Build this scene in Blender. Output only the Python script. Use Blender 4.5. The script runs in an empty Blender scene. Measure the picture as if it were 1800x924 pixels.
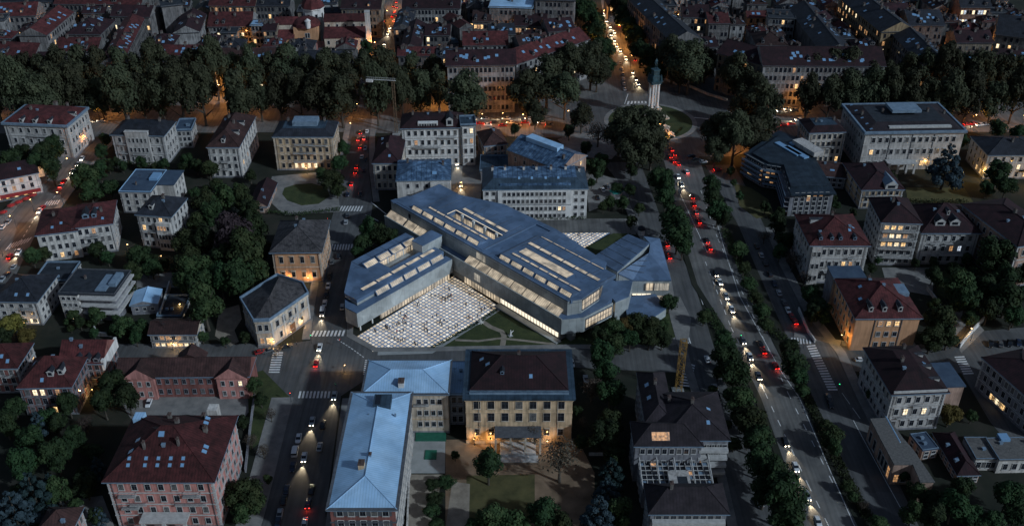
import bpy, bmesh, math, random
from mathutils import Vector, Matrix
# ---------------------------------------------------------------- camera, sky, sun, exposure
sc = bpy.context.scene
C = sc.collection
R = math.radians
F = 1733.0; CX = 900.0; CY = 462.0; TH = R(32.3); HC = 220.0
cam = bpy.data.objects.new('camera', bpy.data.cameras.new('camera')); C.objects.link(cam)
cam.data.sensor_width = 36.0; cam.data.lens = F / 1800 * 36
cam.data.clip_start = 1.0; cam.data.clip_end = 5000
cam.location = (0, 0, HC); cam.rotation_euler = (math.pi / 2 - TH, 0, 0)
sc.camera = cam
SUN_EL = R(31); SUN_DIR = Vector((math.cos(SUN_EL) * .85, -math.cos(SUN_EL) * .527, math.sin(SUN_EL))).normalized()
w = bpy.data.worlds.new('World'); sc.world = w; w.use_nodes = True
wn = w.node_tree.nodes; wl = w.node_tree.links
sky = wn.new('ShaderNodeTexSky'); sky.sky_type = 'NISHITA'; sky.sun_disc = False
sky.sun_elevation = SUN_EL; sky.sun_rotation = math.atan2(SUN_DIR.x, SUN_DIR.y)
wl.new(sky.outputs[0], wn['Background'].inputs[0]); wn['Background'].inputs[1].default_value = 0.043
sl = bpy.data.lights.new('sun', 'SUN'); sl.energy = 2.0; sl.angle = R(2.0); sl.color = (0.70, 0.86, 1.0)
so = bpy.data.objects.new('sun', sl); C.objects.link(so)
so.rotation_euler = SUN_DIR.to_track_quat('Z', 'Y').to_euler()
sc.view_settings.view_transform = 'Standard'; sc.view_settings.look = 'None'
sc.view_settings.exposure = 0.30; sc.view_settings.gamma = 1.0; sc.view_settings.use_curve_mapping = False
sc.cycles.max_bounces = 4; sc.cycles.diffuse_bounces = 2; sc.cycles.glossy_bounces = 2; sc.cycles.transparent_max_bounces = 4
sc.cycles.caustics_reflective = False; sc.cycles.caustics_refractive = False
rnd = random.Random(7)
# ---------------------------------------------------------------- projection helpers (photo pixels 1800x924 -> world)
cth, sth = math.cos(TH), math.sin(TH)
def un(px, py, z=0.0):
    a = (px - CX) / F; b = -(py - CY) / F
    t = (z - HC) / (-sth + b * cth)
    return Vector((a * t, (cth + b * sth) * t, z))
def pr(v):
    z = v[2] - HC; dep = v[1] * cth - z * sth; up = v[1] * sth + z * cth
    return CX + F * v[0] / dep, CY - F * up / dep
def depth(v): return v[1] * cth - (v[2] - HC) * sth
def height_from(px, py, yb):
    lo, hi = 0.0, 120.0
    for _ in range(50):
        m = (lo + hi) / 2; p = un(px, py, m); p.z = 0
        if pr(p)[1] < yb: lo = m
        else: hi = m
    return m
# ---------------------------------------------------------------- object helpers
def tag(o, label=None, cat=None, group=None, kind=None):
    if label: o['label'] = label
    if cat: o['category'] = cat
    if group: o['group'] = group
    if kind: o['kind'] = kind
    return o
def empty(name, loc, rz=0.0, label=None, cat=None, group=None):
    o = bpy.data.objects.new(name, None); C.objects.link(o)
    o.location = loc; o.rotation_euler = (0, 0, rz); o.empty_display_size = 1
    return tag(o, label, cat, group)
def link(name, me, parent=None, loc=(0, 0, 0), rot=(0, 0, 0), mat=None):
    o = bpy.data.objects.new(name, me); C.objects.link(o)
    o.parent = parent; o.location = loc; o.rotation_euler = rot
    if mat is not None:
        o.material_slots[0].link = 'OBJECT'; o.material_slots[0].material = mat
    return o
class MB:
    """collects faces with material slots; build() makes one mesh object"""
    def __init__(s): s.v = []; s.f = []; s.m = []; s.k = 0
    def poly(s, pts, m=None):
        i = len(s.v); s.v += [tuple(p) for p in pts]; s.f.append(tuple(range(i, i + len(pts)))); s.m.append(s.k if m is None else m)
    def box(s, x0, y0, z0, x1, y1, z1, M=None, m=None):
        p = [Vector((x, y, z)) for z in (z0, z1) for (x, y) in ((x0, y0), (x1, y0), (x1, y1), (x0, y1))]
        if M is not None: p = [M @ q for q in p]
        i = len(s.v); s.v += [tuple(q) for q in p]
        for f in ((3, 2, 1, 0), (4, 5, 6, 7), (0, 1, 5, 4), (1, 2, 6, 5), (2, 3, 7, 6), (3, 0, 4, 7)):
            s.f.append(tuple(i + a for a in f)); s.m.append(s.k if m is None else m)
    def prism(s, pts, z0, z1, m=None, mtop=None, top=True, bottom=True):
        n = len(pts); i = len(s.v)
        ar = sum(pts[a][0] * pts[(a + 1) % n][1] - pts[(a + 1) % n][0] * pts[a][1] for a in range(n))
        if ar < 0: pts = pts[::-1]
        s.v += [(p[0], p[1], z0) for p in pts] + [(p[0], p[1], z1) for p in pts]
        mm = s.k if m is None else m
        for a in range(n):
            b = (a + 1) % n; s.f.append((i + a, i + b, i + n + b, i + n + a)); s.m.append(mm)
        if top: s.f.append(tuple(i + n + a for a in range(n))); s.m.append(mm if mtop is None else mtop)
        if bottom: s.f.append(tuple(i + a for a in reversed(range(n)))); s.m.append(mm)
    def tube(s, a, b, r0, r1, n=6, m=None):
        a = Vector(a); b = Vector(b); d = (b - a).normalized()
        x = d.orthogonal().normalized(); y = d.cross(x); i = len(s.v)
        for (c, r) in ((a, r0), (b, r1)):
            for k in range(n):
                t = 2 * math.pi * k / n; s.v.append(tuple(c + (x * math.cos(t) + y * math.sin(t)) * r))
        mm = s.k if m is None else m
        for k in range(n):
            l = (k + 1) % n; s.f.append((i + k, i + l, i + n + l, i + n + k)); s.m.append(mm)
        s.f.append(tuple(i + n + k for k in range(n))); s.m.append(mm)
        s.f.append(tuple(i + k for k in reversed(range(n)))); s.m.append(mm)
    def lathe(s, prof, n=16, m=None, cx=0, cy=0):
        i = len(s.v); mm = s.k if m is None else m
        for (r, z) in prof:
            for k in range(n):
                t = 2 * math.pi * k / n; s.v.append((cx + r * math.cos(t), cy + r * math.sin(t), z))
        for j in range(len(prof) - 1):
            for k in range(n):
                l = (k + 1) % n; s.f.append((i + j * n + k, i + j * n + l, i + (j + 1) * n + l, i + (j + 1) * n + k)); s.m.append(mm)
        s.f.append(tuple(i + (len(prof) - 1) * n + k for k in range(n))); s.m.append(mm)
    def mesh(s, name, mats):
        me = bpy.data.meshes.new(name); me.from_pydata(s.v, [], s.f)
        for m in (mats if isinstance(mats, (list, tuple)) else [mats]): me.materials.append(m)
        me.polygons.foreach_set('material_index', s.m); me.update()
        return me
    def build(s, name, mats, parent=None, loc=(0, 0, 0), rot=(0, 0, 0)):
        return link(name, s.mesh(name, mats), parent, loc, rot)
# ---------------------------------------------------------------- materials
def new_mat(name):
    m = bpy.data.materials.new(name); m.use_nodes = True
    nt = m.node_tree; b = nt.nodes['Principled BSDF']; return m, nt, b
def nmat(name, c1, c2, scale=0.3, rough=0.85, detail=6, metal=0.0, spec=0.3, stripe=None, sdark=0.7, c3=None, bump=0.0, rand=0.0, patch=.16, streak=0.0):
    """noise-mixed base colour; stripe=(period, width) draws standing seams / tile rows down the slope in object space"""
    m, nt, b = new_mat(name); N = nt.nodes; L = nt.links
    tc = N.new('ShaderNodeTexCoord')
    no = N.new('ShaderNodeTexNoise'); no.inputs['Scale'].default_value = scale; no.inputs['Detail'].default_value = detail; no.inputs['Roughness'].default_value = 0.65
    L.new(tc.outputs['Object'], no.inputs['Vector'])
    cr = N.new('ShaderNodeValToRGB'); L.new(no.outputs['Fac'], cr.inputs['Fac'])
    cr.color_ramp.elements[0].position = 0.33; cr.color_ramp.elements[1].position = 0.68
    cr.color_ramp.elements[0].color = (*c1, 1); cr.color_ramp.elements[1].color = (*c2, 1)
    if c3:
        e = cr.color_ramp.elements.new(0.5); e.color = (*c3, 1)
    col = cr.outputs['Color']
    if stripe:
        sx = N.new('ShaderNodeSeparateXYZ'); L.new(tc.outputs['Object'], sx.inputs[0])
        sn = N.new('ShaderNodeSeparateXYZ'); L.new(tc.outputs['Normal'], sn.inputs[0])
        ax = N.new('ShaderNodeMath'); ax.operation = 'ABSOLUTE'; L.new(sn.outputs['X'], ax.inputs[0])
        ay = N.new('ShaderNodeMath'); ay.operation = 'ABSOLUTE'; L.new(sn.outputs['Y'], ay.inputs[0])
        gt = N.new('ShaderNodeMath'); gt.operation = 'GREATER_THAN'; L.new(ax.outputs[0], gt.inputs[0]); L.new(ay.outputs[0], gt.inputs[1])
        mi = N.new('ShaderNodeMix'); L.new(gt.outputs[0], mi.inputs['Factor']); L.new(sx.outputs['X'], mi.inputs['A']); L.new(sx.outputs['Y'], mi.inputs['B'])
        md = N.new('ShaderNodeMath'); md.operation = 'PINGPONG'; md.inputs[1].default_value = stripe[0] / 2; L.new(mi.outputs['Result'], md.inputs[0])
        lt = N.new('ShaderNodeMath'); lt.operation = 'LESS_THAN'; lt.inputs[1].default_value = stripe[1] / 2; L.new(md.outputs[0], lt.inputs[0])
        mx = N.new('ShaderNodeMix'); mx.data_type = 'RGBA'; mx.blend_type = 'MULTIPLY'
        L.new(lt.outputs[0], mx.inputs['Factor']); L.new(col, mx.inputs[6]); mx.inputs[7].default_value = (sdark, sdark, sdark, 1)
        col = mx.outputs[2]
        vo = N.new('ShaderNodeTexVoronoi'); vo.inputs['Scale'].default_value = .38; L.new(tc.outputs['Object'], vo.inputs['Vector'])
        vs = N.new('ShaderNodeSeparateXYZ'); L.new(vo.outputs['Color'], vs.inputs[0]); vr = N.new('ShaderNodeMapRange'); vr.inputs['To Min'].default_value = 1-patch; vr.inputs['To Max'].default_value = 1+patch; L.new(vs.outputs['X'], vr.inputs['Value'])
        big = N.new('ShaderNodeTexNoise'); big.inputs['Scale'].default_value = .09; big.inputs['Detail'].default_value = 6; L.new(tc.outputs['Object'], big.inputs['Vector']); b2 = N.new('ShaderNodeMapRange'); b2.inputs['From Min'].default_value = .3; b2.inputs['From Max'].default_value = .7; b2.inputs['To Min'].default_value = .7; b2.inputs['To Max'].default_value = 1.2; L.new(big.outputs['Fac'], b2.inputs['Value'])
        pm_ = N.new('ShaderNodeMath'); pm_.operation = 'MULTIPLY'; L.new(vr.outputs[0], pm_.inputs[0]); L.new(b2.outputs[0], pm_.inputs[1]); hv_ = N.new('ShaderNodeHueSaturation'); L.new(pm_.outputs[0], hv_.inputs['Value']); L.new(col, hv_.inputs['Color']); col = hv_.outputs[0]
    if streak:
        mp = N.new('ShaderNodeMapping'); mp.inputs['Scale'].default_value = (.9, .035, 1); L.new(tc.outputs['Object'], mp.inputs['Vector']); st = N.new('ShaderNodeTexNoise'); st.inputs['Scale'].default_value = 1.0; st.inputs['Detail'].default_value = 4; L.new(mp.outputs[0], st.inputs['Vector'])
        s2 = N.new('ShaderNodeMapRange'); s2.inputs['From Min'].default_value = .3; s2.inputs['From Max'].default_value = .7; s2.inputs['To Min'].default_value = 1-streak; s2.inputs['To Max'].default_value = 1+streak*.6; L.new(st.outputs['Fac'], s2.inputs['Value'])
        vo = N.new('ShaderNodeTexVoronoi'); vo.inputs['Scale'].default_value = .11; L.new(tc.outputs['Object'], vo.inputs['Vector']); vs = N.new('ShaderNodeSeparateXYZ'); L.new(vo.outputs['Color'], vs.inputs[0]); vr = N.new('ShaderNodeMapRange'); vr.inputs['To Min'].default_value = .86; vr.inputs['To Max'].default_value = 1.1; L.new(vs.outputs['X'], vr.inputs['Value'])
        pm_ = N.new('ShaderNodeMath'); pm_.operation = 'MULTIPLY'; L.new(vr.outputs[0], pm_.inputs[0]); L.new(s2.outputs[0], pm_.inputs[1]); hv_ = N.new('ShaderNodeHueSaturation'); L.new(pm_.outputs[0], hv_.inputs['Value']); L.new(col, hv_.inputs['Color']); col = hv_.outputs[0]
    if rand:
        oi = N.new('ShaderNodeObjectInfo'); hs = N.new('ShaderNodeHueSaturation')
        mr = N.new('ShaderNodeMapRange'); mr.inputs['To Min'].default_value = 1 - rand; mr.inputs['To Max'].default_value = 1 + rand
        L.new(oi.outputs['Random'], mr.inputs['Value']); L.new(mr.outputs[0], hs.inputs['Value']); L.new(col, hs.inputs['Color']); col = hs.outputs[0]
    L.new(col, b.inputs['Base Color'])
    b.inputs['Roughness'].default_value = rough; b.inputs['Metallic'].default_value = metal; b.inputs['Specular IOR Level'].default_value = spec
    if bump:
        bp = N.new('ShaderNodeBump'); bp.inputs['Strength'].default_value = bump; bp.inputs['Distance'].default_value = 0.3
        n2 = N.new('ShaderNodeTexNoise'); n2.inputs['Scale'].default_value = scale * 6; L.new(tc.outputs['Object'], n2.inputs['Vector'])
        L.new(n2.outputs['Fac'], bp.inputs['Height']); L.new(bp.outputs[0], b.inputs['Normal'])
    return m
def pmat(name, c, rough=0.5, metal=0.0, spec=0.5):
    m, nt, b = new_mat(name); b.inputs['Base Color'].default_value = (*c, 1); b.inputs['Roughness'].default_value = rough
    b.inputs['Metallic'].default_value = metal; b.inputs['Specular IOR Level'].default_value = spec; return m
def emat(name, c, s, base=(0.1, 0.1, 0.1), var=0.0, scale=1.0):
    m, nt, b = new_mat(name); b.inputs['Base Color'].default_value = (*base, 1)
    b.inputs['Emission Color'].default_value = (*c, 1); b.inputs['Emission Strength'].default_value = s
    if var:
        N = nt.nodes; L = nt.links; tc = N.new('ShaderNodeTexCoord'); no = N.new('ShaderNodeTexNoise'); no.inputs['Scale'].default_value = scale
        oi = N.new('ShaderNodeObjectInfo'); ad = N.new('ShaderNodeVectorMath'); ad.operation = 'ADD'
        L.new(tc.outputs['Object'], ad.inputs[0]); L.new(oi.outputs['Random'], ad.inputs[1]); L.new(ad.outputs[0], no.inputs['Vector'])
        mr = N.new('ShaderNodeMapRange'); mr.inputs['From Min'].default_value = 0.35; mr.inputs['From Max'].default_value = 0.65
        mr.inputs['To Min'].default_value = s * (1 - var); mr.inputs['To Max'].default_value = s * (1 + var)
        L.new(no.outputs['Fac'], mr.inputs['Value']); L.new(mr.outputs[0], b.inputs['Emission Strength'])
    return m
def wallmat(name, c, dark=0.55, scale=0.22):
    """plaster with blotches and vertical weather streaks"""
    m, nt, b = new_mat(name); N = nt.nodes; L = nt.links
    tc = N.new('ShaderNodeTexCoord'); mp = N.new('ShaderNodeMapping'); mp.inputs['Scale'].default_value = (1.6, 1.6, 0.16)
    L.new(tc.outputs['Object'], mp.inputs['Vector'])
    n1 = N.new('ShaderNodeTexNoise'); n1.inputs['Scale'].default_value = scale; n1.inputs['Detail'].default_value = 7; L.new(tc.outputs['Object'], n1.inputs['Vector'])
    n2 = N.new('ShaderNodeTexNoise'); n2.inputs['Scale'].default_value = 0.8; n2.inputs['Detail'].default_value = 5; L.new(mp.outputs[0], n2.inputs['Vector'])
    ad = N.new('ShaderNodeMath'); ad.operation = 'ADD'; L.new(n1.outputs['Fac'], ad.inputs[0]); L.new(n2.outputs['Fac'], ad.inputs[1])
    cr = N.new('ShaderNodeValToRGB'); cr.color_ramp.elements[0].position = 0.72; cr.color_ramp.elements[1].position = 1.2
    mh = N.new('ShaderNodeMath'); mh.operation = 'MULTIPLY'; mh.inputs[1].default_value = 0.8; L.new(ad.outputs[0], mh.inputs[0])
    cr.color_ramp.elements[0].position = 0.62; cr.color_ramp.elements[1].position = 0.95
    cr.color_ramp.elements[0].color = (*[x * dark for x in c], 1); cr.color_ramp.elements[1].color = (*[min(x * 1.15, .85) for x in c], 1)
    L.new(mh.outputs[0], cr.inputs['Fac']); L.new(cr.outputs['Color'], b.inputs['Base Color'])
    b.inputs['Roughness'].default_value = 0.9; b.inputs['Specular IOR Level'].default_value = 0.2
    return m
M = {}
M['red'] = nmat('terracotta_tiles', (.034, .009, .010), (.102, .026, .027), .5, .9, stripe=(.9, .25), sdark=.7, bump=.3, rand=.25)
M['brown'] = nmat('brown_tiles', (.024, .012, .012), (.058, .028, .026), .5, .9, stripe=(.9, .25), sdark=.7, bump=.3, rand=.25)
M['maroon'] = nmat('dark_maroon_tiles', (.012, .006, .009), (.034, .012, .016), .5, .9, stripe=(.9, .25), sdark=.7, rand=.25)
M['slate'] = nmat('grey_slate', (.013, .013, .017), (.080, .073, .078), .7, .8, detail=10, stripe=(.7, .18), sdark=.7, c3=(.06, .056, .06), bump=.4)
M['dslate'] = nmat('dark_slate', (.009, .011, .016), (.026, .030, .042), .5, .7, stripe=(1.0, .2), sdark=.65, rand=.2)
M['bmetal'] = nmat('blue_grey_metal', (.27, .45, .66), (.36, .55, .76), .15, .55, spec=.4, stripe=(.8, .12), sdark=.75, patch=.06)
M['bpatch'] = nmat('patched_blue_metal', (.02, .045, .09), (.16, .27, .42), .45, .5, detail=10, stripe=(2.2, .3), sdark=.5, c3=(.06, .11, .19))
M['bdark'] = nmat('dark_blue_metal', (.020, .036, .055), (.045, .075, .11), .3, .5, stripe=(1.4, .15), sdark=.6)
M['flat'] = nmat('roof_felt', (.010, .014, .020), (.028, .035, .046), .4, .9)
M['flatblue'] = nmat('blue_roof_felt', (.030, .050, .085), (.052, .082, .125), .3, .8)
M['gravelroof'] = nmat('gravel_roof', (.07, .068, .068), (.13, .125, .12), 1.5, .95)
M['stone'] = wallmat('grey_stone', (.40, .38, .365))
M['pale'] = wallmat('pale_plaster', (.48, .455, .43))
M['white'] = wallmat('white_plaster', (.58, .565, .55), .7)
M['ochre'] = wallmat('ochre_plaster', (.50, .36, .23))
M['tan'] = wallmat('tan_stone', (.54, .39, .25))
M['cream'] = wallmat('cream_plaster', (.50, .42, .34))
M['orange'] = wallmat('orange_plaster', (.46, .25, .14), .8)
M['pink'] = wallmat('pink_brick', (.46, .21, .185))
M['brick'] = wallmat('red_brick', (.21, .088, .078))
M['grey'] = wallmat('dark_grey_plaster', (.20, .20, .22))
M['rose'] = wallmat('rose_brown_plaster', (.36, .24, .19))
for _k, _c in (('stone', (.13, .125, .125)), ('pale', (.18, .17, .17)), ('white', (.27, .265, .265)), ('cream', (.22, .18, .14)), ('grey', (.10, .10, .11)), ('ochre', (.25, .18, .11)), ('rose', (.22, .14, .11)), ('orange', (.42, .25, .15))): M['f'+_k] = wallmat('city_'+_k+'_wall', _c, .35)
M['trim'] = nmat('stone_trim', (.30, .295, .29), (.47, .46, .45), .8, .85)
M['dtrim'] = nmat('dark_trim', (.05, .055, .065), (.10, .105, .12), .8, .8)
M['bluetrim'] = nmat('blue_grey_gutter', (.10, .15, .21), (.18, .25, .33), .6, .6)
M['glass'] = pmat('dark_window_glass', (.012, .015, .022), .12, 0, .6)
M['skyl'] = pmat('skylight_glass', (.16, .30, .48), .25, 0, .7)
M['curtain'] = nmat('curtained_window', (.05, .05, .055), (.20, .19, .18), .8, .25, spec=.5)
M['lit1'] = emat('warm_lit_window', (1.0, .62, .26), 0.95, var=.6, scale=1.2)
M['lit2'] = emat('bright_lit_window', (1.0, .80, .50), 1.2, var=.5, scale=1.2)
M['lit3'] = emat('dim_lit_window', (1.0, .52, .22), .35, var=.6, scale=1.2)
M['lit4'] = emat('cool_lit_window', (.75, .85, 1.0), .55, var=.6, scale=1.2)
M['metal'] = pmat('painted_metal', (.10, .11, .12), .5, .3)
M['pole'] = pmat('lamp_pole_metal', (.05, .055, .06), .5, .5)
M['lampw'] = emat('warm_lamp', (1.0, .60, .22), 14.0)
M['lampc'] = emat('white_lamp', (1.0, .93, .80), 14.0)
M['asphalt'] = nmat('asphalt', (.066, .068, .072), (.108, .108, .108), .08, .85, detail=9, c3=(.085, .086, .088), streak=.3)
M['asphalt2'] = nmat('worn_asphalt', (.085, .085, .086), (.150, .146, .140), .09, .88, detail=9, streak=.3)
M['pave'] = nmat('pavement_slabs', (.12, .12, .12), (.23, .22, .21), .25, .9, detail=9)
M['kerb'] = pmat('kerb_stone', (.22, .22, .23), .85)
M['paint'] = nmat('road_paint', (.42, .42, .42), (.72, .72, .72), .9, .7)
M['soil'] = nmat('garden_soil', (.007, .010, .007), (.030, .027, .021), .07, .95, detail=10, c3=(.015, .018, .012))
M['grass'] = nmat('lawn_grass', (.020, .032, .012), (.050, .062, .022), .25, .95, detail=10, bump=.5)
M['drygrass'] = nmat('dry_grass', (.045, .045, .018), (.095, .085, .035), .2, .95, detail=10)
M['earth'] = nmat('bare_earth', (.11, .075, .048), (.24, .165, .11), .15, .95, detail=10)
M['sand'] = nmat('sandy_path', (.16, .135, .11), (.30, .26, .21), .3, .95, detail=10)
M['concrete'] = nmat('court_concrete', (.20, .21, .21), (.30, .31, .31), .2, .9, detail=9)
M['vdark'] = nmat('near_black_tiles', (.012, .009, .013), (.030, .023, .029), .5, .85, stripe=(.9, .2), sdark=.7)
M['vblue'] = nmat('dark_blue_sheet_roof', (.010, .017, .026), (.024, .038, .054), .3, .5, stripe=(1.6, .15), sdark=.6)
M['chim'] = nmat('chimney_render', (.06, .055, .055), (.16, .145, .135), .8, .9)
M['pot'] = pmat('chimney_pot', (.07, .045, .04), .9)
M['green'] = nmat('green_sheet', (.010, .075, .050), (.018, .12, .08), .5, .6)
M['teal'] = nmat('teal_awning', (.01, .16, .14), (.02, .24, .20), .5, .6)
M['bark'] = nmat('tree_bark', (.035, .028, .022), (.08, .068, .055), 1.2, .95)
# ================================================================ the ground, roads, paths, lawns (setting)
def sheet(name, px, z, mat, label=None, cat=None, thick=0.0, kind='structure'):
    b = MB(); pts = [un(x, y, z) for (x, y) in px]
    ar = sum(pts[a][0] * pts[(a + 1) % len(pts)][1] - pts[(a + 1) % len(pts)][0] * pts[a][1] for a in range(len(pts)))
    if ar < 0: pts = pts[::-1]
    if thick: b.prism(pts, z - thick, z)
    else: b.poly(pts)
    o = b.build(name, mat); return tag(o, label, cat, kind=kind)
def rows(r): return [(x0, y) for (x0, x1, y) in r] + [(x1, y) for (x0, x1, y) in reversed(r)]
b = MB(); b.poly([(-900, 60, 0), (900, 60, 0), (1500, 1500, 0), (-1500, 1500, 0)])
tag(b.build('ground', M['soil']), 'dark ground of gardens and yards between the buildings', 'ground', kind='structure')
LST = [(450, 578, 960), (466, 572, 900), (518, 600, 690), (545, 607, 600), (556, 612, 520), (571, 625, 440), (580, 650, 395), (590, 655, 360), (600, 648, 300), (613, 648, 240), (622, 655, 195), (645, 695, 100), (660, 705, 60), (672, 712, 20), (682, 722, -40)]
sheet('street', rows(LST), .020, M['asphalt'], 'asphalt street running past the white villa to the boulevard', 'road')
sheet('cross_street', [(150, 604), (450, 604), (490, 607), (545, 598), (607, 590), (655, 617), (760, 616), (1000, 612), (1150, 612), (1185, 597), (1216, 597), (1262, 650), (1210, 655), (1100, 650), (1010, 645), (820, 640), (655, 640), (645, 665), (600, 695), (518, 700), (470, 690), (440, 645), (400, 628), (150, 628)], .014, M['asphalt'], 'cross street in front of the lit museum plaza', 'road')
sheet('side_street', [(586, 398), (690, 398), (700, 378), (900, 384), (1118, 384), (1118, 412), (900, 410), (700, 408), (600, 410)], .010, M['asphalt2'], 'paved lane behind the museum', 'road')
AVE = [(1424, 1525, 960), (1385, 1462, 830), (1338, 1410, 700), (1290, 1358, 600), (1226, 1314, 500), (1195, 1270, 400), (1178, 1243, 320), (1165, 1228, 275)]
sheet('avenue', rows(AVE), .026, M['asphalt2'], 'broad avenue with traffic leading down from the roundabout', 'road')
sheet('avenue_beyond', rows([(1085, 1185, 168), (1078, 1152, 120), (1068, 1125, 70), (1056, 1098, 0), (1047, 1084, -40)]), .026, M['asphalt2'], 'far avenue leading away beyond the roundabout', 'road')
SRL = [(1305, 1385, 960), (1275, 1345, 830), (1240, 1292, 720), (1215, 1264, 640), (1192, 1240, 560), (1178, 1214, 480), (1125, 1168, 400), (1095, 1142, 330), (1060, 1125, 285)]
sheet('service_road', rows(SRL), .018, M['asphalt'], 'narrow service road left of the avenue trees', 'road')
SRR = [(1560, 1632, 960), (1482, 1562, 810), (1450, 1527, 740), (1425, 1502, 690), (1396, 1470, 620), (1362, 1412, 545), (1325, 1368, 460), (1300, 1345, 400), (1262, 1312, 330), (1240, 1290, 290)]
sheet('service_road_parked', rows(SRR), .016, M['asphalt'], 'service road with a line of parked cars right of the avenue', 'road')
sheet('right_street', [(1385, 590), (1475, 604), (1540, 614), (1612, 606), (1685, 585), (1800, 575), (1840, 575), (1840, 655), (1745, 655), (1775, 720), (1840, 790), (1840, 860), (1740, 740), (1690, 655), (1600, 655), (1440, 650)], .012, M['asphalt'], 'street and car park right of the orange palazzo', 'road')
sheet('diagonal_street', [(165, 205), (125, 265), (85, 318), (38, 355), (0, 395), (-60, 450), (-60, 560), (20, 500), (62, 412), (98, 365), (132, 320), (182, 262), (232, 210)], .022, M['asphalt2'], 'curving street with restaurant terraces at upper left', 'road')
sheet('boulevard', [(-250, 236), (600, 232), (1100, 245), (1180, 275), (1290, 275), (1420, 232), (2050, 232), (2050, 118), (-250, 118)], .006, M['asphalt2'], 'wide boulevard under the long belt of trees', 'road')
sheet('court_drive', [(205, 695), (438, 692), (440, 720), (420, 745), (330, 728), (230, 735)], .010, M['pave'], 'paved drive behind the long brick house', 'drive')
# roundabout island and ring
RC = un(1143, 214)
def disc(r, n=48, sx=1.0): return [(RC.x + r * sx * math.cos(2 * math.pi * k / n), RC.y + r * math.sin(2 * math.pi * k / n)) for k in range(n)]
b = MB(); b.poly([(x, y, .032) for x, y in disc(47)]); tag(b.build('roundabout', M['asphalt']), 'round road circling the column monument', 'road', kind='structure')
b = MB(); b.prism(disc(25), 0, .18); tag(b.build('island_kerb', M['pave']), 'pale kerb ring round the monument lawn', 'kerb', kind='structure')
b = MB(); b.prism(disc(22.5), 0, .24); tag(b.build('island_lawn', M['grass']), 'lawn round the foot of the column monument', 'lawn', kind='structure')
# pavements with kerbs, real steps
_sz = 0.0
def strip(name, pl, wid, z=.13, mat='pave', label='pavement'):
    """kerbed strip along a pixel polyline; wid in metres to the left of travel"""
    global _sz; _sz = _sz+.004; z += _sz
    P = [un(x, y, 0) for x, y in pl]; L_ = []; R_ = []
    for i, p in enumerate(P):
        d = (P[min(i + 1, len(P) - 1)] - P[max(i - 1, 0)]).normalized(); n = Vector((-d.y, d.x, 0))
        L_.append(p + n * wid); R_.append(p)
    b = MB()
    for i in range(len(P) - 1):
        b.prism([R_[i], R_[i + 1], L_[i + 1], L_[i]], 0, z)
    o = b.build(name, M[mat]); return tag(o, label, 'pavement', kind='structure')
strip('pavement', [(448, 960), (466, 900), (516, 698)], 7.5, label='pavement left of the lower street')
strip('pavement', [(545, 596), (556, 520), (571, 440), (580, 398)], 3, label='pavement in front of the white villa')
strip('pavement', [(590, 360), (600, 300), (613, 240), (620, 205)], 3, label='pavement left of the upper street')
strip('pavement', [(655, 205), (649, 240), (649, 300), (656, 355)], 3, label='pavement right of the upper street')
strip('pavement', [(602, 700), (575, 900), (568, 960)], 3.5, label='pavement beside the blue roofed block')
strip('pavement', [(1165, 613), (1000, 613), (760, 617), (657, 618), (609, 591), (610, 560)], -2.6, label='pavement along the museum lawn')
for r_, side, wd, nm in ((AVE, 0, 2.2, 'left verge of the avenue'), (AVE, 1, -2.2, 'right verge of the avenue')):
    strip('verge', [(q[side], q[2]) for q in r_[:7]], wd, label=nm, mat='soil')
strip('pavement', [(q[1], q[2]) for q in SRR[1:8]], -3.5, label='pavement right of the parked cars')
strip('pavement', [(q[0], q[2]) for q in SRL[:8]], 3, label='pavement left of the service road')
strip('pavement', [(1395, 592), (1475, 606), (1540, 616), (1612, 608)], 3, label='pavement in front of the orange palazzo')
strip('pavement', [(232, 210), (182, 262), (132, 320), (98, 365), (62, 412)], 2.5, label='pavement right of the diagonal street')
strip('pavement', [(0, 395), (38, 355), (85, 318), (125, 265), (165, 205)], 4.5, label='pavement in front of the restaurants')
# lawns and yards
GL = 'lawn'
def lawn(name, px, z, mat, label): sheet(name, px, z, M[mat], label, 'lawn' if 'grass' in mat else 'yard', thick=.03)
lawn('lawn', [(500, 330), (520, 324), (548, 322), (575, 330), (580, 345), (560, 358), (530, 361), (505, 352), (496, 341)], .10, 'grass', 'oval lawn by the upper street')
lawn('garden_path', [(478, 310), (590, 300), (598, 372), (500, 378), (470, 350)], .05, 'pave', 'pale path round the oval lawn')
lawn('lawn', [(757, 614), (876, 537), (985, 602), (1005, 611)], .09, 'grass', 'triangular lawn between the plaza and the museum bar')
lawn('lawn', [(1000, 611), (985, 602), (1015, 570), (1180, 520), (1190, 590), (1150, 611)], .085, 'grass', 'lawn under the trees right of the museum')
lawn('lawn', [(1008, 446), (1078, 410), (1110, 410), (1045, 452)], .07, 'grass', 'small lawn behind the museum')
lawn('lawn', [(1640, 478), (1700, 470), (1735, 500), (1700, 535), (1650, 520)], .06, 'grass', 'garden lawn behind the orange palazzo')
lawn('lawn', [(1592, 330), (1695, 330), (1712, 357), (1596, 356)], .06, 'drygrass', 'dry lawn below the large stone palazzo')
lawn('lawn', [(1290, 322), (1320, 330), (1350, 350), (1362, 378), (1330, 384), (1300, 362)], .06, 'drygrass', 'lawn beside the curved dark building')
lawn('lawn', [(820, 835), (940, 833), (940, 905), (905, 935), (820, 930)], .05, 'drygrass', 'dry lawn in the garden of the tan palazzo')
lawn('yard', [(783, 772), (1015, 770), (1045, 830), (1045, 935), (783, 935)], .03, 'earth', 'bare earth garden below the tan palazzo')
lawn('yard', [(716, 760), (783, 760), (782, 831), (714, 831)], .06, 'concrete', 'pale concrete court beside the blue roofed block')
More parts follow.
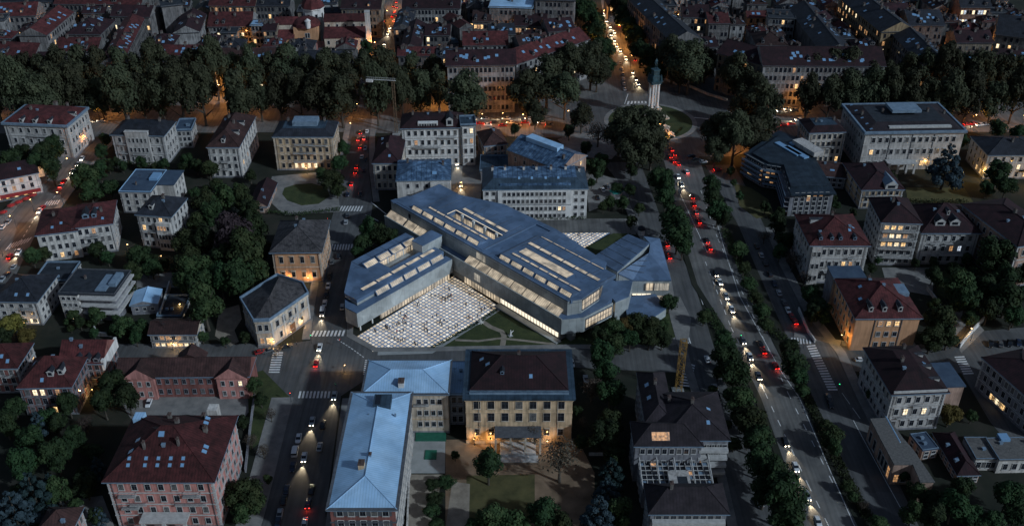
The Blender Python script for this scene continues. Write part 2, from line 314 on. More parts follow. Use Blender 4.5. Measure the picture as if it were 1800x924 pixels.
lawn('garden_path', [(721, 833), (778, 833), (758, 935), (716, 935)], .05, 'sand', 'sandy path below the concrete court')
lawn('garden_path', [(795, 845), (826, 850), (824, 935), (782, 935)], .07, 'sand', 'curving path in the garden')
lawn('garden_path', [(378, 590), (385, 545), (420, 535), (425, 560), (412, 580), (420, 600), (405, 608)], .05, 'sand', 'forked path left of the white villa')
lawn('lawn', [(446, 655), (462, 650), (512, 700), (500, 745), (440, 790), (436, 700)], .05, 'grass', 'dark lawn left of the street corner')
lawn('yard', [(1030, 300), (1085, 315), (1100, 345), (1035, 372)], .05, 'pave', 'paved parking yard behind the long white building')
lawn('yard', [(795, 265), (850, 265), (845, 350), (792, 350)], .05, 'pave', 'alley between the pale buildings')
lawn('yard', [(240, 480), (320, 478), (318, 505), (240, 505)], .05, 'pave', 'grey yard behind the canopy')
lawn('yard', [(1550, 470), (1640, 470), (1640, 520), (1560, 505)], .05, 'pave', 'yard behind the orange palazzo')
lawn('yard', [(1100, 250), (1020, 232), (980, 245), (1010, 275), (1075, 280)], .05, 'pave', 'open paved corner by the roundabout')
lawn('garden_path', [(1640, 540), (1700, 545), (1730, 580), (1690, 620), (1672, 590)], .04, 'pave', 'drive beside the orange palazzo garden')
lawn('garden_path', [(1175, 560), (1195, 520), (1215, 560), (1210, 600), (1160, 611)], .05, 'pave', 'pavement corner right of the museum trees')
lawn('yard', [(105, 880), (180, 870), (205, 935), (90, 935)], .05, 'pave', 'drive left of the pink villa')
lawn('yard', [(700, 384), (1115, 384), (1110, 408), (720, 408)], .06, 'asphalt2', 'dark lane surface behind the museum')
# flat coloured courts
for px, l in (([(731, 758), (784, 758), (784, 774), (730, 774)], 'long green sports sheet on the concrete court'), ([(748, 790), (768, 790), (767, 806), (746, 806)], 'small square green pool cover on the concrete court')):
    b = MB(); P = [un(x, y, .30) for x, y in px]; b.prism(P, .06, .30); o = b.build('court_cover', M['green']); tag(o, l, 'cover')
# path across museum lawn
def ribbon(name, pl, wid, z, mat, label, cat='path'):
    P = [un(x, y, z) for x, y in pl]; b = MB(); q = []
    for i, p in enumerate(P):
        d = (P[min(i + 1, len(P) - 1)] - P[max(i - 1, 0)]).normalized(); n = Vector((-d.y, d.x, 0)) * wid / 2
        q.append((p - n, p + n))
    for i in range(len(P) - 1): b.poly([q[i][0], q[i + 1][0], q[i + 1][1], q[i][1]])
    return tag(b.build(name, M[mat]), label, cat, kind='structure')
ribbon('garden_path', [(846, 563), (862, 574), (882, 582), (886, 590), (883, 610)], 2, .10, 'sand', 'winding sandy path across the museum lawn')
ribbon('garden_path', [(800, 597), (840, 599), (880, 594), (920, 598), (960, 603), (978, 604)], 1.2, .105, 'sand', 'thin sandy path along the museum lawn')
# ---- road markings
PAINTZ = .040
def zebra(name, a, b_, c, d, n, label):
    """corners: a-b first edge, d-c opposite; stripes run from edge ab to edge dc"""
    A, B_, C_, D = [un(*p, PAINTZ) for p in (a, b_, c, d)]; m = MB()
    for i in range(n):
        t0 = (i + .12) / n; t1 = (i + .66) / n
        m.poly([A.lerp(B_, t0), A.lerp(B_, t1), D.lerp(C_, t1), D.lerp(C_, t0)])
    tag(m.build(name, M['paint']), label, 'crossing', kind='structure')
zebra('zebra_crossing', (523, 699), (581, 699), (583, 687), (526, 687), 9, 'zebra crossing on the lower street')
zebra('zebra_crossing', (545, 591), (606, 590), (609, 580), (550, 581), 9, 'zebra crossing by the museum corner')
zebra('zebra_crossing', (580, 439), (620, 439), (622, 429), (583, 429), 8, 'zebra crossing by the ochre villa')
zebra('zebra_crossing', (584, 371), (636, 371), (640, 362), (590, 362), 10, 'zebra crossing on the upper street')
zebra('zebra_crossing', (472, 655), (480, 617), (498, 617), (491, 655), 9, 'zebra crossing by the white villa')
zebra('zebra_crossing', (638, 658), (642, 631), (661, 631), (659, 658), 8, 'zebra crossing by the blue roof corner')
zebra('zebra_crossing', (1194, 678), (1203, 633), (1222, 640), (1214, 680), 9, 'zebra crossing behind the yellow mast')
zebra('zebra_crossing', (1456, 686), (1417, 606), (1432, 604), (1473, 686), 18, 'long zebra crossing over the service road')
zebra('zebra_crossing', (1390, 604), (1428, 604), (1425, 592), (1390, 593), 7, 'short zebra crossing by the orange palazzo')
zebra('zebra_crossing', (1694, 658), (1677, 625), (1694, 624), (1712, 657), 8, 'zebra crossing near the car park')
zebra('zebra_crossing', (75, 363), (112, 357), (116, 350), (82, 354), 8, 'zebra crossing on the diagonal street')
zebra('zebra_crossing', (8, 440), (50, 425), (58, 416), (18, 428), 8, 'zebra crossing at the diagonal street junction')
zebra('zebra_crossing', (1205, 603), (1216, 603), (1212, 590), (1200, 590), 3, 'zebra crossing right of the museum trees')
zebra('zebra_crossing', (1100, 186), (1140, 186), (1138, 178), (1103, 178), 6, 'zebra crossing by the roundabout')
def dashes(name, pl, label, on=3.0, off=4.0, wid=.28, z=PAINTZ):
    P = [un(x, y, z) for x, y in pl]; m = MB()
    for i in range(len(P) - 1):
        L = (P[i + 1] - P[i]).length; d = (P[i + 1] - P[i]).normalized(); n = Vector((-d.y, d.x, 0)) * wid / 2; t = 0
        while t < L:
            a = P[i] + d * t; e = P[i] + d * min(t + on, L); m.poly([a - n, e - n, e + n, a + n]); t += on + off
    tag(m.build(name, M['paint']), label, 'road marking', kind='structure')
dashes('road_marking', [(1193, 335), (1243, 443)], 'dashed edge line on the upper avenue', 1.2, .5, .35)
dashes('road_marking', [(1203, 448), (1236, 535)], 'solid edge line on the avenue', 30, 0, .25)
dashes('road_marking', [(1240, 460), (1285, 575), (1345, 690), (1420, 850), (1470, 950)], 'dashed lane line along the avenue', 3, 4)
dashes('road_marking', [(1232, 335), (1262, 420), (1340, 590), (1385, 690), (1470, 860)], 'second dashed lane line along the avenue', 3, 5)
dashes('road_marking', [(1247, 345), (1274, 440), (1300, 520), (1342, 596), (1373, 652), (1405, 698), (1453, 812), (1505, 930)], 'edge line along the right of the avenue', 40, 0, .25)
dashes('road_marking', [(1480, 690), (1512, 735)], 'lane line on the service road', 6, 2, .2)
dashes('road_marking', [(1500, 738), (1560, 850), (1610, 940)], 'edge line on the service road', 40, 0, .2)
dashes('road_marking', [(593, 596), (618, 612), (640, 628)], 'dashed corner line by the plaza', 1.0, .6, .35)
dashes('road_marking', [(652, 355), (681, 378)], 'white edge line behind the museum', 40, 0, .35)
dashes('road_marking', [(642, 377), (665, 388)], 'short white line behind the museum', 40, 0, .3)
dashes('road_marking', [(1104, 165), (1098, 183)], 'white stop line by the roundabout', 40, 0, .4)
dashes('road_marking', [(1213, 206), (1245, 209)], 'white line at the roundabout exit', 40, 0, .6)
dashes('road_marking', [(20, 450), (60, 385), (110, 330), (150, 275)], 'dashed line along the diagonal street', 2, 2, .3)
# ================================================================ buildings
_wc = {}
curtain_rnd = random.Random(77)
ROT = {'F': 0.0, 'R': math.pi / 2, 'L': -math.pi / 2, 'B': math.pi}
def window_mesh(w, h, tm, style):
    k = ('f', round(w, 1), round(h, 1), tm, style)
    if k not in _wc:
        b = MB(); f = .13; p = .16
        b.box(-w/2-f, -p, 0, -w/2, .02, h); b.box(w/2, -p, 0, w/2+f, .02, h)
        b.box(-w/2-f, -p-.03, h, w/2+f, .02, h+f)
        b.box(-w/2-f-.1, -p-.12, -.16, w/2+f+.1, .02, 0)
        b.box(-.04, -.09, 0, .04, .02, h, m=1); b.box(-w/2, -.088, h*.62, -.04, .02, h*.62+.07, m=1); b.box(.04, -.088, h*.62, w/2, .02, h*.62+.07, m=1)
        if style == 'hood': b.box(-w/2-f-.15, -p-.25, h+f, w/2+f+.15, .02, h+f+.2)
        if style == 'shut':
            b.box(-w/2-f-w*.45, -.10, 0, -w/2-f-.03, .02, h, m=2); b.box(w/2+f+.03, -.10, 0, w/2+f+w*.45, .02, h, m=2)
        _wc[k] = b.mesh('window', [M[tm], M['dtrim'], M['dtrim']])
    k2 = ('p', round(w, 1), round(h, 1))
    if k2 not in _wc:
        b = MB(); b.poly([(-w/2, -.04, 0), (w/2, -.04, 0), (w/2, -.04, h), (-w/2, -.04, h)]); _wc[k2] = b.mesh('pane', [M['glass']])
    return _wc[k], _wc[k2]
def far_window_mesh(w, h, tm, pm):
    k = ('far', round(w, 1), round(h, 1), tm, pm)
    if k not in _wc:
        b = MB(); b.box(-w/2-.2, -.12, -.2, w/2+.2, .02, 0); b.box(-w/2-.2, -.12, h, w/2+.2, .02, h+.2)
        b.box(-w/2-.18, -.1, 0, -w/2, .02, h); b.box(w/2, -.1, 0, w/2+.18, .02, h)
        b.poly([(-w/2, -.04, 0), (w/2, -.04, 0), (w/2, -.04, h), (-w/2, -.04, h)], m=1); _wc[k] = b.mesh('window', [M[tm], M[pm]])
    return _wc[k]
class Bld:
    def __init__(s, name, label, cat, FL, FR, back, yb=None, h=None, group=None, far=False):
        x, y = FL
        s.h = h if h is not None else height_from((FL[0]+FR[0])/2, (FL[1]+FR[1])/2, yb)
        A = un(*FL, s.h); Bq = un(*FR, s.h); u = (Bq - A); s.w = u.length; u /= s.w; v = Vector((-u.y, u.x, 0))
        s.d = abs((un(*back, s.h) - Bq).dot(v)); s.far = far
        s.root = empty(name, (A.x, A.y, 0), math.atan2(u.y, u.x), label, cat, group)
        s.rect = (0, 0, s.w, s.d); s.rf = None
    def sub(s, x0=0, y0=0, w=None, d=None): return (x0, y0, s.w - x0 if w is None else w, s.d - y0 if d is None else d)
    def wall(s, mat, rect=None, z0=0, z1=None, name='wall'):
        x, y, w, d = rect or s.rect; z1 = s.h if z1 is None else z1
        b = MB(); b.prism([(x, y), (x+w, y), (x+w, y+d), (x, y+d)], z0, z1); return b.build(name, M[mat], s.root)
    def ring(s, name, mat, z0, z1, p=.3, rect=None):
        x, y, w, d = rect or s.rect; b = MB()
        b.box(x-p, y-p, z0, x+w+p, y+.05, z1); b.box(x-p, y+d-.05, z0, x+w+p, y+d+p, z1)
        b.box(x-p, y+.05, z0, x+.05, y+d-.05, z1); b.box(x+w-.05, y+.05, z0, x+w+p, y+d-.05, z1)
        return b.build(name, M[mat], s.root)
    def roof(s, kind, mat, rh=None, rect=None, z=None, o=.7, trim='bluetrim', top='flat', inset=None, parapet=.9):
        x, y, w, d = rect or s.rect; z = s.h if z is None else z
        X0, Y0, X1, Y1 = x-o, y-o, x+w+o, y+d+o; W = X1-X0; D = Y1-Y0; b = MB()
        rh = min(W, D) * .26 if rh is None else rh
        e = [(X0, Y0), (X1, Y0), (X1, Y1), (X0, Y1)]
        s.rf = (X0, Y0, W, D, z, rh, kind, inset)
        if kind == 'flat':
            b.box(X0, Y0, z-.3, X1, Y1, z+.05)
            r = b.build('roof', M[mat], s.root)
            if parapet: s.ring('parapet', trim, z-.32, z+parapet, .12, (X0+.3, Y0+.3, W-.6, D-.6))
            return r
        for i in range(4):
            p, q = e[i], e[(i+1) % 4]; b.poly([(*p, z-.4), (*q, z-.4), (*q, z), (*p, z)], m=1)
        b.poly([(*p, z-.4) for p in reversed(e)], m=1)
        E = [(*p, z) for p in e]
        if kind == 'hip':
            if W >= D:
                k = D/2; r0 = (X0+k, Y0+D/2, z+rh); r1 = (X1-k, Y0+D/2, z+rh)
                if W - D < .05: r1 = r0
                b.poly([E[0], E[1], r1, r0] if r0 != r1 else [E[0], E[1], r0]); b.poly([E[2], E[3], r0, r1] if r0 != r1 else [E[2], E[3], r0]); b.poly([E[1], E[2], r1]); b.poly([E[3], E[0], r0])
            else:
                k = W/2; r0 = (X0+W/2, Y0+k, z+rh); r1 = (X0+W/2, Y1-k, z+rh)
                b.poly([E[0], E[1], r0]); b.poly([E[2], E[3], r1]); b.poly([E[1], E[2], r1, r0]); b.poly([E[3], E[0], r0, r1])
            rs = []
            ridge = [(r0, r1)] + [(q, r0 if (Vector(q)-Vector(r0)).length < (Vector(q)-Vector(r1)).length else r1) for q in E]
            for a_, c_ in ridge:
                if (Vector(a_)-Vector(c_)).length > .2: b.tube(Vector(a_)+Vector((0,0,.04)), Vector(c_)+Vector((0,0,.04)), .16, .16, 5, m=2)
        elif kind == 'gablex':   # ridge along x
            r0 = (X0, Y0+D/2, z+rh); r1 = (X1, Y0+D/2, z+rh)
            b.poly([E[0], E[1], r1, r0]); b.poly([E[2], E[3], r0, r1]); b.poly([E[1], E[2], r1], m=3); b.poly([E[3], E[0], r0], m=3)
            b.tube(r0, r1, .16, .16, 5, m=2)
        elif kind == 'gabley':
            r0 = (X0+W/2, Y0, z+rh); r1 = (X0+W/2, Y1, z+rh)
            b.poly([E[1], E[2], r1, r0]); b.poly([E[3], E[0], r0, r1]); b.poly([E[0], E[1], r0], m=3); b.poly([E[2], E[3], r1], m=3)
            b.tube(r0, r1, .16, .16, 5, m=2)
        elif kind == 'mansard':
            k = inset or min(W, D) * .25; T = [(X0+k, Y0+k, z+rh), (X1-k, Y0+k, z+rh), (X1-k, Y1-k, z+rh), (X0+k, Y1-k, z+rh)]
            s.rf = (X0, Y0, W, D, z, rh, kind, k)
            for i in range(4): b.poly([E[i], E[(i+1) % 4], T[(i+1) % 4], T[i]])
            b.poly(T, m=4)
        return b.build('roof', [M[mat], M[trim], M[mat], M[s.gm] if hasattr(s, 'gm') else M['pale'], M[top]], s.root)
    def rz(s, x, y):
        X0, Y0, W, D, z, rh, kind, k = s.rf
        if kind == 'flat': return z + .05
        if kind == 'gablex': return z + rh * (1 - abs(y - Y0 - D/2) / (D/2))
        if kind == 'gabley': return z + rh * (1 - abs(x - X0 - W/2) / (W/2))
        m = min(x-X0, X0+W-x, y-Y0, Y0+D-y)
        return z + rh * min(m / (k if kind == 'mansard' else min(W, D)/2), 1)
    def pitch(s):
        X0, Y0, W, D, z, rh, kind, k = s.rf
        if kind == 'flat': return 0
        if kind == 'gablex': return rh / (D/2)
        if kind == 'gabley': return rh / (W/2)
        return rh / (k if kind == 'mansard' else min(W, D)/2)
    def win(s, side, cols, floors, wh=(1.3, 2.0), rect=None, z0=.4, z1=None, tm='trim', style='std', lit=0.0, litmat='lit1', rows=None, skip=(), m=0.06, litset=None):
        x, y, w, d = rect or s.rect; z1 = s.h if z1 is None else z1
        L = w if side in 'FB' else d; fh = (z1 - z0) / floors
        hh = min(wh[1], fh * .66)
        for r in (rows if rows is not None else range(floors)):
            for c in range(cols):
                if (r, c) in skip: continue
                t = (m + (1-2*m) * (c + .5) / cols) * L; z = z0 + r * fh + (fh - hh) * .5
                p = {'F': (x+t, y, z), 'R': (x+w, y+t, z), 'L': (x, y+d-t, z), 'B': (x+w-t, y+d, z)}[side]
                lm = None
                if litset and (r, c) in litset: lm = litset[(r, c)]
                elif lit and rnd.random() < lit: lm = rnd.choice([litmat, litmat, 'lit2', 'lit3'])
                elif curtain_rnd.random() < .22: lm = 'curtain'
                if s.far:
                    link('window', far_window_mesh(wh[0], hh, tm, lm or 'glass'), s.root, p, (0, 0, ROT[side])); continue
                f, pa = window_mesh(wh[0], hh, tm, style)
                o = link('window', f, s.root, p, (0, 0, ROT[side]))
                link('pane', pa, o, mat=M[lm] if lm else None)
    def chimney(s, fx, fy, hh=1.6, sz=.9, mat='chim'):
        X0, Y0, W, D = s.rf[:4]; x = X0 + fx*W; y = Y0 + fy*D; z = s.rz(x, y); b = MB()
        b.box(x-sz/2, y-sz*.7, z-.8, x+sz/2, y+sz*.7, z+hh); b.box(x-sz/2-.12, y-sz*.7-.12, z+hh, x+sz/2+.12, y+sz*.7+.12, z+hh+.2, m=1)
        for q in (-.25, .25): b.tube((x, y+q*sz, z+hh+.2), (x, y+q*sz, z+hh+.65), .16, .13, 6, m=1)
        b.build('chimney', [M[mat], M['pot']], s.root)
    def slope_frame(s, side, f, g):
        """point on the roof slope: f along the eave, g up the slope (0..1)"""
        X0, Y0, W, D, z, rh, kind, k = s.rf
        run = {'gablex': D/2, 'gabley': W/2}.get(kind, (k if kind == 'mansard' else min(W, D)/2))
        if side == 'F': p = (X0+f*W, Y0+g*run)
        elif side == 'R': p = (X0+W-g*run, Y0+f*D)
        elif side == 'L': p = (X0+g*run, Y0+D-f*D)
        else: p = (X0+W-f*W, Y0+D-g*run)
        return Vector((p[0], p[1], z + rh*g)), rh/run
    def skylight(s, side, f, g, w=1.0, l=1.3, mat='skyl'):
        p, pt = s.slope_frame(side, f, g); a = math.atan(pt)
        k = ('sky', round(w, 1), round(l, 1))
        if k not in _wc:
            b = MB(); b.box(-w/2-.12, -l/2-.12, -.1, w/2+.12, l/2+.12, .10, m=1); b.box(-w/2, -l/2, .10, w/2, l/2, .13); _wc[k] = b.mesh('roof_window', [M['skyl'], M['dtrim']])
        e = (Matrix.Rotation(ROT[side], 4, 'Z') @ Matrix.Rotation(a, 4, 'X')).to_euler()
        link('roof_window', _wc[k], s.root, p, e, M[mat] if mat != 'skyl' else None)
    def dormer(s, side, f, g, w=1.7, hh=1.9, wm='trim', rm='dslate', lit=None):
        p, pt = s.slope_frame(side, f, g); L = min(hh / max(pt, .2), 5) + .3
        b = MB(); b.box(-w/2, 0, -.3, w/2, L, hh)
        b.poly([(-w/2-.2, -.25, hh), (w/2+.2, -.25, hh), (0, -.25, hh+w*.38)], m=0)
        b.poly([(-w/2-.2, -.25, hh), (0, -.25, hh+w*.38), (0, L+w, hh+w*.38), (-w/2-.2, L+.2, hh)], m=1); b.poly([(w/2+.2, -.25, hh), (w/2+.2, L+.2, hh), (0, L+w, hh+w*.38), (0, -.25, hh+w*.38)], m=1)
        o = b.build('dormer', [M[wm], M[rm]], s.root, p, (0, 0, ROT[side]))
        f_, pa = window_mesh(w*.6, hh*.6, 'trim', 'std'); link('pane', pa, o, (0, -.02, hh*.25), mat=M[lit] if lit else None)
    def balcony(s, side, f, z, w=3.0, dp=1.1, rect=None, mat='trim'):
        x, y, W, d = rect or s.rect; t = f * (W if side in 'FB' else d)
        p = {'F': (x+t, y, z), 'R': (x+W, y+t, z), 'L': (x, y+d-t, z)}[side]
        b = MB(); b.box(-w/2, -dp, -.2, w/2, 0, 0)
        b.box(-w/2, -dp, .95, w/2, -dp+.08, 1.05, m=1); n = int(w/.35)
        for i in range(n+1): q = -w/2+.04+(w-.08)*i/n; b.box(q-.03, -dp+.02, 0, q+.03, -dp+.07, .95, m=1)
        for q in (-w/2, w/2-.06): b.box(q, -dp+.08, .95, q+.06, 0, 1.05, m=1)
        b.build('balcony', [M[mat], M['dtrim']], s.root, p, (0, 0, ROT[side]))
    def rpx(s, FL, FR, back, h):
        Mi = (Matrix.Translation(s.root.location) @ Matrix.Rotation(s.root.rotation_euler.z, 4, 'Z')).inverted()
        a, c, e = [Mi @ un(*q, h) for q in (FL, FR, back)]; x0 = min(a.x, c.x); return (x0, (a.y+c.y)/2, abs(c.x-a.x), abs(e.y-(a.y+c.y)/2))
    def part(s, name, mat, boxes):
        b = MB()
        for q in boxes: b.box(*q)
        return b.build(name, M[mat], s.root)
    def std(s, wm, rm, roof='hip', rh=None, floors=3, F=6, side='R', S=4, style='std', lit=.03, wh=(1.4, 2.4), tm='trim', o=.7, cornice=True, course=True, trim='bluetrim', litmat='lit1', top='flat', inset=None, parapet=.9, litset=None):
        s.gm = wm
        s.wall(wm); s.roof(roof, rm, rh, o=o, trim=trim, top=top, inset=inset, parapet=parapet)
        if cornice: s.ring('cornice', tm, s.h-.95, s.h-.42, .32)
        if course:
            for k in range(1, floors): s.ring('string_course', tm, .4+k*(s.h-.9)/floors-.14, .4+k*(s.h-.9)/floors+.16, .22)
            s.ring('plinth', 'grey', 0, .7, .14)
            hh = s.h-.96
            for (x, y) in ((0, 0), (s.w, 0), (s.w if 'R' in side else 0, s.d)):
                z = .75; bx = []
                k = 0
                while z < hh-.5:
                    e = .75 if k % 2 else .5; bx.append((x-(e if x > 0 else .07), y-(.07 if y < 1 else e), z, x+(.07 if x > 0 else e), y+(e if y < 1 else .07), z+.52)); z += .62; k += 1
                s.part('quoin', tm, bx)
            for q in ((.04, .96) if s.w < 60 else (.03, .5, .97)): s.part('drainpipe', 'dtrim', [(s.w*q-.07, -.30, .2, s.w*q+.07, -.15, s.h-.9)])
        if F: s.win('F', F, floors, wh, z1=s.h-.5, tm=tm, style=style, lit=lit, litmat=litmat, litset=litset)
        for q in side:
            if S: s.win(q, S, floors, wh, z1=s.h-.5, tm=tm, style=style, lit=lit*.6, litmat=litmat)
        if floors >= 3 and F >= 4:
            for k in range(rnd.choice([1, 2, 2])):
                s.balcony('F', rnd.choice([.25, .5, .75]), .4+rnd.choice(range(1, floors))*(s.h-.9)/floors+.2, s.w*rnd.choice([.16, .3]), 1.0)
        s.clutter()
        return s
    def clutter(s, n=3):
        X0, Y0, W, D = s.rf[:4]
        for k in range(n):
            x = X0+W*rnd.uniform(.2, .8); y = Y0+D*rnd.uniform(.2, .8); z = s.rz(x, y); b = MB()
            if rnd.random() < .5:
                b.tube((x, y, z-.3), (x, y, z+2.4), .04, .03, 4); b.box(x-.9, y-.03, z+2.0, x+.9, y+.03, z+2.06); b.box(x-.6, y-.03, z+1.6, x+.6, y+.03, z+1.66); b.build('aerial', M['pole'], s.root)
            else:
                b.box(x-.5, y-.4, z-.5, x+.5, y+.4, z+.7); b.box(x-.6, y-.5, z+.7, x+.6, y+.5, z+.8); b.build('roof_vent', M['bluetrim'], s.root)
def B(name, label, cat, FL, FR, back, yb=None, **k): return Bld(name, label, cat, FL, FR, back, yb, **k)

# ---------------- left side, upper row
b = B('palazzo', 'grey stone palazzo with red hipped roof at upper left corner of the boulevard', 'palazzo', (6, 217), (117, 222), (148, 191), 276)
b.std('stone', 'red', 'mansard', 3.2, 3, 7, 'R', 6, 'hood', .02, inset=5.5, top='red', o=.9)
b.chimney(.3, .5); b.chimney(.75, .8); b.chimney(.55, .85, 2.2, 1.4)
for f in (.3, .5, .72): b.dormer('F', f, .2)
b.dormer('R', .5, .2); b.ring('parapet', 'bluetrim', b.h-.02, b.h+.7, .85)
b = B('villa', 'grey stone villa with dark slate roof behind the boulevard trees, a flat annexe beside it', 'villa', (196, 236), (287, 238), (304, 214), 287)
b.std('stone', 'dslate', 'mansard', 3.0, 3, 6, 'R', 4, 'hood', .0, inset=5, top='dslate', o=.8)
b.wall('stone', (b.w*.28, -1.4, b.w*.44, 1.6), 0, b.h+2.2, 'projecting_bay'); b.win('F', 5, 3, (1.1, 2.3), (b.w*.28, -1.4, b.w*.44, 1.6), z1=b.h)
b.ring('cornice', 'trim', b.h+1.9, b.h+2.3, .2, (b.w*.28, -1.4, b.w*.44, 1.6)); b.balcony('F', .5, b.h*.36, 7, 1.0, (b.w*.28, -1.4, b.w*.44, 1.6))
b.chimney(.2, .7); b.chimney(.8, .6)
b = B('annexe', 'small flat roofed stone annexe linked to the dark slate villa, one yellow lit window', 'house', (309, 229), (335, 228), (350, 210), 260)
b.std('stone', 'flatblue', 'flat', floors=3, F=3, side='R', S=3, lit=0); b.wall('stone', (-6, 2, 6, 6), 0, b.h-2, 'link_block'); b.win('F', 1, 1, (3.0, 2.4), (-6, 2, 6, 6), z0=b.h-5.4, z1=b.h-2.2, litset={(0, 0): 'lit2'})
b = B('villa', 'pale villa with brown hipped roof and dormers between the slate villa and the ochre palazzo', 'villa', (365, 258), (419, 258), (448, 205), 312)
b.std('pale', 'brown', 'hip', 5.5, 4, 4, 'R', 7, 'std', .05); b.chimney(.6, .5); b.chimney(.35, .7)
for f in (.3, .6): b.dormer('R', f, .3)
b.dormer('F', .5, .25); b.balcony('F', .5, b.h*.52, 4)
b = B('palazzo', 'ochre palazzo with dark roof terrace and brightly lit ground floor windows', 'palazzo', (480, 240), (584, 240), (593, 214), 299)
b.std('ochre', 'dslate', 'mansard', 2.6, 4, 8, 'R', 4, 'hood', .02, inset=4.5, top='bdark', o=.6, tm='cream', litset={(0, c): 'lit2' for c in (2, 3, 4, 5)})
b.balcony('F', .5, b.h*.27, 11, 1.6); b.balcony('F', .5, b.h*.52, 11, 1.4); b.balcony('F', .5, b.h*.77, 9, 1.2)
for q in (.2, .5, .8): b.chimney(q, .7)
b.part('roof_pavilion', 'bluetrim', [(b.w*.3, b.d*.35, b.h+2.4, b.w*.72, b.d*.75, b.h+5)])
b = B('villa', 'cream house with dark hipped roof beside the street and the blue patched roof', 'villa', (656, 286), (702, 286), (726, 243), 334)
b.std('cream', 'maroon', 'hip', 4.5, 3, 4, 'L', 5, 'std', .05); b.chimney(.5, .3); b.skylight('F', .6, .5); b.skylight('L', .4, .5)
b = B('palazzo', 'white palazzo with red roof, dormers and long balcony behind the blue patched roof', 'palazzo', (706, 225), (812, 223), (812, 200), 292)
b.std('white', 'maroon', 'mansard', 3.6, 4, 8, 'LR', 4, 'hood', .04, inset=6, top='maroon', o=.9)
b.part('roof_gallery', 'white', [(b.w*.27, .4, b.h, b.w*.6, 3.6, b.h+2.2)]); b.win('F', 7, 1, (1.2, 1.4), (b.w*.27, .4, b.w*.33, 3), z0=b.h, z1=b.h+2.2)
b.dormer('F', .78, .15, 3.2, 3.4); b.balcony('F', .42, b.h*.5, 12, 1.3); b.chimney(.2, .5); b.chimney(.62, .6); b.chimney(.9, .4)
b = B('tower_house', 'narrow white corner wing of the white palazzo with lit doorway below', 'house', (811, 220), (835, 219), (835, 205), 292)
b.std('white', 'bdark', 'flat', floors=4, F=2, side='R', S=2, lit=.1)
b = B('house', 'pale house with rusty blue patched metal roof above the museum tip', 'house', (697, 317), (791, 315), (792, 280), 372)
b.gm = 'pale'; b.wall('pale'); b.roof('mansard', 'bpatch', 2.4, o=.5, inset=7, top='bpatch'); b.win('F', 3, 3, (1.2, 2.0), (2, 0, b.w*.6, b.d), z1=b.h-.4); b.skylight('F', .7, .6, 2, 2)
b.part('party_wall', 'pale', [(b.w*.63, -2.2, 0, b.w+.2, 0, b.h-1.0)]); b.chimney(.2, .7); b.chimney(.85, .6)
b = B('apartment_block', 'long white four storey block with dark blue metal roof behind the museum', 'building', (849, 333), (1033, 331), (1033, 294), 385)
b.gm = 'white'; b.wall('white'); b.ring('cornice', 'trim', b.h-.6, b.h-.05, .35); b.roof('mansard', 'bdark', 3.2, o=.4, inset=5.0, top='bpatch')
b.win('F', 2, 4, (1.3, 1.7), (0, 0, b.w*.14, b.d), z1=b.h-.3); b.win('F', 2, 4, (1.3, 1.7), (b.w*.85, 0, b.w*.15, b.d), z1=b.h-.3, lit=.0)
b.wall('white', (b.w*.142, -.9, b.w*.70, 1.0), 0, b.h-.7, 'central_bay')
b.win('F', 14, 4, (1.2, 1.8), (b.w*.142, -.9, b.w*.70, 1), z1=b.h-.3, lit=.0, litset={(1, 12): 'lit2', (1, 13): 'lit3'})
b.ring('string_course', 'dtrim', b.h*.5, b.h*.5+.2, .12, (b.w*.142, -.9, b.w*.70, 1.0)); b.part('roof_dormer_strip', 'bpatch', [(b.w*.16, 1.2, b.h+.3, b.w*.84, 3.2, b.h+1.7)])
for q in (.1, .22, .4, .52, .66, .8, .93): b.chimney(q, .62, 1.6, 1.0, 'pale')
for q in (.35, .47, .6, .72): b.skylight('F', q, .98)
b = B('hall', 'rose walled hall with pitched blue metal roof turned askew behind the long white block', 'building', (893, 263), (985, 298), (1028, 272), h=15)
b.gm = 'rose'; b.wall('rose'); b.roof('gablex', 'bpatch', 4.5, o=.5); b.win('F', 5, 2, (1.2, 2.2), lit=.05); b.win('L', 2, 3, (1.2, 2), z1=b.h-.5)
b.part('roof_lantern', 'bmetal', [(b.w*.15, b.d*.38, b.h+3.2, b.w*.75, b.d*.62, b.h+5.6)]); b.win('R', 3, 3, lit=.2); b.chimney(.9, .3)
b = B('house', 'small rose house with hipped brown roof between the alley and the blue metal hall', 'house', (852, 256), (890, 252), (888, 228), 290)
b.std('rose', 'brown', 'hip', 4, 3, 3, 'L', 3, lit=.05)
b = B('shed', 'low flat roofed sheds along the alley with a yellow lit door', 'shed', (845, 300), (895, 300), (895, 275), 318)
b.std('grey', 'bdark', 'flat', floors=1, F=3, side='L', S=2, lit=.1, course=False)
# ---------------- left side, middle
b = B('restaurant', 'white corner building with lit restaurant terrace and red awnings at far left', 'restaurant', (-60, 327), (66, 303), (40, 284), 352)
b.std('white', 'maroon', 'hip', 4, 3, 7, 'R', 2, 'std', .1, litset={(0, 2): 'lit2', (0, 3): 'lit1', (0, 4): 'lit2', (0, 5): 'lit1', (0, 6): 'lit2', (1, 4): 'lit3', (2, 5): 'lit3'}); b.skylight('F', .75, .5, 1.4, 1.4)
A_ = b; m_ = MB(); m_.box(b.w*.40, -3.6, 3.0, b.w*.98, -.15, 3.2); m_.build('awning', pmat('red_awning', (.30, .02, .02), .8), b.root)
m_ = MB(); m_.box(b.w-.2, 1, 8, b.w+2.6, 6, 11); m_.build('glazed_bay', M['lit3'], b.root)
b = B('apartment_block', 'pale block with flat blue roof and skylight right of the diagonal street', 'building', (210, 336), (264, 337), (318, 300), 374)
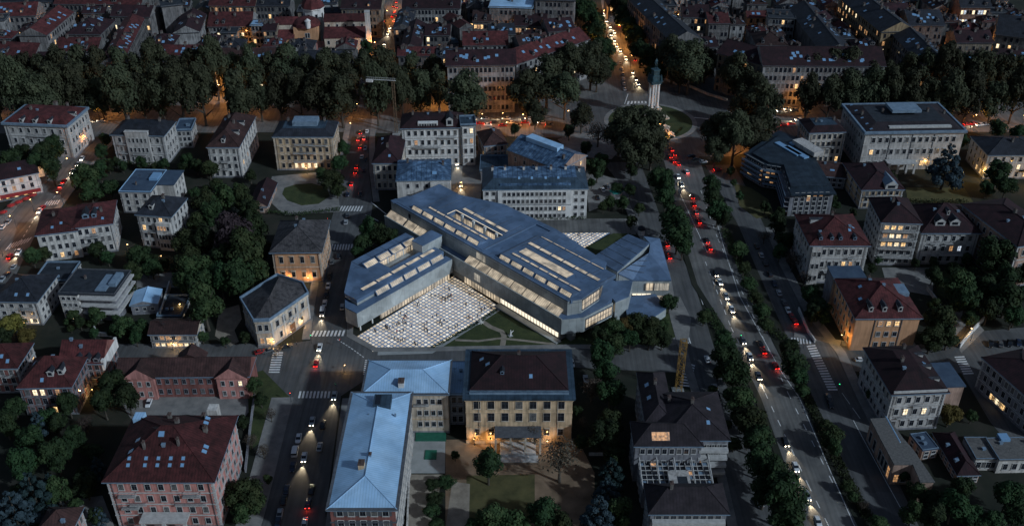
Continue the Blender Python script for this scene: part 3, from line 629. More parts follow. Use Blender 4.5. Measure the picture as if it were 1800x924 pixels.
b.std('pale', 'flatblue', 'flat', floors=3, F=3, side='R', S=4, lit=0, o=.5, parapet=.35, trim='bmetal'); b.wall('pale', (b.w, b.d*.35, 8, b.d*.65), 0, b.h, 'wing')
b.part('wing_roof', 'flatblue', [(b.w+.52, b.d*.33, b.h-.28, b.w+8.5, b.d+.48, b.h+.05)]); b.part('roof_lantern', 'skyl', [(b.w*.7, b.d*.5, b.h+.05, b.w*.98, b.d*.8, b.h+1.2)]); b.chimney(.4, .3, 1.2, .5)
b.win('R', 3, 3, (1.2, 1.8), (b.w, b.d*.35, 8, b.d*.65), z1=b.h-.5)
b = B('villa', 'pale villa with dark slate pyramid roof and arched lower windows', 'villa', (240, 376), (300, 380), (345, 350), 436)
b.std('pale', 'dslate', 'hip', 5, 4, 5, 'R', 4, 'hood', .04); b.balcony('F', .45, b.h*.5, 4); b.dormer('F', .4, .3); b.chimney(.6, .5); b.wall('pale', (b.w*.55, -1.6, b.w*.42, 1.8), 0, b.h*.82, 'projecting_bay')
b.win('F', 4, 3, (1.1, 2.0), (b.w*.55, -1.6, b.w*.42, 1.8), z1=b.h*.8, litset={(2, 0): 'lit3', (2, 1): 'lit3', (2, 2): 'lit3'})
b = B('apartment_block', 'long pale house with wide red tiled roof and dormers beside the diagonal street', 'house', (128, 400), (196, 392), (210, 352), 445)
b.std('pale', 'red', 'hip', 3.4, 3, 5, 'R', 5, 'std', .03); b.balcony('F', .45, b.h*.6, 6); b.balcony('R', .5, b.h*.6, 4)
b.dormer('F', .35, .5, 2.6, 1.6, 'bluetrim'); b.dormer('F', .55, .5, 1.8, 1.6, 'bluetrim'); b.skylight('F', .75, .4); b.chimney(.7, .4)
lw = b.rpx((64, 412), (134, 405), (126, 364), b.h-.6); b.wall('pale', lw, 0, b.h-1.0, 'west_wing'); b.roof('hip', 'red', 3.0, lw, b.h-.6, o=.7); b.win('F', 5, 3, (1.4, 2.2), lw, z1=b.h-1.2, litset={(0, 2): 'lit1', (0, 4): 'lit3'}); b.skylight('F', .4, .4); b.skylight('F', .6, .6); b.chimney(.4, .5)
b = B('house', 'house with dark hipped slate roof and long white front at left edge', 'house', (-12, 528), (64, 529), (106, 484), 570)
b.std('pale', 'dslate', 'hip', 5, 3, 4, 'R', 5, 'std', .0, wh=(1.5, 1.6)); b.win('F', 1, 1, (3, 2), (b.w*.66, 0, b.w*.3, 3), z0=.2, z1=3.4, litset={(0, 0): 'lit2'}); b.skylight('F', .5, .3); b.skylight('F', .75, .3)
b = B('apartment_block', 'dark terraced block with flat roofs and white balcony bands at left', 'building', (104, 514), (200, 517), (208, 476), 562)
b.gm = 'pale'; b.wall('grey'); b.roof('flat', 'flat', o=.5, trim='dtrim', parapet=.5); b.wall('pale', (b.w*.02, -1.5, b.w*.34, 1.7), 0, b.h, 'stair_bay'); b.part('bay_roof', 'flat', [(b.w*.02-.3, -1.8, b.h+.06, b.w*.36+.3, .2, b.h+.3)])
b.win('F', 3, 4, (1.3, 1.4), (b.w*.02, -1.5, b.w*.34, 1.7), litset={(0, 1): 'lit2', (0, 2): 'lit1'})
for k in (.34, .6, .86): b.part('balcony', 'trim', [(b.w*.38, -2.0, b.h*k-.1, b.w+1.2, -.02, b.h*k+.55), (b.w+.02, -.02, b.h*k-.1, b.w+1.3, b.d, b.h*k+.55)])
b.win('F', 5, 3, (1.6, 1.6), (b.w*.4, 0, b.w*.58, b.d), z0=b.h*.1, lit=.05); b.part('roof_terrace', 'bluetrim', [(b.w*.62, b.d*.1, b.h+.06, b.w*.82, b.d*.8, b.h+.5), (b.w*.82, b.d*.3, b.h+.06, b.w*.95, b.d*.8, b.h+1.6)]); b.chimney(.3, .6, 1.2, .6)
b = B('house', 'flat dark roofed house between the hipped slate roof and the terraced block', 'house', (60, 494), (118, 494), (125, 462), 520)
b.std('grey', 'flat', 'flat', floors=2, F=4, side='R', S=2, lit=.0, o=.4)
b = B('pavilion', 'open pavilion with pale blue pitched canopy roof in a garden yard', 'pavilion', (229, 536), (276, 533), (292, 508), 552)
b.gm = 'grey'; b.wall('grey'); b.roof('gabley', 'bmetal', 1.6, o=.4); b.win('F', 3, 1, (1.2, 1.4))
b = B('shed', 'long low dark flat roofed shed right of the blue canopy pavilion', 'shed', (276, 556), (318, 556), (322, 520), 564)
b.std('grey', 'flat', 'flat', floors=1, F=2, side='R', S=3, lit=.6, course=False, o=.3)
b = B('house', 'small two storey house with brown roof and bright lit shopfront', 'house', (263, 586), (344, 586), (346, 561), 611)
b.std('cream', 'brown', 'gablex', 2.4, 2, 7, 'R', 2, 'std', 0, litset={(0, c): ('lit2' if c % 2 else 'lit1') for c in range(7)} | {(1, c): 'lit3' for c in (1, 2, 4)}); b.balcony('F', .5, b.h*.48, b.w*.95, 1.0)
b = B('palazzo', 'ochre square villa with grey slate hipped roof beside the zebra crossing', 'villa', (478, 442), (562, 441), (572, 389), 496)
b.std('orange', 'slate', 'hip', 6, 2, 4, 'R', 6, 'hood', 0, o=1.1, tm='cream', wh=(1.5, 3.0)); b.win('F', 4, 2, (1.4, 2.4), z1=b.h-.5, rows=[0], tm='cream', litset={(0, 2): 'lit3'}); b.chimney(.4, .75)
# ---------------- left side, lower
b = B('brick_house', 'tall brick house with pointed red hipped roof and yellow lit top windows', 'house', (33, 680), (124, 678), (142, 630), 728)
b.std('brick', 'red', 'hip', 7, 3, 6, 'R', 5, 'std', .0, tm='grey', litset={(2, 1): 'lit2', (2, 2): 'lit2', (2, 4): 'lit3', (0, 3): 'lit1'}); b.dormer('F', .6, .35, 2); b.dormer('F', .78, .4); b.skylight('F', .45, .25); b.skylight('L', .4, .4, 1.5, 1.5)
b = B('brick_house', 'brick house with red roof and blue gutter cut by the left edge', 'house', (-45, 646), (29, 645), (56, 604), 690)
b.std('brick', 'red', 'hip', 5, 3, 4, 'R', 5, 'std', .05, tm='trim'); b.skylight('F', .6, .5); b.skylight('F', .75, .3)
b = B('brick_house', 'red roofed brick house with white gable end and roof terrace', 'house', (106, 637), (179, 637), (205, 598), 676)
b.std('brick', 'red', 'gablex', 5, 3, 5, 'R', 4, 'std', .0, tm='grey'); b.part('gable_wall', 'white', [(b.w-.1, -.4, b.h-3, b.w+.75, b.d+.4, b.h+1.2)])
for q in (.45, .65, .85): b.dormer('F', q, .06, 2.0, 1.5, 'grey')
b = B('long_house', 'long low brick range with brown roof and two gabled bays above the drive', 'building', (206, 662), (437, 660), (437, 628), 697)
b.gm = 'brick'; b.wall('brick'); b.ring('cornice', 'grey', b.h-.7, b.h-.4, .2); b.roof('gablex', 'brown', 4.2, o=.5); b.win('F', 15, 2, (1.2, 1.9), tm='grey', m=.02)
for fx, l in ((.17, 0), (.87, 1)):
    x = b.w*fx; b.wall('pink', (x-5, -1.3, 10, 1.5), 0, b.h+.2, 'gabled_bay'); t = b.rf
    m_ = MB(); m_.poly([(x-5.6, -1.8, b.h+.2), (x+5.6, -1.8, b.h+.2), (x, -1.8, b.h+4.4)], m=1); m_.poly([(x-5.6, -1.8, b.h+.2), (x, -1.8, b.h+4.4), (x, b.d/2, b.h+4.4), (x-5.6, 1, b.h+.2)]); m_.poly([(x+5.6, -1.8, b.h+.2), (x+5.6, 1, b.h+.2), (x, b.d/2, b.h+4.4), (x, -1.8, b.h+4.4)])
    m_.build('gable_roof', [M['brown'], M['pink']], b.root); b.win('F', 3, 2, (1.1, 1.9), (x-5, -1.3, 10, 1.5), litset={(1, 2): 'lit2'} if l else None)
m_ = MB(); x = b.w*.53; m_.poly([(x-5, b.d*.55, b.h+2.4), (x+5, b.d*.55, b.h+2.4), (x, b.d*.4, b.h+6.2)]); m_.poly([(x-5, b.d*.55, b.h+2.4), (x, b.d*.4, b.h+6.2), (x, b.d+.5, b.h+6.2), (x-5, b.d+.5, b.h+2)]); m_.poly([(x+5, b.d*.55, b.h+2.4), (x+5, b.d+.5, b.h+2), (x, b.d+.5, b.h+6.2), (x, b.d*.4, b.h+6.2)]); m_.build('cross_gable_roof', M['brown'], b.root)
b = B('villa', 'large pink brick villa with broad red roof full of roof windows at lower left', 'villa', (186, 843), (373, 843), (404, 733), 925)
b.std('pink', 'red', 'hip', 8.5, 4, 7, 'R', 6, 'std', .0, wh=(1.5, 2.3), tm='trim', o=1.0, trim='bluetrim')
for f in (.21, .36, .47, .58, .69):
    b.skylight('F', f, .30, .9, 1.0); b.skylight('F', f, .42, .9, 1.0)
for f in (.35, .42): b.skylight('R', f-.02, .35, 1.2, 1.4); b.skylight('R', f+.36, .5, 1.2, 1.4)
b.skylight('F', .46, .85, 1.6, 1.6); b.skylight('L', .7, .45, 1.4, 1.6); b.skylight('L', .55, .5, 1.2, 1.4)
for f, g in ((.33, .30), (.63, .33)): b.chimney(f, g, 2.4, .6)
b.chimney(.55, .62, 1.5, 1.0); b.chimney(.8, .6, 1.8, 1.0); b.chimney(.72, .85); b.chimney(.4, .85)
b.balcony('F', .17, b.h*.70, 5, 1.4); b.balcony('F', .78, b.h*.70, 5, 1.4); b.balcony('F', .17, b.h*.45, 5, 1.4)
b.part('porch', 'trim', [(b.w*.27, -4.2, b.h*.30, b.w*.72, -.15, b.h*.30+.6), (b.w*.28, -4.0, 0, b.w*.31, -3.2, b.h*.30), (b.w*.48, -4.0, 0, b.w*.51, -3.2, b.h*.30), (b.w*.68, -4.0, 0, b.w*.71, -3.2, b.h*.30)])
b.part('roof_terrace', 'bmetal', [(b.w*.02, b.d*.86, b.h+.3, b.w*.12, b.d*.98, b.h+2.6)]); b.part('lift_tower', 'pale', [(b.w*.72, b.d+.8, 0, b.w*.82, b.d+4, b.h+2.0)])
b = B('house', 'small house with brown hipped roof cut by the bottom edge at left', 'house', (66, 935), (122, 935), (136, 893), 975)
b.std('pink', 'brown', 'hip', 4, 2, 3, 'R', 3, lit=0)
b = B('shed', 'low red roofed shed beside the oval lawn path', 'shed', (437, 362), (468, 362), (478, 322), 374)
b.std('rose', 'maroon', 'gabley', 3, 1, 2, 'R', 3, lit=0, course=False)
# octagonal white villa
hv = height_from(455, 560, 608)
pv = [un(x, y, hv) for x, y in ((447, 562), (474, 561), (540, 515), (531, 498), (487, 484), (424, 524))]
ctr = sum(pv, Vector()) / len(pv); ctr.z = 0
oct_root = empty('villa', ctr, 0, 'white stone corner villa with grey slate roof and wreath ornament beside the crossing', 'villa')
pl_ = [(p - ctr) for p in pv]
m_ = MB(); m_.prism([(p.x, p.y) for p in pl_], 0, hv - .3); m_.build('wall', M['cream'], oct_root)
for z0, z1, k, nm, mt in ((hv-1.5, hv-.55, 1.03, 'cornice', 'cream'), (hv-.5, hv+.7, 1.05, 'balustrade', 'bluetrim'), (hv*.52, hv*.52+.35, 1.02, 'string_course', 'trim'), (0, .9, 1.02, 'plinth', 'grey')):
    m_ = MB(); q = [(p.x*k, p.y*k) for p in pl_]; q2 = [(p.x*(k-.045), p.y*(k-.045)) for p in pl_]; n = len(q)
    for i in range(n):
        j = (i+1) % n; m_.poly([(*q[i], z0), (*q[j], z0), (*q[j], z1), (*q[i], z1)]); m_.poly([(*q[i], z1), (*q[j], z1), (*q2[j], z1), (*q2[i], z1)]); m_.poly([(*q2[i], z1), (*q2[j], z1), (*q2[j], z0), (*q2[i], z0)]); m_.poly([(*q[j], z0), (*q[i], z0), (*q2[i], z0), (*q2[j], z0)])
    m_.build(nm, M[mt], oct_root)
m_ = MB(); q = [Vector((p.x*.985, p.y*.985, hv-.1)) for p in pl_]; ra = un(490, 488, hv+5.5)-ctr; rb_ = un(474, 520, hv+5.5)-ctr
ra.z = rb_.z = hv+5.5; n = len(q)
for i in range(n):
    j = (i+1) % n; ta = ra if (q[i]-ra).length < (q[i]-rb_).length else rb_; tb = ra if (q[j]-ra).length < (q[j]-rb_).length else rb_
    m_.poly([q[i], q[j], tb, ta] if ta is not tb else [q[i], q[j], ta])
m_.build('roof', M['slate'], oct_root)
def wall_windows(root, a, b_, cols, zs, wh, tm='trim', style='std', lit=None, m=.08, door=None):
    """windows as parts along a wall from a to b_ (local coordinates, outward to the right of travel a->b_)"""
    d = (b_ - a); L = d.length; d = d / L; ang = math.atan2(d.y, d.x)
    for r, z in enumerate(zs):
        for c in range(cols):
            t = (m + (1-2*m)*(c+.5)/cols)*L; p = a + d*t; f, pa = window_mesh(wh[0], wh[1], tm, style)
            o = link('window', f, root, (p.x, p.y, z), (0, 0, ang)); lm = lit.get((r, c)) if lit else None
            link('pane', pa, o, mat=M[lm] if lm else None)
wall_windows(oct_root, pl_[0], pl_[1], 2, (1.6, hv*.6), (1.3, 2.6), lit={(0, 1): 'lit1', (0, 0): 'lit3'}); wall_windows(oct_root, pl_[1], pl_[2], 5, (hv*.6,), (1.5, 2.6), style='hood'); wall_windows(oct_root, pl_[1], pl_[2], 3, (2.0,), (1.2, 2.4)); wall_windows(oct_root, pl_[2], pl_[3], 1, (1.6, hv*.6), (1.2, 2.4)); wall_windows(oct_root, pl_[5], pl_[0], 4, (1.6, hv*.6), (1.2, 2.4))
e = (pl_[2]-pl_[1]); L = e.length; e /= L; mp = pl_[1]+e*L*.52; nrm = Vector((e.y, -e.x, 0)); ang = math.atan2(e.y, e.x)
m_ = MB(); m_.box(-1.3, -.12, 0, 1.3, .05, 4.0); m_.build('door', pmat('brown_door', (.16, .08, .04), .6), oct_root, (mp.x+nrm.x*.1, mp.y+nrm.y*.1, 0.3), (0, 0, ang))
m_ = MB()
for k in range(16):
    a0 = 2*math.pi*k/16; a1 = 2*math.pi*(k+1)/16; m_.tube((1.1*math.cos(a0), -.3, 1.1*math.sin(a0)), (1.1*math.cos(a1), -.3, 1.1*math.sin(a1)), .3, .3, 6)
for sg in (-1, 1): m_.tube((sg*1.3, -.3, -.2), (sg*2.6, -.3, -.8), .35, .12, 6)
m_.build('wreath_ornament', M['trim'], oct_root, (mp.x, mp.y, 6.4), (0, 0, ang))
for t in (.02, .33, .68, .98):
    p = pl_[1]+e*L*t; m_ = MB(); m_.box(-.4, -.22, .9, .4, .02, hv-1.4); m_.build('pilaster', M['trim'], oct_root, (p.x, p.y, 0), (0, 0, ang))
# ---------------- centre bottom
b = B('palazzo', 'tan stone palazzo with dark red hipped roof and canopy porch below the museum', 'palazzo', (818, 697), (1007, 697), (996, 616), 778)
b.gm = 'tan'; b.wall('tan'); b.ring('cornice', 'bdark', b.h-.9, b.h-.2, .8); b.ring('cornice', 'tan', b.h-1.6, b.h-.92, .35)
m_ = MB(); m_.box(-.9, -.9, b.h-.2, b.w+.9, b.d+.9, b.h+.05); m_.build('gutter_deck', M['bdark'], b.root)
b.roof('hip', 'maroon', 6.0, (1.2, 2.6, b.w-2.4, b.d-3.4), b.h+.45, o=0)
b.part('balustrade', 'bluetrim', [(1.2, 1.0, b.h+.05, b.w-1.2, 1.25, b.h+.85)])
b.win('F', 7, 3, (2.1, 3.6), z0=3.5, z1=b.h-.6, rows=[1, 2], tm='cream', m=.04); b.win('F', 7, 3, (1.7, 2.6), z0=2.2, z1=b.h-1.2, rows=[0], tm='cream', m=.04, skip=((0, 2), (0, 3), (0, 4)))
for k in (.36, .66): b.ring('string_course', 'tan', b.h*k, b.h*k+.3, .14)
b.ring('plinth', 'tan', 0, 1.6, .2); b.win('R', 5, 3, (1.6, 2.6)); b.win('L', 5, 3, (1.6, 2.6))
b.part('canopy', 'dtrim', [(b.w*.27, -5.5, b.h*.37, b.w*.71, -.2, b.h*.37+.25)])
for q in (.28, .42, .56, .70): b.part('canopy_column', 'cream', [(b.w*q-.3, -5.2, 0, b.w*q+.3, -4.6, b.h*.37)])
b.win('F', 3, 1, (2.6, 4.0), (b.w*.3, 0, b.w*.38, 1), z0=.8, z1=6.6, litset={(0, 2): 'lit3'})
b.part('steps', 'trim', [(b.w*.30, -9, 0, b.w*.68, -6.2, .4), (b.w*.32, -6.2, 0, b.w*.66, -.25, .8)])
b.skylight('L', .35, .35, 1.2, 1.4); b.skylight('L', .55, .55, 1.2, 1.4); b.dormer('F', .33, .45, 1.2, 1.2, 'bluetrim'); b.skylight('F', .62, .4); b.chimney(.5, .55, 1.2)
for q in (.12, .86): b.part('drainpipe', 'cream', [(b.w*q, -.22, .2, b.w*q+.2, -.02, b.h-1)])
# blue roofed L block: long wing
hb_ = 20.0
A1 = B('museum_annexe', 'L shaped block with pale blue seamed metal roof along the lower street', 'building', (579, 892), (694, 892), (709, 692), h=hb_)
b = A1; b.gm = 'pale'; b.wall('brick', (0, 0, b.w, .5)); b.wall('pale', (0, .5, b.w, b.d-.5)); b.roof('hip', 'bmetal', 3.2, o=.9, trim='bluetrim')
b.ring('gutter', 'dtrim', b.h+.0, b.h+.25, 1.0); b.win('F', 5, 5, (1.6, 2.2), style='shut', lit=.0); b.win('R', 14, 5, (1.3, 2.0), m=.02); b.ring('string_course', 'dtrim', b.h*.72, b.h*.72+.3, .3)
b.part('roof_hatch', 'bdark', [(b.w*.42, b.d*.80, b.h+1.0, b.w*.72, b.d*.91, b.h+3.6)]); b.part('hatch_glass', 'glass', [(b.w*.45, b.d*.81, b.h+3.62, b.w*.54, b.d*.90, b.h+3.68)])
b.chimney(.42, .28, 1.6, 1.6, 'tan'); b.chimney(.52, .36, .8, .7, 'bluetrim'); b.win('L', 12, 5, (1.3, 2.0), lit=.02)
for q in (.35, .8): b.part('rain_vent', 'bluetrim', [(b.w*q, b.d*.74, b.h+1.4, b.w*q+.5, b.d*.74+.5, b.h+2.5)])
b = B('museum_annexe', 'pale stone rear wing with light blue roof joining the L block to the tan palazzo', 'building', (704, 691), (787, 691), (788, 634), 760)
hw = b.h
b.gm = 'cream'; b.wall('cream', (2.5, 0, b.w-2.5, b.d)); b.wall('cream', (-11.5, 8, 14, b.d-8), name='corner_wall'); b.roof('hip', 'bmetal', 3.0, (-12, 0, b.w+12, b.d), o=.6, trim='bluetrim')
b.ring('gutter', 'dtrim', b.h+.0, b.h+.2, .7, (-12, 0, b.w+12, b.d)); b.win('F', 4, 3, (1.3, 2.0), (4, 0, b.w-5, b.d), z0=1.5, z1=b.h-1); b.ring('string_course', 'tan', b.h*.35, b.h*.35+.25, .12, (2.5, 0, b.w-2.5, b.d)); b.balcony('F', .42, b.h*.72, 5, .9); b.chimney(.45, .2, 1.6, 1.8, 'white'); b.ring('plinth', 'grey', 0, .8, .15, (2.5, 0, b.w-2.5, b.d))
b = B('link_block', 'narrow link with blue flat roof between the stone wing and the tan palazzo', 'building', (790, 692), (816, 692), (816, 635), 745)
b.std('grey', 'bmetal', 'flat', floors=3, F=2, side='', S=0, lit=0, o=.2, parapet=.25, cornice=False)
# ---------------- bottom right complex
b = B('mansion', 'dark roofed mansion with lit roof skylight right of the garden trees', 'building', (1117, 782), (1234, 782), (1222, 742), 845)
b.gm = 'grey'; hm = b.h; b.wall('grey'); b.roof('hip', 'vdark', 4.0, o=.6, trim='bluetrim'); b.win('F', 8, 3, (1.3, 2.0)); b.win('L', 4, 3, (1.3, 2.0))
for q in (.30, .36, .42, .48): b.skylight('F', q, .45, 1.5, 2.6, 'lit3')
rw = b.rpx((1136, 741), (1184, 741), (1170, 655), hm+.5); b.wall('grey', rw, 0, hm+.1, 'rear_wing'); b.roof('hip', 'vdark', 3.4, rw, hm+.5, o=.5, trim='bluetrim')
for f in (.35, .6): b.skylight('L', f, .5, 1.6, 1.4)
b.chimney(.5, .6); b.win('L', 7, 3, (1.2, 1.8), rw)
ew = b.rpx((1166, 771), (1281, 772), (1250, 690), hm+.9); b.wall('grey', ew, 0, hm+.5, 'east_wing'); b.roof('hip', 'vdark', 5.2, ew, hm+.9, o=.6, trim='bluetrim')
b.win('F', 5, 4, (2.2, 1.2), (ew[0]+ew[2]*.55, ew[1], ew[2]*.45, 4)); b.win('R', 7, 4, (1.3, 1.8), ew); b.chimney(.5, .5); b.chimney(.2, .7); b.skylight('F', .7, .5); b.skylight('R', .5, .5)
for k in (.2, .4, .6, .8): b.part('balcony', 'trim', [(ew[0]+ew[2]*.55, ew[1]-1.8, hm*k-.15, ew[0]+ew[2], ew[1]-.15, hm*k+.9)])
# conservatory
g = B('conservatory', 'steel and glass conservatory roof between two dark roofed wings', 'conservatory', (1130, 858), (1255, 858), (1240, 795), 892)
g.wall('grey', z1=g.h-2.0); m_ = MB(); n = 12; RH = 2.6
for i in range(n+1):
    x = g.w*i/n; m_.box(x-.09, 0, g.h-2, x+.09, g.d, g.h-.2)
for j in range(9): y = g.d*j/8; m_.box(0, y-.09, g.h-.19, g.w, y+.09, g.h+.02)
for i in range(0, n+1, 3):
    x = g.w*i/n; m_.tube((x, 0, g.h+.2), (x, g.d, g.h+2.4), .22, .22, 6)
m_.build('steel_frame', M['trim'], g.root)
for i in range(n):
    for j in range(8):
        m_ = MB(); m_.box(g.w*i/n+.14, g.d*j/8+.12, g.h-.5, g.w*(i+1)/n-.14, g.d*(j+1)/8-.12, g.h-.42); o = m_.build('glass_panel', M['glass' if rnd.random() < .72 else 'bluetrim' if rnd.random() < .85 else 'lit3'], g.root)
m_ = MB(); m_.box(g.w*.38, g.d*.05, g.h-.4, g.w*.68, g.d*.4, g.h+1.2); m_.build('stair_head', M['stone'], g.root); m_ = MB(); m_.box(g.w*.5, g.d*.02, g.h+1.21, g.w*.64, g.d*.25, g.h+1.25); m_.build('stair_head_deck', M['flat'], g.root)
g.win('R', 4, 3, (2.0, 1.2)); g.win('L', 4, 3, (1.4, 2.0))
b = B('mansion', 'dark red roofed front wing of the mansion below the glass conservatory', 'building', (1144, 900), (1278, 900), (1262, 852), 970)
b.gm = 'grey'; b.wall('grey'); b.roof('hip', 'vdark', 4.5, o=.8, trim='bluetrim'); b.win('F', 9, 4, (1.6, 1.6), lit=.0)
for k in (.3, .55, .8): b.part('balcony', 'trim', [(b.w*.02, -1.8, b.h*k-.15, b.w*.98, -.15, b.h*k+.9)])
b.chimney(.3, .5); b.win('R', 4, 4, (1.3, 1.8)); b.win('L', 4, 4, (1.3, 1.8))
# ---------------- right side
hc = height_from(1428, 338, 378)
pc = [un(x, y, hc) for x, y in ((1388, 340), (1466, 338), (1452, 312), (1420, 262), (1404, 246), (1369, 234), (1340, 248), (1312, 270), (1348, 293), (1376, 312))]
pc = [un(x, y, hc) for x, y in ((1390, 340), (1466, 338), (1421, 263), (1404, 246), (1370, 232), (1311, 271), (1345, 290), (1376, 295))]
cc = sum(pc, Vector())/len(pc); cc.z = 0
cr_ = empty('apartment_block', cc, 0, 'curved dark block with sweeping blue black roof and stacked balconies beside the roundabout', 'building')
pq = [p-cc for p in pc]
m_ = MB(); m_.prism([(p.x, p.y) for p in pq], 0, hc-.5); m_.build('wall', M['grey'], cr_)
m_ = MB(); m_.prism([(p.x*1.05, p.y*1.05) for p in pq], hc-.5, hc+.2); m_.prism([(p.x*.85, p.y*.85) for p in pq], hc+.2, hc+1.2); m_.build('roof', M['vblue'], cr_)
for k in range(1, 5):
    z = hc*k/5; m_ = MB(); a, c_, e_ = pq[5], pq[6], pq[7]
    for (p, q) in ((pq[5], pq[6]), (pq[6], pq[7]), (pq[7], pq[0])):
        d = (q-p).normalized(); nn = Vector((d.y, -d.x, 0)); m_.prism([(p.x, p.y), (q.x, q.y), ((q+nn*2.2).x, (q+nn*2.2).y), ((p+nn*2.2).x, (p+nn*2.2).y)], z, z+.25)
        m_.prism([((q+nn*2.1).x, (q+nn*2.1).y), ((p+nn*2.1).x, (p+nn*2.1).y), ((p+nn*2.3).x, (p+nn*2.3).y), ((q+nn*2.3).x, (q+nn*2.3).y)], z+.25, z+1.2, m=1)
    m_.build('balcony', [M['grey'], M['bluetrim']], cr_)
wall_windows(cr_, pq[5], pq[6], 7, [hc*k/5+.6 for k in range(5)], (1.6, 1.9), lit={(1, 1): 'lit1', (1, 2): 'lit3', (2, 6): 'lit3', (1, 6): 'lit3', (3, 6): 'lit3'})
wall_windows(cr_, pq[6], pq[7], 3, [hc*k/5+.6 for k in range(5)], (1.6, 1.9), lit={(3, 0): 'lit3', (2, 0): 'lit1', (1, 1): 'lit3', (3, 1): 'lit3'}); wall_windows(cr_, pq[7], pq[0], 4, [hc*k/5+.6 for k in range(5)], (1.6, 1.9))
wall_windows(cr_, pq[0], pq[1], 6, [hc*k/5+.6 for k in range(5)], (1.5, 1.9), lit={(4, 2): 'lit2', (4, 3): 'lit3', (4, 4): 'lit3', (3, 2): 'lit3'})
for x, y, sx, sy in ((1385, 262, 3, 16), (1400, 268, 3, 14), (1397, 252, 5, 3)):
    p = un(x, y, hc+1.3)-cc; m_ = MB(); m_.box(-sx/2, -sy/2, hc+1.2, sx/2, sy/2, hc+1.8); m_.build('roof_skylight', M['skyl'], cr_, (p.x, p.y, 0), (0, 0, R(28)))
p = un(1405, 262, hc+1.3)-cc; m_ = MB(); m_.box(-3, -8, hc+1.2, 3, 8, hc+3.4); m_.build('stair_head', M['stone'], cr_, (p.x+4, p.y, 0), (0, 0, R(25)))
b = B('house', 'small cream house with dark roof terrace right of the roundabout trees', 'house', (1424, 233), (1487, 231), (1478, 208), 287)
b.std('cream', 'maroon', 'mansard', 2.2, 4, 6, 'L', 5, 'hood', .06, inset=4, top='bdark'); b.balcony('F', .5, b.h*.55, 9); b.chimney(.3, .5); b.chimney(.8, .6)
b = B('palazzo', 'large grey stone palazzo with dark courtyard roof and pale eaves at upper right', 'palazzo', (1522, 234), (1696, 231), (1645, 183), 298)
b.gm = 'stone'; b.wall('stone'); b.ring('cornice', 'trim', b.h-1, b.h-.42, .4); b.roof('mansard', 'vdark', 2.6, o=1.0, inset=8, top='flat', trim='bluetrim'); b.ring('parapet', 'bluetrim', b.h+.02, b.h+.8, .9)
for k in (.36, .68): b.ring('string_course', 'trim', b.h*k, b.h*k+.25, .12)
b.win('F', 13, 3, (1.6, 2.5), style='hood', litset={(1, 0): 'lit1', (0, 7): 'lit2', (0, 8): 'lit1', (0, 9): 'lit3'}, z1=b.h-.8); b.win('L', 9, 3, (1.4, 2.3), z1=b.h-.8); b.win('R', 9, 3, (1.4, 2.3), z1=b.h-.8)
b.part('roof_gallery', 'trim', [(b.w*.25, 2.2, b.h+.2, b.w*.88, 4.2, b.h+1.9)]); b.part('roof_pavilion', 'bluetrim', [(b.w*.35, b.d*.4, b.h+4.2, b.w*.65, b.d*.7, b.h+5.6)])
for q in (.1, .3, .55, .75, .92): b.chimney(q, .55); b.skylight('L', q, .5)
for q in (.26, .48, .7): b.part('drainpipe', 'dtrim', [(b.w*q, -.24, .2, b.w*q+.25, -.02, b.h-1)])
b.part('portico', 'trim', [(b.w*.25, -5, 5.2, b.w*.55, -.2, 5.8), (b.w*.26, -4.8, 0, b.w*.28, -4.0, 5.2), (b.w*.35, -4.8, 0, b.w*.37, -4.0, 5.2), (b.w*.44, -4.8, 0, b.w*.46, -4.0, 5.2), (b.w*.52, -4.8, 0, b.w*.54, -4.0, 5.2)])
b = B('house', 'brown roofed house with bare ochre side wall and oval attic window', 'house', (1516, 333), (1588, 332), (1558, 286), 366)
b.std('ochre', 'maroon', 'hip', 4.5, 3, 6, 'L', 3, lit=0, tm='trim'); b.dormer('F', .68, .04, 5.5, 2.0, 'trim', 'bluetrim')
b = B('house', 'low brown roofed house squeezed behind the curved dark block', 'house', (1440, 308), (1486, 312), (1474, 286), 330)
b.std('grey', 'brown', 'gablex', 3, 2, 4, 'L', 2, lit=0); b.skylight('F', .5, .5, 2, 1)
b = B('villa', 'ornate stone villa with red hipped roof, round dormers and balcony right of the avenue', 'villa', (1426, 430), (1527, 430), (1500, 378), 497)
b.std('stone', 'red', 'hip', 6, 3, 7, 'L', 6, 'hood', .0, o=.9, litset={(1, 4): 'lit1', (0, 3): 'lit3', (1, 5): 'lit3'}); b.balcony('F', .55, b.h*.34, 12, 2.0)
for f in (.2, .38, .52, .75): b.dormer('F', f, .2, 1.3, 1.2, 'bluetrim')
b.dormer('L', .4, .3); b.chimney(.5, .62); b.skylight('F', .7, .55); b.skylight('R', .4, .4)
b.wall('stone', (b.w*.02, -1.2, b.w*.18, 1.4), 0, b.h-.5, 'corner_bay'); b.win('F', 2, 3, (1.1, 2.2), (b.w*.02, -1.2, b.w*.18, 1.4), z1=b.h-1)
b = B('apartment_block', 'house with maroon hipped roof and three rows of warm lit balcony windows', 'building', (1551, 390), (1619, 392), (1590, 350), 466)
b.std('stone', 'maroon', 'hip', 5, 5, 5, 'L', 6, lit=.0, wh=(1.7, 1.7), litset={(4, 0): 'lit1', (4, 1): 'lit1', (4, 2): 'lit1', (3, 0): 'lit3', (3, 1): 'lit2', (3, 2): 'lit2', (3, 3): 'lit3', (2, 0): 'lit1', (2, 1): 'lit1', (2, 2): 'lit2', (2, 3): 'lit1'})
for k in (.2, .4, .6, .8): b.balcony('F', .5, b.h*k+.1, b.w*.96, 1.3)
b.chimney(.4, .5)
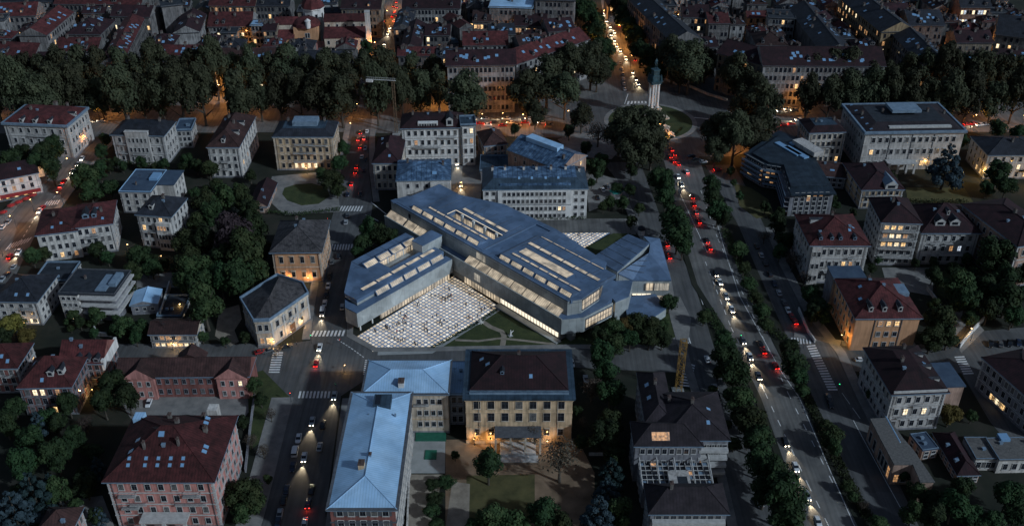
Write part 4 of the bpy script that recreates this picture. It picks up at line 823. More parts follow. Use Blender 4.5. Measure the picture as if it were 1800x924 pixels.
b = B('villa', 'grey villa with steep red hipped roof and strip of attic windows beside the lit balconies', 'villa', (1622, 408), (1722, 408), (1694, 362), 464)
b.std('stone', 'maroon', 'hip', 7.5, 3, 6, 'L', 3, 'hood', .0, o=.9, litset={(1, 3): 'lit3', (1, 4): 'lit4'}); b.dormer('F', .33, .25, 4, 1.8, 'trim'); b.dormer('F', .57, .25, 4, 1.8, 'trim'); b.dormer('F', .5, .6, 1); b.balcony('F', .6, b.h*.33, 10, 1.6)
b = B('house', 'long house with dark maroon roof running down at the right edge', 'house', (1790, 432), (1870, 420), (1760, 350), 500)
b.std('rose', 'maroon', 'hip', 4, 3, 4, 'L', 8, 'std', .06); b.chimney(.5, .5)
b = B('house', 'dark slate roofed building at the upper right edge with lit yard beside it', 'house', (1738, 272), (1840, 272), (1800, 240), 314)
b.std('stone', 'dslate', 'hip', 4, 3, 6, 'L', 4, lit=.1); b.chimney(.5, .4)
b = B('palazzo', 'orange plastered palazzo with red hipped roof, three front dormers and glowing corner', 'palazzo', (1506, 558), (1618, 557), (1578, 490), 615)
b.std('orange', 'red', 'hip', 6.5, 3, 0, 'L', 6, lit=0, o=.8, course=False); b.win('F', 3, 3, (1.5, 2.0), (b.w*.3, 0, b.w*.45, 1), z1=b.h-.4, litset={(2, 0): 'lit3', (2, 1): 'lit1', (2, 2): 'lit1'})
for f in (.25, .45, .68): b.dormer('F', f, .2, 1.5, 1.9)
for q in (.3, .72): b.part('drainpipe', 'dtrim', [(b.w*q, -.24, .2, b.w*q+.25, -.02, b.h-1)])
b.skylight('L', .65, .35, 1.4, 1.2); b.skylight('L', .4, .5, 1.4, 1.2); b.part('roof_terrace', 'bluetrim', [(b.w*.78, b.d*.45, b.h+1.2, b.w*.98, b.d*.7, b.h+2.8)]); b.chimney(.4, .7)
b.wall('grey', (-1, b.d+.2, b.w*.5, 8), 0, b.h+.5, 'rear_block'); b.part('rear_block_roof', 'flatblue', [(-1.3, b.d-.0, b.h+.51, b.w*.5, b.d+8.4, b.h+.8)])
b = B('villa', 'grey stone villa with dark hipped roof and two oval yellow windows', 'villa', (1570, 691), (1664, 687), (1628, 608), 754)
b.std('stone', 'maroon', 'mansard', 3.6, 3, 5, 'L', 7, 'hood', .0, o=.9, inset=7, top='maroon', litset={(1, 1): 'lit2', (1, 3): 'lit2'}); b.skylight('R', .5, .5, 2, 1.4); b.chimney(.4, .5); b.chimney(.6, .8)
for f in (.2, .45, .7): b.dormer('R', f, .3, 1.3, 1.2)
b.part('roof_parapet', 'trim', [(0, -.5, b.h+.02, b.w, -.1, b.h+1.0)]); b.wall('rose', (b.w+.1, b.d*.35, 11, b.d*.5), 0, b.h*.66, 'side_annexe'); b.part('annexe_roof', 'flatblue', [(b.w+.8, b.d*.33, b.h*.66+.01, b.w+11.4, b.d*.87, b.h*.66+.5)])
b = B('house', 'long house with maroon roof and lit ground floor at the right edge', 'house', (1830, 716), (1900, 700), (1752, 624), h=13)
b.std('grey', 'maroon', 'hip', 3.6, 3, 3, 'L', 8, 'std', .0); b.win('L', 3, 1, (2.6, 2.2), (0, b.d*.45, b.w, b.d*.3), z0=.4, z1=4, litset={(0, 0): 'lit1', (0, 1): 'lit2', (0, 2): 'lit1'})
# low flat buildings lower right
hL = 8.5
pL = [un(x, y, hL) for x, y in ((1572, 815), (1604, 815), (1617, 845), (1642, 845), (1605, 790), (1588, 771), (1562, 735), (1531, 737), (1548, 770))]
cL = sum(pL, Vector())/len(pL); cL.z = 0
lr = empty('low_building', cL, 0, 'low grey flat roofed building with tall side windows along the service road', 'building'); pq = [p-cL for p in pL]
m_ = MB(); m_.prism([(p.x, p.y) for p in pq], 0, hL-.3); m_.build('wall', M['rose'], lr); m_ = MB(); m_.prism([(p.x*1.03, p.y*1.03) for p in pq], hL-.3, hL+.1); m_.build('roof', M['gravelroof'], lr)
wall_windows(lr, pq[7], pq[8], 2, (1.2,), (1.6, 4.2)); wall_windows(lr, pq[8], pq[0], 4, (1.2,), (1.6, 4.2), lit={(0, 3): 'lit3'}); wall_windows(lr, pq[0], pq[1], 2, (1.2,), (1.4, 3.0), lit={(0, 0): 'lit3'})
m_ = MB(); d = (pq[0]-pq[8]); m_.tube(pq[8]*1.03+Vector((0, 0, hL+.2)), pq[0]*1.03+Vector((0, 0, hL+.2)), .2, .2, 5); m_.build('gutter', M['bmetal'], lr)
b = B('low_building', 'two storey flat roofed cube with rose walls at lower right', 'building', (1622, 791), (1650, 787), (1640, 757), 806)
b.std('rose', 'flatblue', 'flat', floors=2, F=2, side='LR', S=2, lit=0, o=.2, parapet=.3, course=False, cornice=False)
b = B('low_building', 'low rose walled wing with dark red hipped roof at lower right', 'building', (1684, 834), (1722, 833), (1676, 760), 848)
b.std('rose', 'maroon', 'hip', 2.6, 2, 4, 'LR', 6, lit=0, o=.4, course=False, cornice=False); b.skylight('L', .7, .5, 1, 1.4)
b = B('low_building', 'low pale building with grey flat roof terraces and arched windows at right edge', 'building', (1716, 806), (1756, 806), (1732, 768), 826)
b.std('pale', 'gravelroof', 'flat', floors=1, F=4, side='', S=0, lit=0, o=.2, parapet=.25, course=False, cornice=False)
b = B('low_building', 'second low pale building with grey flat roof further right and a roof lantern', 'building', (1757, 808), (1850, 806), (1800, 768), 830)
b.std('pale', 'gravelroof', 'flat', floors=1, F=5, side='', S=0, lit=0, o=.2, parapet=.25, course=False, cornice=False); b.part('roof_lantern', 'skyl', [(4, 8, b.h, 7, 11, b.h+1)])
# ================================================================ the modern museum: long bar, wing, pavilion
BA = un(678, 381, 10); BA.z = 0; bang = R(-46.35)
mus = empty('museum', BA, bang, 'long blue grey modern museum of crossing volumes with glowing skylights', 'museum')
WA = un(627, 551, 9.5); WA.z = 0; wang = R(48.67)
MI = (Matrix.Translation(BA) @ Matrix.Rotation(bang, 4, 'Z')).inverted()
FW = MI @ Matrix.Translation(WA) @ Matrix.Rotation(wang, 4, 'Z')      # wing frame in museum coordinates
FB = Matrix.Identity(4)
M['mwall'] = nmat('museum_zinc_wall', (.27, .295, .30), (.35, .37, .37), .10, .55, spec=.4, detail=8, stripe=(2.4, .12), sdark=.7)
M['mroof'] = nmat('museum_zinc_roof', (.072, .118, .195), (.105, .16, .255), .10, .55, spec=.4, detail=9, stripe=(1.7, .09), sdark=.78)
M['msoffit'] = pmat('museum_soffit', (.16, .17, .17), .7)
M['mwhite'] = pmat('museum_white_core', (.62, .62, .60), .6)
M['mline'] = pmat('museum_seam', (.07, .085, .11), .6)
def bandmat(name, c, s, period=.9, dark=.55, dirx=True):
    m, nt, b = new_mat(name); N = nt.nodes; L = nt.links
    tc = N.new('ShaderNodeTexCoord'); sx = N.new('ShaderNodeSeparateXYZ'); L.new(tc.outputs['Object'], sx.inputs[0])
    pp = N.new('ShaderNodeMath'); pp.operation = 'PINGPONG'; pp.inputs[1].default_value = period/2; L.new(sx.outputs['X' if dirx else 'Y'], pp.inputs[0])
    mr = N.new('ShaderNodeMapRange'); mr.inputs['From Max'].default_value = period*.22; mr.inputs['To Min'].default_value = dark; mr.inputs['To Max'].default_value = 1; L.new(pp.outputs[0], mr.inputs['Value'])
    no = N.new('ShaderNodeTexNoise'); no.inputs['Scale'].default_value = .35; no.inputs['Detail'].default_value = 4; L.new(tc.outputs['Object'], no.inputs['Vector'])
    m2 = N.new('ShaderNodeMapRange'); m2.inputs['From Min'].default_value = .35; m2.inputs['From Max'].default_value = .65; m2.inputs['To Min'].default_value = .35*s; m2.inputs['To Max'].default_value = 1.15*s; L.new(no.outputs['Fac'], m2.inputs['Value'])
    mu = N.new('ShaderNodeMath'); mu.operation = 'MULTIPLY'; L.new(mr.outputs[0], mu.inputs[0]); L.new(m2.outputs[0], mu.inputs[1])
    b.inputs['Base Color'].default_value = (.12, .12, .12, 1); b.inputs['Roughness'].default_value = .3
    b.inputs['Emission Color'].default_value = (*c, 1); L.new(mu.outputs[0], b.inputs['Emission Strength']); return m
M['mlight'] = bandmat('glowing_roof_glass', (1.0, .84, .62), .44)
M['mlightd'] = bandmat('dimmer_roof_glass', (1.0, .84, .64), .36)
M['mglaze'] = bandmat('glowing_gallery_glass', (1.0, .80, .55), .55, 1.3, .4)
M['mglazed'] = bandmat('dimmer_gallery_glass', (.95, .86, .70), .30, 1.3, .45)
M['mbright'] = emat('bright_gallery_light', (1.0, .87, .66), 1.0)
def mpart(name, mat, boxes=(), fr=FB, prisms=(), mats=None):
    b = MB()
    for q in boxes: b.box(*q[:6], m=q[6] if len(q) > 6 else 0)
    for (pts, z0, z1) in prisms: b.prism(pts, z0, z1)
    o = b.build(name, mats or M[mat], mus, fr.translation, fr.to_euler()); return o
def deck(name, mat, x0, y0, x1, y1, z0, z1, holes=(), fr=FB):
    """slab with rectangular holes, split by a grid so that nothing overlaps"""
    xs = sorted({x0, x1} | {h[0] for h in holes} | {h[2] for h in holes}); ys = sorted({y0, y1} | {h[1] for h in holes} | {h[3] for h in holes}); bx = []
    for j in range(len(ys)-1):
        run = None
        for i in range(len(xs)-1):
            cx = (xs[i]+xs[i+1])/2; cy = (ys[j]+ys[j+1])/2
            inh = any(h[0] < cx < h[2] and h[1] < cy < h[3] for h in holes)
            if not inh: run = (run[0], xs[i+1]) if run else (xs[i], xs[i+1])
            if (inh or i == len(xs)-2) and run: bx.append((run[0], ys[j], z0, run[1], ys[j+1], z1)); run = None
    return mpart(name, mat, bx, fr)
def quad(name, mat, pts, fr=FB, parent=None):
    b = MB(); b.poly(pts); return b.build(name, M[mat], parent or mus, fr.translation if not parent else (0, 0, 0), fr.to_euler() if not parent else (0, 0, 0))
def monitor(x0, x1, y0, z, fr=FB, hh=1.5, run=1.3, back=4.0, mat='mlight', roofmat='mroof'):
    """sawtooth roof light: tilted glass towards -y, sloping back behind it"""
    b = MB(); n = 5
    P = lambda x: [(x, y0, z), (x, y0+run, z+hh), (x, y0+run+.35, z+hh+.05), (x, y0+run+back, z)]
    a, c = P(x0), P(x1)
    b.poly([a[1], c[1], c[2], a[2]]); b.poly([a[2], c[2], c[3], a[3]]); b.poly([a[0], a[1], a[2], a[3]]); b.poly([c[3], c[2], c[1], c[0]]); b.poly([a[0], c[0], c[1], a[1]])
    for x in (x0, x1-.12): b.box(x-.1, y0-.1, z, x+.22, y0+run+.3, z+.02)
    o = b.build('roof_monitor', M[roofmat], mus, fr.translation, fr.to_euler())
    g = MB(); e = .35; dy, dz = run, hh; nv = Vector((0, -dz, dy)).normalized()*.05
    p0, p1, p2, p3 = [Vector(v)+nv for v in ((x0+e, y0+dy*.10, z+dz*.10), (x1-e, y0+dy*.10, z+dz*.10), (x1-e, y0+dy*.9, z+dz*.9), (x0+e, y0+dy*.9, z+dz*.9))]
    g.poly([p0, p1, p2, p3]); g.build('skylight', M[mat], o)
def strip_lights(x0, x1, n, y0, y1, z, fr=FB, mat='mlight', gap=.5, frame=True):
    L = (x1-x0)/n
    for i in range(n):
        a = x0+i*L+gap/2; e = x0+(i+1)*L-gap/2
        f = mpart('skylight_kerb', 'mroof', [(a-.15, y0-.15, z, e+.15, y0, z+.22), (a-.15, y1, z, e+.15, y1+.15, z+.22), (a-.15, y0, z, a, y1, z+.22), (e, y0, z, e+.15, y1, z+.22)], fr)
        g = MB(); g.poly([(a, y0, z+.12), (e, y0, z+.12), (e, y1, z+.12), (a, y1, z+.12)]); g.build('skylight', M[mat], f)
# ---- bar: lower volume
lowP = [(-1, 0), (105, 0), (109.5, 7), (110.5, 22), (102, 33), (-1, 33)]
def walls(name, mat, P, z0, z1, fr=FB, close=True):
    b = MB(); n = len(P)
    for i in range(n if close else n-1):
        p, q = P[i], P[(i+1) % n]; b.poly([(*p, z0), (*q, z0), (*q, z1), (*p, z1)])
    b.poly([(*p, z0) for p in reversed(P)]); return b.build(name, M[mat], mus, fr.translation, fr.to_euler())
walls('lower_wall', 'mwall', lowP, 3.4, 10)
inP = [(0, .6), (104, .6), (104.5, 6), (104.5, 20), (98, 32), (0, 32)]
walls('ground_wall', 'msoffit', inP, 0, 3.4)
mpart('ground_glazing', 'mglaze', [(50.3, .30, .3, 71.2, .55, 3.3)]); mpart('ground_glazing', 'mbright', [(72.0, .30, 1.0, 103, .55, 3.2)])
mpart('mullion', 'mline', [(50.3+i*1.6, .18, .2, 50.45+i*1.6, .31, 3.38) for i in range(34) if 50.3+i*1.6 < 103])
mpart('ledge', 'mwall', [(71.4, -2.4, 0, 105, .2, .5)])
mpart('pier', 'msoffit', [(104.9, 3, 0, 107.3, 5.4, 3.39), (106, 14, 0, 107.4, 15.4, 3.39)])
deck('ledge_roof', 'mroof', -.8, .35, 105, 3.2, 9.6, 10.02)
mpart('ledge_roof', 'mroof', prisms=[([(105.0, .4), (109.2, 7), (110.1, 21.8), (102, 32.6), (98, 32.6), (98, 3.3), (105, 3.3)], 9.6, 10.03)])
def tilted_strip(x0, x1, n, y0, y1, z0, z1, fr=FB, mat='mlight', gap=.35):
    L = (x1-x0)/n
    for i in range(n):
        a = x0+i*L+gap/2; e = x0+(i+1)*L-gap/2
        b = MB(); b.poly([(a, y0, z0), (e, y0, z0), (e, y1, z1), (a, y1, z1)]); o = b.build('skylight', M[mat], mus, fr.translation, fr.to_euler())
        b = MB(); b.box(a-.18, y0-.06, z0-.02, a-.02, y0+.1, z0+.1); b.tube((a-.09, y0, z0+.05), (a-.09, y1, z1+.05), .1, .1, 4); b.build('skylight_bar', M['mline'], o)
tilted_strip(50.5, 103, 8, .5, 3.3, 10.08, 11.9); tilted_strip(11.5, 24, 2, .5, 3.3, 10.08, 11.9); tilted_strip(-.5, 11.0, 1, .5, 3.3, 10.08, 11.9, mat='mlightd')
mpart('strip_edge', 'mwall', [(-1, -.12, 9.9, 105, .32, 10.3)])
# ---- bar: upper volume
upP = [(0, 3.4), (104.5, 3.4), (107, 8.2), (106.2, 19), (97, 33), (66, 37), (36, 36), (17, 28), (2, 11)]
walls('upper_wall', 'mwall', upP, 9.7, 16.5)
def clip(P, ax, lim, keep):
    out = []; n = len(P); f = lambda p: (p[ax]-lim)*keep
    for i in range(n):
        a, c = P[i], P[(i+1) % n]
        if f(a) >= 0: out.append(a)
        if f(a)*f(c) < 0: t = f(a)/(f(a)-f(c)); out.append((a[0]+(c[0]-a[0])*t, a[1]+(c[1]-a[1])*t))
    return out
HA = (26, 13, 54.5, 17.7); mid = clip(clip(upP, 0, HA[0], 1), 0, HA[2], -1)
mpart('roof_deck', 'mroof', prisms=[(clip(upP, 0, HA[0], -1), 15.0, 15.2), (clip(upP, 0, HA[2], 1), 15.0, 15.2), (clip(mid, 1, HA[1], -1), 15.0, 15.2), (clip(mid, 1, HA[3], 1), 15.0, 15.2)])
# perimeter band
b = MB(); n = len(upP); cxm = 52; cym = 19
for i in range(n):
    p = Vector((*upP[i], 0)); q = Vector((*upP[(i+1) % n], 0)); d = (q-p).normalized(); nn = Vector((d.y, -d.x, 0))*.18; ni = -nn*14
    if (q-p).length > .5: b.prism([(p+nn)[:2], (q+nn)[:2], (q+ni)[:2], (p+ni)[:2]], 16.2, 16.75+.002*i)
b.build('roof_edge', M['mroof'], mus)
HA = (26, 13, 54.5, 17.7)
deck('upper_roof', 'mroof', 3, 4.2, 57.5, 28, 15.3, 16.9, [HA]); mpart('upper_roof', 'mroof', prisms=[([(17, 27.8), (57.4, 27.8), (57.4, 36.2), (36, 35.9)], 15.3, 16.86)])
deck('upper_roof', 'mroof', 57.7, 4.2, 64.3, 36, 15.3, 16.3)
deck('upper_roof', 'mroof', 64.5, 4.2, 105.4, 29, 15.3, 16.9); mpart('upper_roof', 'mroof', prisms=[([(64.5, 29.02), (99, 29.02), (97, 32.8), (66, 36.6)], 15.3, 16.87)])
mpart('roof_seam', 'mline', [(s, 9, 16.9, s+.12, 28, 17.0) for s in (3.05, 14.5, 20)] + [(57.3, 5, 16.9, 57.45, 28, 17.05), (64.55, 5, 16.9, 64.7, 28, 17.05)] + [(26+i*7.1, 18.2, 16.9, 26.12+i*7.1, 28, 17.0) for i in range(5)] + [(66+i*6.55, 17.6, 16.9, 66.12+i*6.55, 29, 17.0) for i in range(7)])
for i in range(6): monitor(12+i*7.05, 18.6+i*7.05, 4.8, 16.9)
for i in range(6): monitor(66+i*6.5, 72+i*6.5, 4.8, 16.9)
strip_lights(16, 53, 7, 10.7, 11.7, 16.9, mat='mlight'); strip_lights(67, 92, 5, 10.7, 11.7, 16.9, mat='mlight'); strip_lights(92, 104, 2, 10.7, 11.7, 16.9, mat='mlightd')
strip_lights(27, 54, 4, 20.2, 21.8, 16.9); strip_lights(66, 104, 6, 20.6, 22.2, 16.9)
strip_lights(68, 94.5, 1, 13.6, 17.6, 16.9)
strip_lights(66, 100, 5, 28.0, 28.6, 16.9, mat='mlightd')
# sunken patio
mpart('patio_floor', 'mwhite', [(HA[0], HA[1], 12.2, HA[2], HA[3], 12.4)])
mpart('patio_glazing', 'mglaze', [(HA[0]+.05, HA[3]+.02, 12.4, HA[2]-.05, HA[3]+.2, 15.28)]); mpart('patio_glazing', 'mglazed', [(HA[0]-.2, HA[1], 12.4, HA[0]-.02, HA[3], 15.28), (HA[2]+.02, HA[1], 12.4, HA[2]+.2, HA[3], 15.28)])
mpart('patio_wall', 'mwhite', [(HA[0], HA[1]-.3, 12.4, HA[2], HA[1]-.05, 15.28)])
mpart('patio_column', 'mwhite', [(HA[0]+4+i*7, HA[3]-.9, 12.4, HA[0]+5.3+i*7, HA[3]-.1, 16.7) for i in range(4)])
mpart('patio_edge', 'mbright', [(HA[0], HA[3]+.02, 16.92, HA[2], HA[3]+.18, 17.0), (HA[0]-.16, HA[1], 16.92, HA[0], HA[3], 17.0)])
# south-east glazed end
def endglaze(P, z0, z1, off=.12):
    for i in range(len(P)-1):
        p = Vector((*P[i], 0)); q = Vector((*P[i+1], 0)); d = (q-p); L = d.length; a = math.atan2(d.y, d.x)
        b = MB(); b.poly([(0, -off, z0), (L, -off, z0), (L, -off, z1), (0, -off, z1)]); o = b.build('end_glazing', M['mglaze'], mus, p, (0, 0, a))
        b = MB(); n = max(2, int(L/1.5))
        for k in range(n+1): b.box(L*k/n-.07, -off-.12, z0, L*k/n+.07, -off-.02, z1)
        b.box(0, -off-.12, (z0+z1)/2-.05, L, -off-.03, (z0+z1)/2+.05); b.box(-.1, -off-.25, z0-.35, L+.1, -off+.05, z0-.02); b.box(-.1, -off-.25, z1+.02, L+.1, -off+.05, z1+.3)
        b.build('mullion', M['mline'], o)
endglaze([(107, 8.6), (106.25, 18.6)], 11.4, 15.6); endglaze([(106.1, 19.3), (102.5, 24.6)], 11.4, 15.6)
endglaze([(109.6, 8), (110.4, 21.5)], 4.8, 8.6); endglaze([(110.2, 22.6), (104.5, 29.8)], 4.8, 8.6)
# small dark openings in the long wall
mpart('wall_opening', 'mglazed', [(57, -.12, 5.0, 60.5, .04, 8.2)]); mpart('wall_opening', 'mglazed', [(55, 3.2, 12.6, 60, 3.38, 15.4)]); mpart('wall_opening', 'glass', [(12, 3.2, 13, 13.2, 3.38, 15.2)])
# ---- wing
wl = [(0, 0), (50.5, 0), (50.5, 26), (20, 26), (4, 11.5), (-.5, 6.1)]
walls('wing_wall', 'mwall', wl, 3.2, 9.5, FW)
walls('wing_ground_wall', 'msoffit', [(12, 1.2), (50, 1.2), (50, 25), (20, 25), (12, 12)], 0, 3.2, FW)
mpart('wing_glazing', 'mglaze', [(12.2, .95, .2, 49.5, 1.15, 3.15)], FW); mpart('mullion', 'mline', [(12.2+i*1.5, .80, .1, 12.34+i*1.5, .96, 3.19) for i in range(25)], FW)
mpart('wing_column', 'mwhite', [(2, 1.4, 0, 2.5, 1.9, 3.19), (8, 1.4, 0, 8.5, 1.9, 3.19), (3.6, 8.5, 0, 4.1, 9, 3.19)], FW)
HC_ = (27, 10.8, 46, 17.4)
deck('wing_roof', 'mroof', 0.05, .1, 50.4, 3.6, 9.3, 9.62, fr=FW); mpart('wing_roof', 'mroof', prisms=[([(.05, 3.62), (3.4, 3.62), (3.4, 10.6), (-.4, 6.1)], 9.3, 9.62)], fr=FW)
deck('wing_upper_roof', 'mroof', 3.6, 3.8, 49.6, 26, 10.6, 12.0, [HC_, (3.6, 10.6, 20, 26)], FW); mpart('wing_upper_roof', 'mroof', prisms=[([(3.6, 10.62), (19.98, 10.62), (19.98, 25.8), (4.2, 11.6)], 10.6, 11.99)], fr=FW)
walls('wing_upper_wall', 'mwall', [(3.7, 3.9), (49.5, 3.9), (49.5, 25.9), (20, 25.9), (4.3, 11.5)], 9.4, 10.65, FW)
mpart('roof_seam', 'mline', [(s, 18, 12.0, s+.12, 25.8, 12.08) for s in (20, 27.5, 35, 42.5)], FW)
for i in range(5): monitor(12.4+i*7.3, 19.2+i*7.3, 2.3, 9.9, FW, 1.9, 1.3, 1.0)
strip_lights(9, 48, 5, 6.6, 8.4, 12.0, FW, 'mlight', .8)
for i in range(4): monitor(20.5+i*7, 26.9+i*7, 17.0, 12.0, FW, 1.4, 2.6, 1.0, 'mlight')
mpart('court_floor', 'mwhite', [(HC_[0], HC_[1], 9.3, HC_[2], HC_[3], 9.36)], FW); mpart('court_glazing', 'mglaze', [(HC_[0], HC_[3]-.02, 9.36, HC_[2], HC_[3]+.15, 11.95)], FW); mpart('court_glazing', 'mglazed', [(HC_[0]-.15, HC_[1], 9.36, HC_[0]-.02, HC_[3], 10.58)], FW)
mpart('mullion', 'mwhite', [(HC_[0]+i*4.2, HC_[3]-.35, 9.36, HC_[0]+.35+i*4.2, HC_[3]-.05, 12.1) for i in range(5)], FW)
mpart('core_tower', 'mwall', [(43.2, 9, 9.6, 54, 15, 15.4), (43.0, 8.8, 15.4, 54.2, 15.2, 15.6, 1)], FW, mats=[M['mwall'], M['mroof']]); mpart('core_face', 'mwhite', [(43.0, 9.05, 12.02, 43.18, 14.95, 15.38)], FW)
# ---- east pavilion
def P3(l): return [MI @ un(*q) for q in l]
pa = P3([(1041, 452, 12), (1104, 411, 12), (1142, 427, 14.6), (1085, 477, 14.6)]); pb = P3([(1087, 480, 13.6), (1141, 444, 13.6), (1143, 428, 13.7), (1131, 415, 13.7), (1160, 419, 12.4), (1180, 492, 10), (1113, 492, 10)])
def roofslab(name, P, th=.5):
    b = MB(); n = len(P); b.poly(P)
    for i in range(n): b.poly([P[(i+1) % n], P[i], P[i]-Vector((0, 0, th)), P[(i+1) % n]-Vector((0, 0, th))])
    return b.build(name, M['mroof'], mus)
def skirt(P, zb, mat='mwall', name='pavilion_wall'):
    b = MB(); n = len(P); c = sum(P, Vector())/n
    Q = [c+(p-c)*.985 for p in P]
    for i in range(n):
        p, q = Q[i], Q[(i+1) % n]; b.poly([(p.x, p.y, zb), (q.x, q.y, zb), (q.x, q.y, q.z-.3), (p.x, p.y, p.z-.3)])
    b.build(name, M[mat], mus)
roofslab('pavilion_roof', pa); roofslab('pavilion_roof', pb); skirt(pa, 0); skirt(pb, 2.6)
b = MB()
for t in (.2, .4, .6, .8): b.tube(pa[0].lerp(pa[1], t)+Vector((0, 0, .06)), pa[3].lerp(pa[2], t)+Vector((0, 0, .06)), .12, .12, 4); b.tube(pb[0].lerp(pb[1], t)+Vector((0, 0, .06)), pb[6].lerp(pb[5], .15+t*.8).lerp(pb[4], t*.75)+Vector((0, 0, .10)), .12, .12, 4)
b.build('roof_seam', M['mline'], mus)
p, q = pb[6], pb[5]; d = q-p; L = d.length; a = math.atan2(d.y, d.x)
for f0, f1, z0, z1, mt in ((.34, .54, 5.2, 8.6, 'mglaze'), (.57, .96, 5.2, 8.6, 'mglazed'), (.0, .5, 3.0, 3.7, 'mbright')):
    b = MB(); b.poly([(L*f0, -.1, z0), (L*f1, -.1, z0), (L*f1, -.1, z1), (L*f0, -.1, z1)]); o = b.build('pavilion_glazing', M[mt], mus, (p.x, p.y, 0), (0, 0, a))
    b = MB(); n = max(2, int(L*(f1-f0)/1.6)); [b.box(L*(f0+(f1-f0)*k/n)-.07, -.24, z0, L*(f0+(f1-f0)*k/n)+.07, -.12, z1) for k in range(n+1)]; b.build('mullion', M['mline'], o)
b = MB(); b.box(L*.52, 1.0, 0, L*.95, 8, 2.6); b.build('pavilion_base', M['mlightd'], mus, (p.x, p.y, 0), (0, 0, a))
cn = P3([(1096, 522, 4), (1152, 516, 4), (1172, 541, 4), (1150, 556, 4), (1102, 553, 4)]); roofslab('canopy', cn, .4); skirt([c_.copy() for c_ in cn], 0)
lk = P3([(1055, 500, 10), (1085, 480, 10), (1112, 494, 10), (1106, 520, 10), (1082, 530, 10)]); roofslab('link_roof', lk, .4); skirt(lk, 0)
# ---- luminous plaza floors (light tiles set in a dark grid)
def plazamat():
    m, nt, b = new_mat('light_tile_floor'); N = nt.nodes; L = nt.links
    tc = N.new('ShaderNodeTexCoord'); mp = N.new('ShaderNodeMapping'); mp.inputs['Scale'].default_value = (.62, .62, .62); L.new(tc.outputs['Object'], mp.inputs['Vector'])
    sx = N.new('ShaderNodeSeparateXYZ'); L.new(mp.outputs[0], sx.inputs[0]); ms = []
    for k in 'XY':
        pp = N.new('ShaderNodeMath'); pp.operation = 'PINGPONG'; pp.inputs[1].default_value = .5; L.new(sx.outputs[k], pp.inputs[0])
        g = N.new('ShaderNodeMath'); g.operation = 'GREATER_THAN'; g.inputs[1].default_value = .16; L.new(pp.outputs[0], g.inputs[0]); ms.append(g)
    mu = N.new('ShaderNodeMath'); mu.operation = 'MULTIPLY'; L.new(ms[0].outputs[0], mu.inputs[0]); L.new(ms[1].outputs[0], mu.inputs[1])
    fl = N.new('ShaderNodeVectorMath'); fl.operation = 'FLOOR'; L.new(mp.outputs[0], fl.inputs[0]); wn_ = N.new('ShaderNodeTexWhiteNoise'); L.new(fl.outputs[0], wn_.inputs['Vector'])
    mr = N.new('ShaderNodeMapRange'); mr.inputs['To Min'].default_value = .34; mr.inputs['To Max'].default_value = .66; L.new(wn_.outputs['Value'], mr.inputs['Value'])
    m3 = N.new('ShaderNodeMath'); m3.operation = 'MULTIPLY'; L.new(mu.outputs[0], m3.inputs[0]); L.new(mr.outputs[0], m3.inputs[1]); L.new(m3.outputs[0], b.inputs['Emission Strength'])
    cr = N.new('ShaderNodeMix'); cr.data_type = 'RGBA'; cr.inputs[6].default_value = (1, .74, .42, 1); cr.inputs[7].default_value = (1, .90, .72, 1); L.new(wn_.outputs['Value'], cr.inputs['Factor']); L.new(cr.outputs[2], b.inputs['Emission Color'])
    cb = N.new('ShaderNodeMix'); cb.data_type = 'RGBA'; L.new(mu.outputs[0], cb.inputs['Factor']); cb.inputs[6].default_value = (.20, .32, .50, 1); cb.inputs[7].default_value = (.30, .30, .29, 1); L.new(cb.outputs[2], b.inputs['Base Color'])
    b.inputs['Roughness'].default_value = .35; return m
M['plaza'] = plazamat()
def plaza(px, label):
    P = [un(x, y, .13) for x, y in px]; Wi = (Matrix.Translation(WA) @ Matrix.Rotation(wang, 4, 'Z')).inverted()
    b = MB(); Q = [Wi @ p for p in P]; b.prism([(q.x, q.y) for q in Q], 0, .13); o = b.build('plaza', M['plaza'], None, WA, (0, 0, wang)); tag(o, label, 'plaza', kind='structure')
plaza([(626, 592), (655, 617), (757, 615), (877, 538), (797, 485)], 'luminous tiled plaza between wing and bar of the museum')
plaza([(930, 410), (1072, 409), (1010, 445), (985, 440)], 'small luminous tiled plaza behind the museum')

ribbon('plaza_edge', [(664, 620), (757, 617.5), (878, 541)], 2.6, .10, 'concrete', 'pale paving strip along the lower edge of the glowing plaza', 'pavement')
# ================================================================ trees
import array
def leafmat(name, c1, c2, c3):
    m, nt, b = new_mat(name); N = nt.nodes; L = nt.links
    tc = N.new('ShaderNodeTexCoord'); no = N.new('ShaderNodeTexNoise'); no.inputs['Scale'].default_value = 2.2; no.inputs['Detail'].default_value = 5
    L.new(tc.outputs['Object'], no.inputs['Vector'])
    cr = N.new('ShaderNodeValToRGB'); L.new(no.outputs['Fac'], cr.inputs['Fac']); e = cr.color_ramp.elements
    e[0].position = .28; e[1].position = .74; e[0].color = (*c1, 1); e[1].color = (*c3, 1); k = e.new(.52); k.color = (*c2, 1)
    oi = N.new('ShaderNodeObjectInfo'); hs = N.new('ShaderNodeHueSaturation'); mr = N.new('ShaderNodeMapRange'); mr.inputs['To Min'].default_value = .60; mr.inputs['To Max'].default_value = 1.45
    L.new(oi.outputs['Random'], mr.inputs['Value']); L.new(mr.outputs[0], hs.inputs['Value']); mh = N.new('ShaderNodeMapRange'); mh.inputs['To Min'].default_value = .455; mh.inputs['To Max'].default_value = .525
    L.new(oi.outputs['Random'], mh.inputs['Value']); L.new(mh.outputs[0], hs.inputs['Hue']); L.new(cr.outputs[0], hs.inputs['Color']); L.new(hs.outputs[0], b.inputs['Base Color'])
    b.inputs['Roughness'].default_value = .8; b.inputs['Specular IOR Level'].default_value = .15; return m
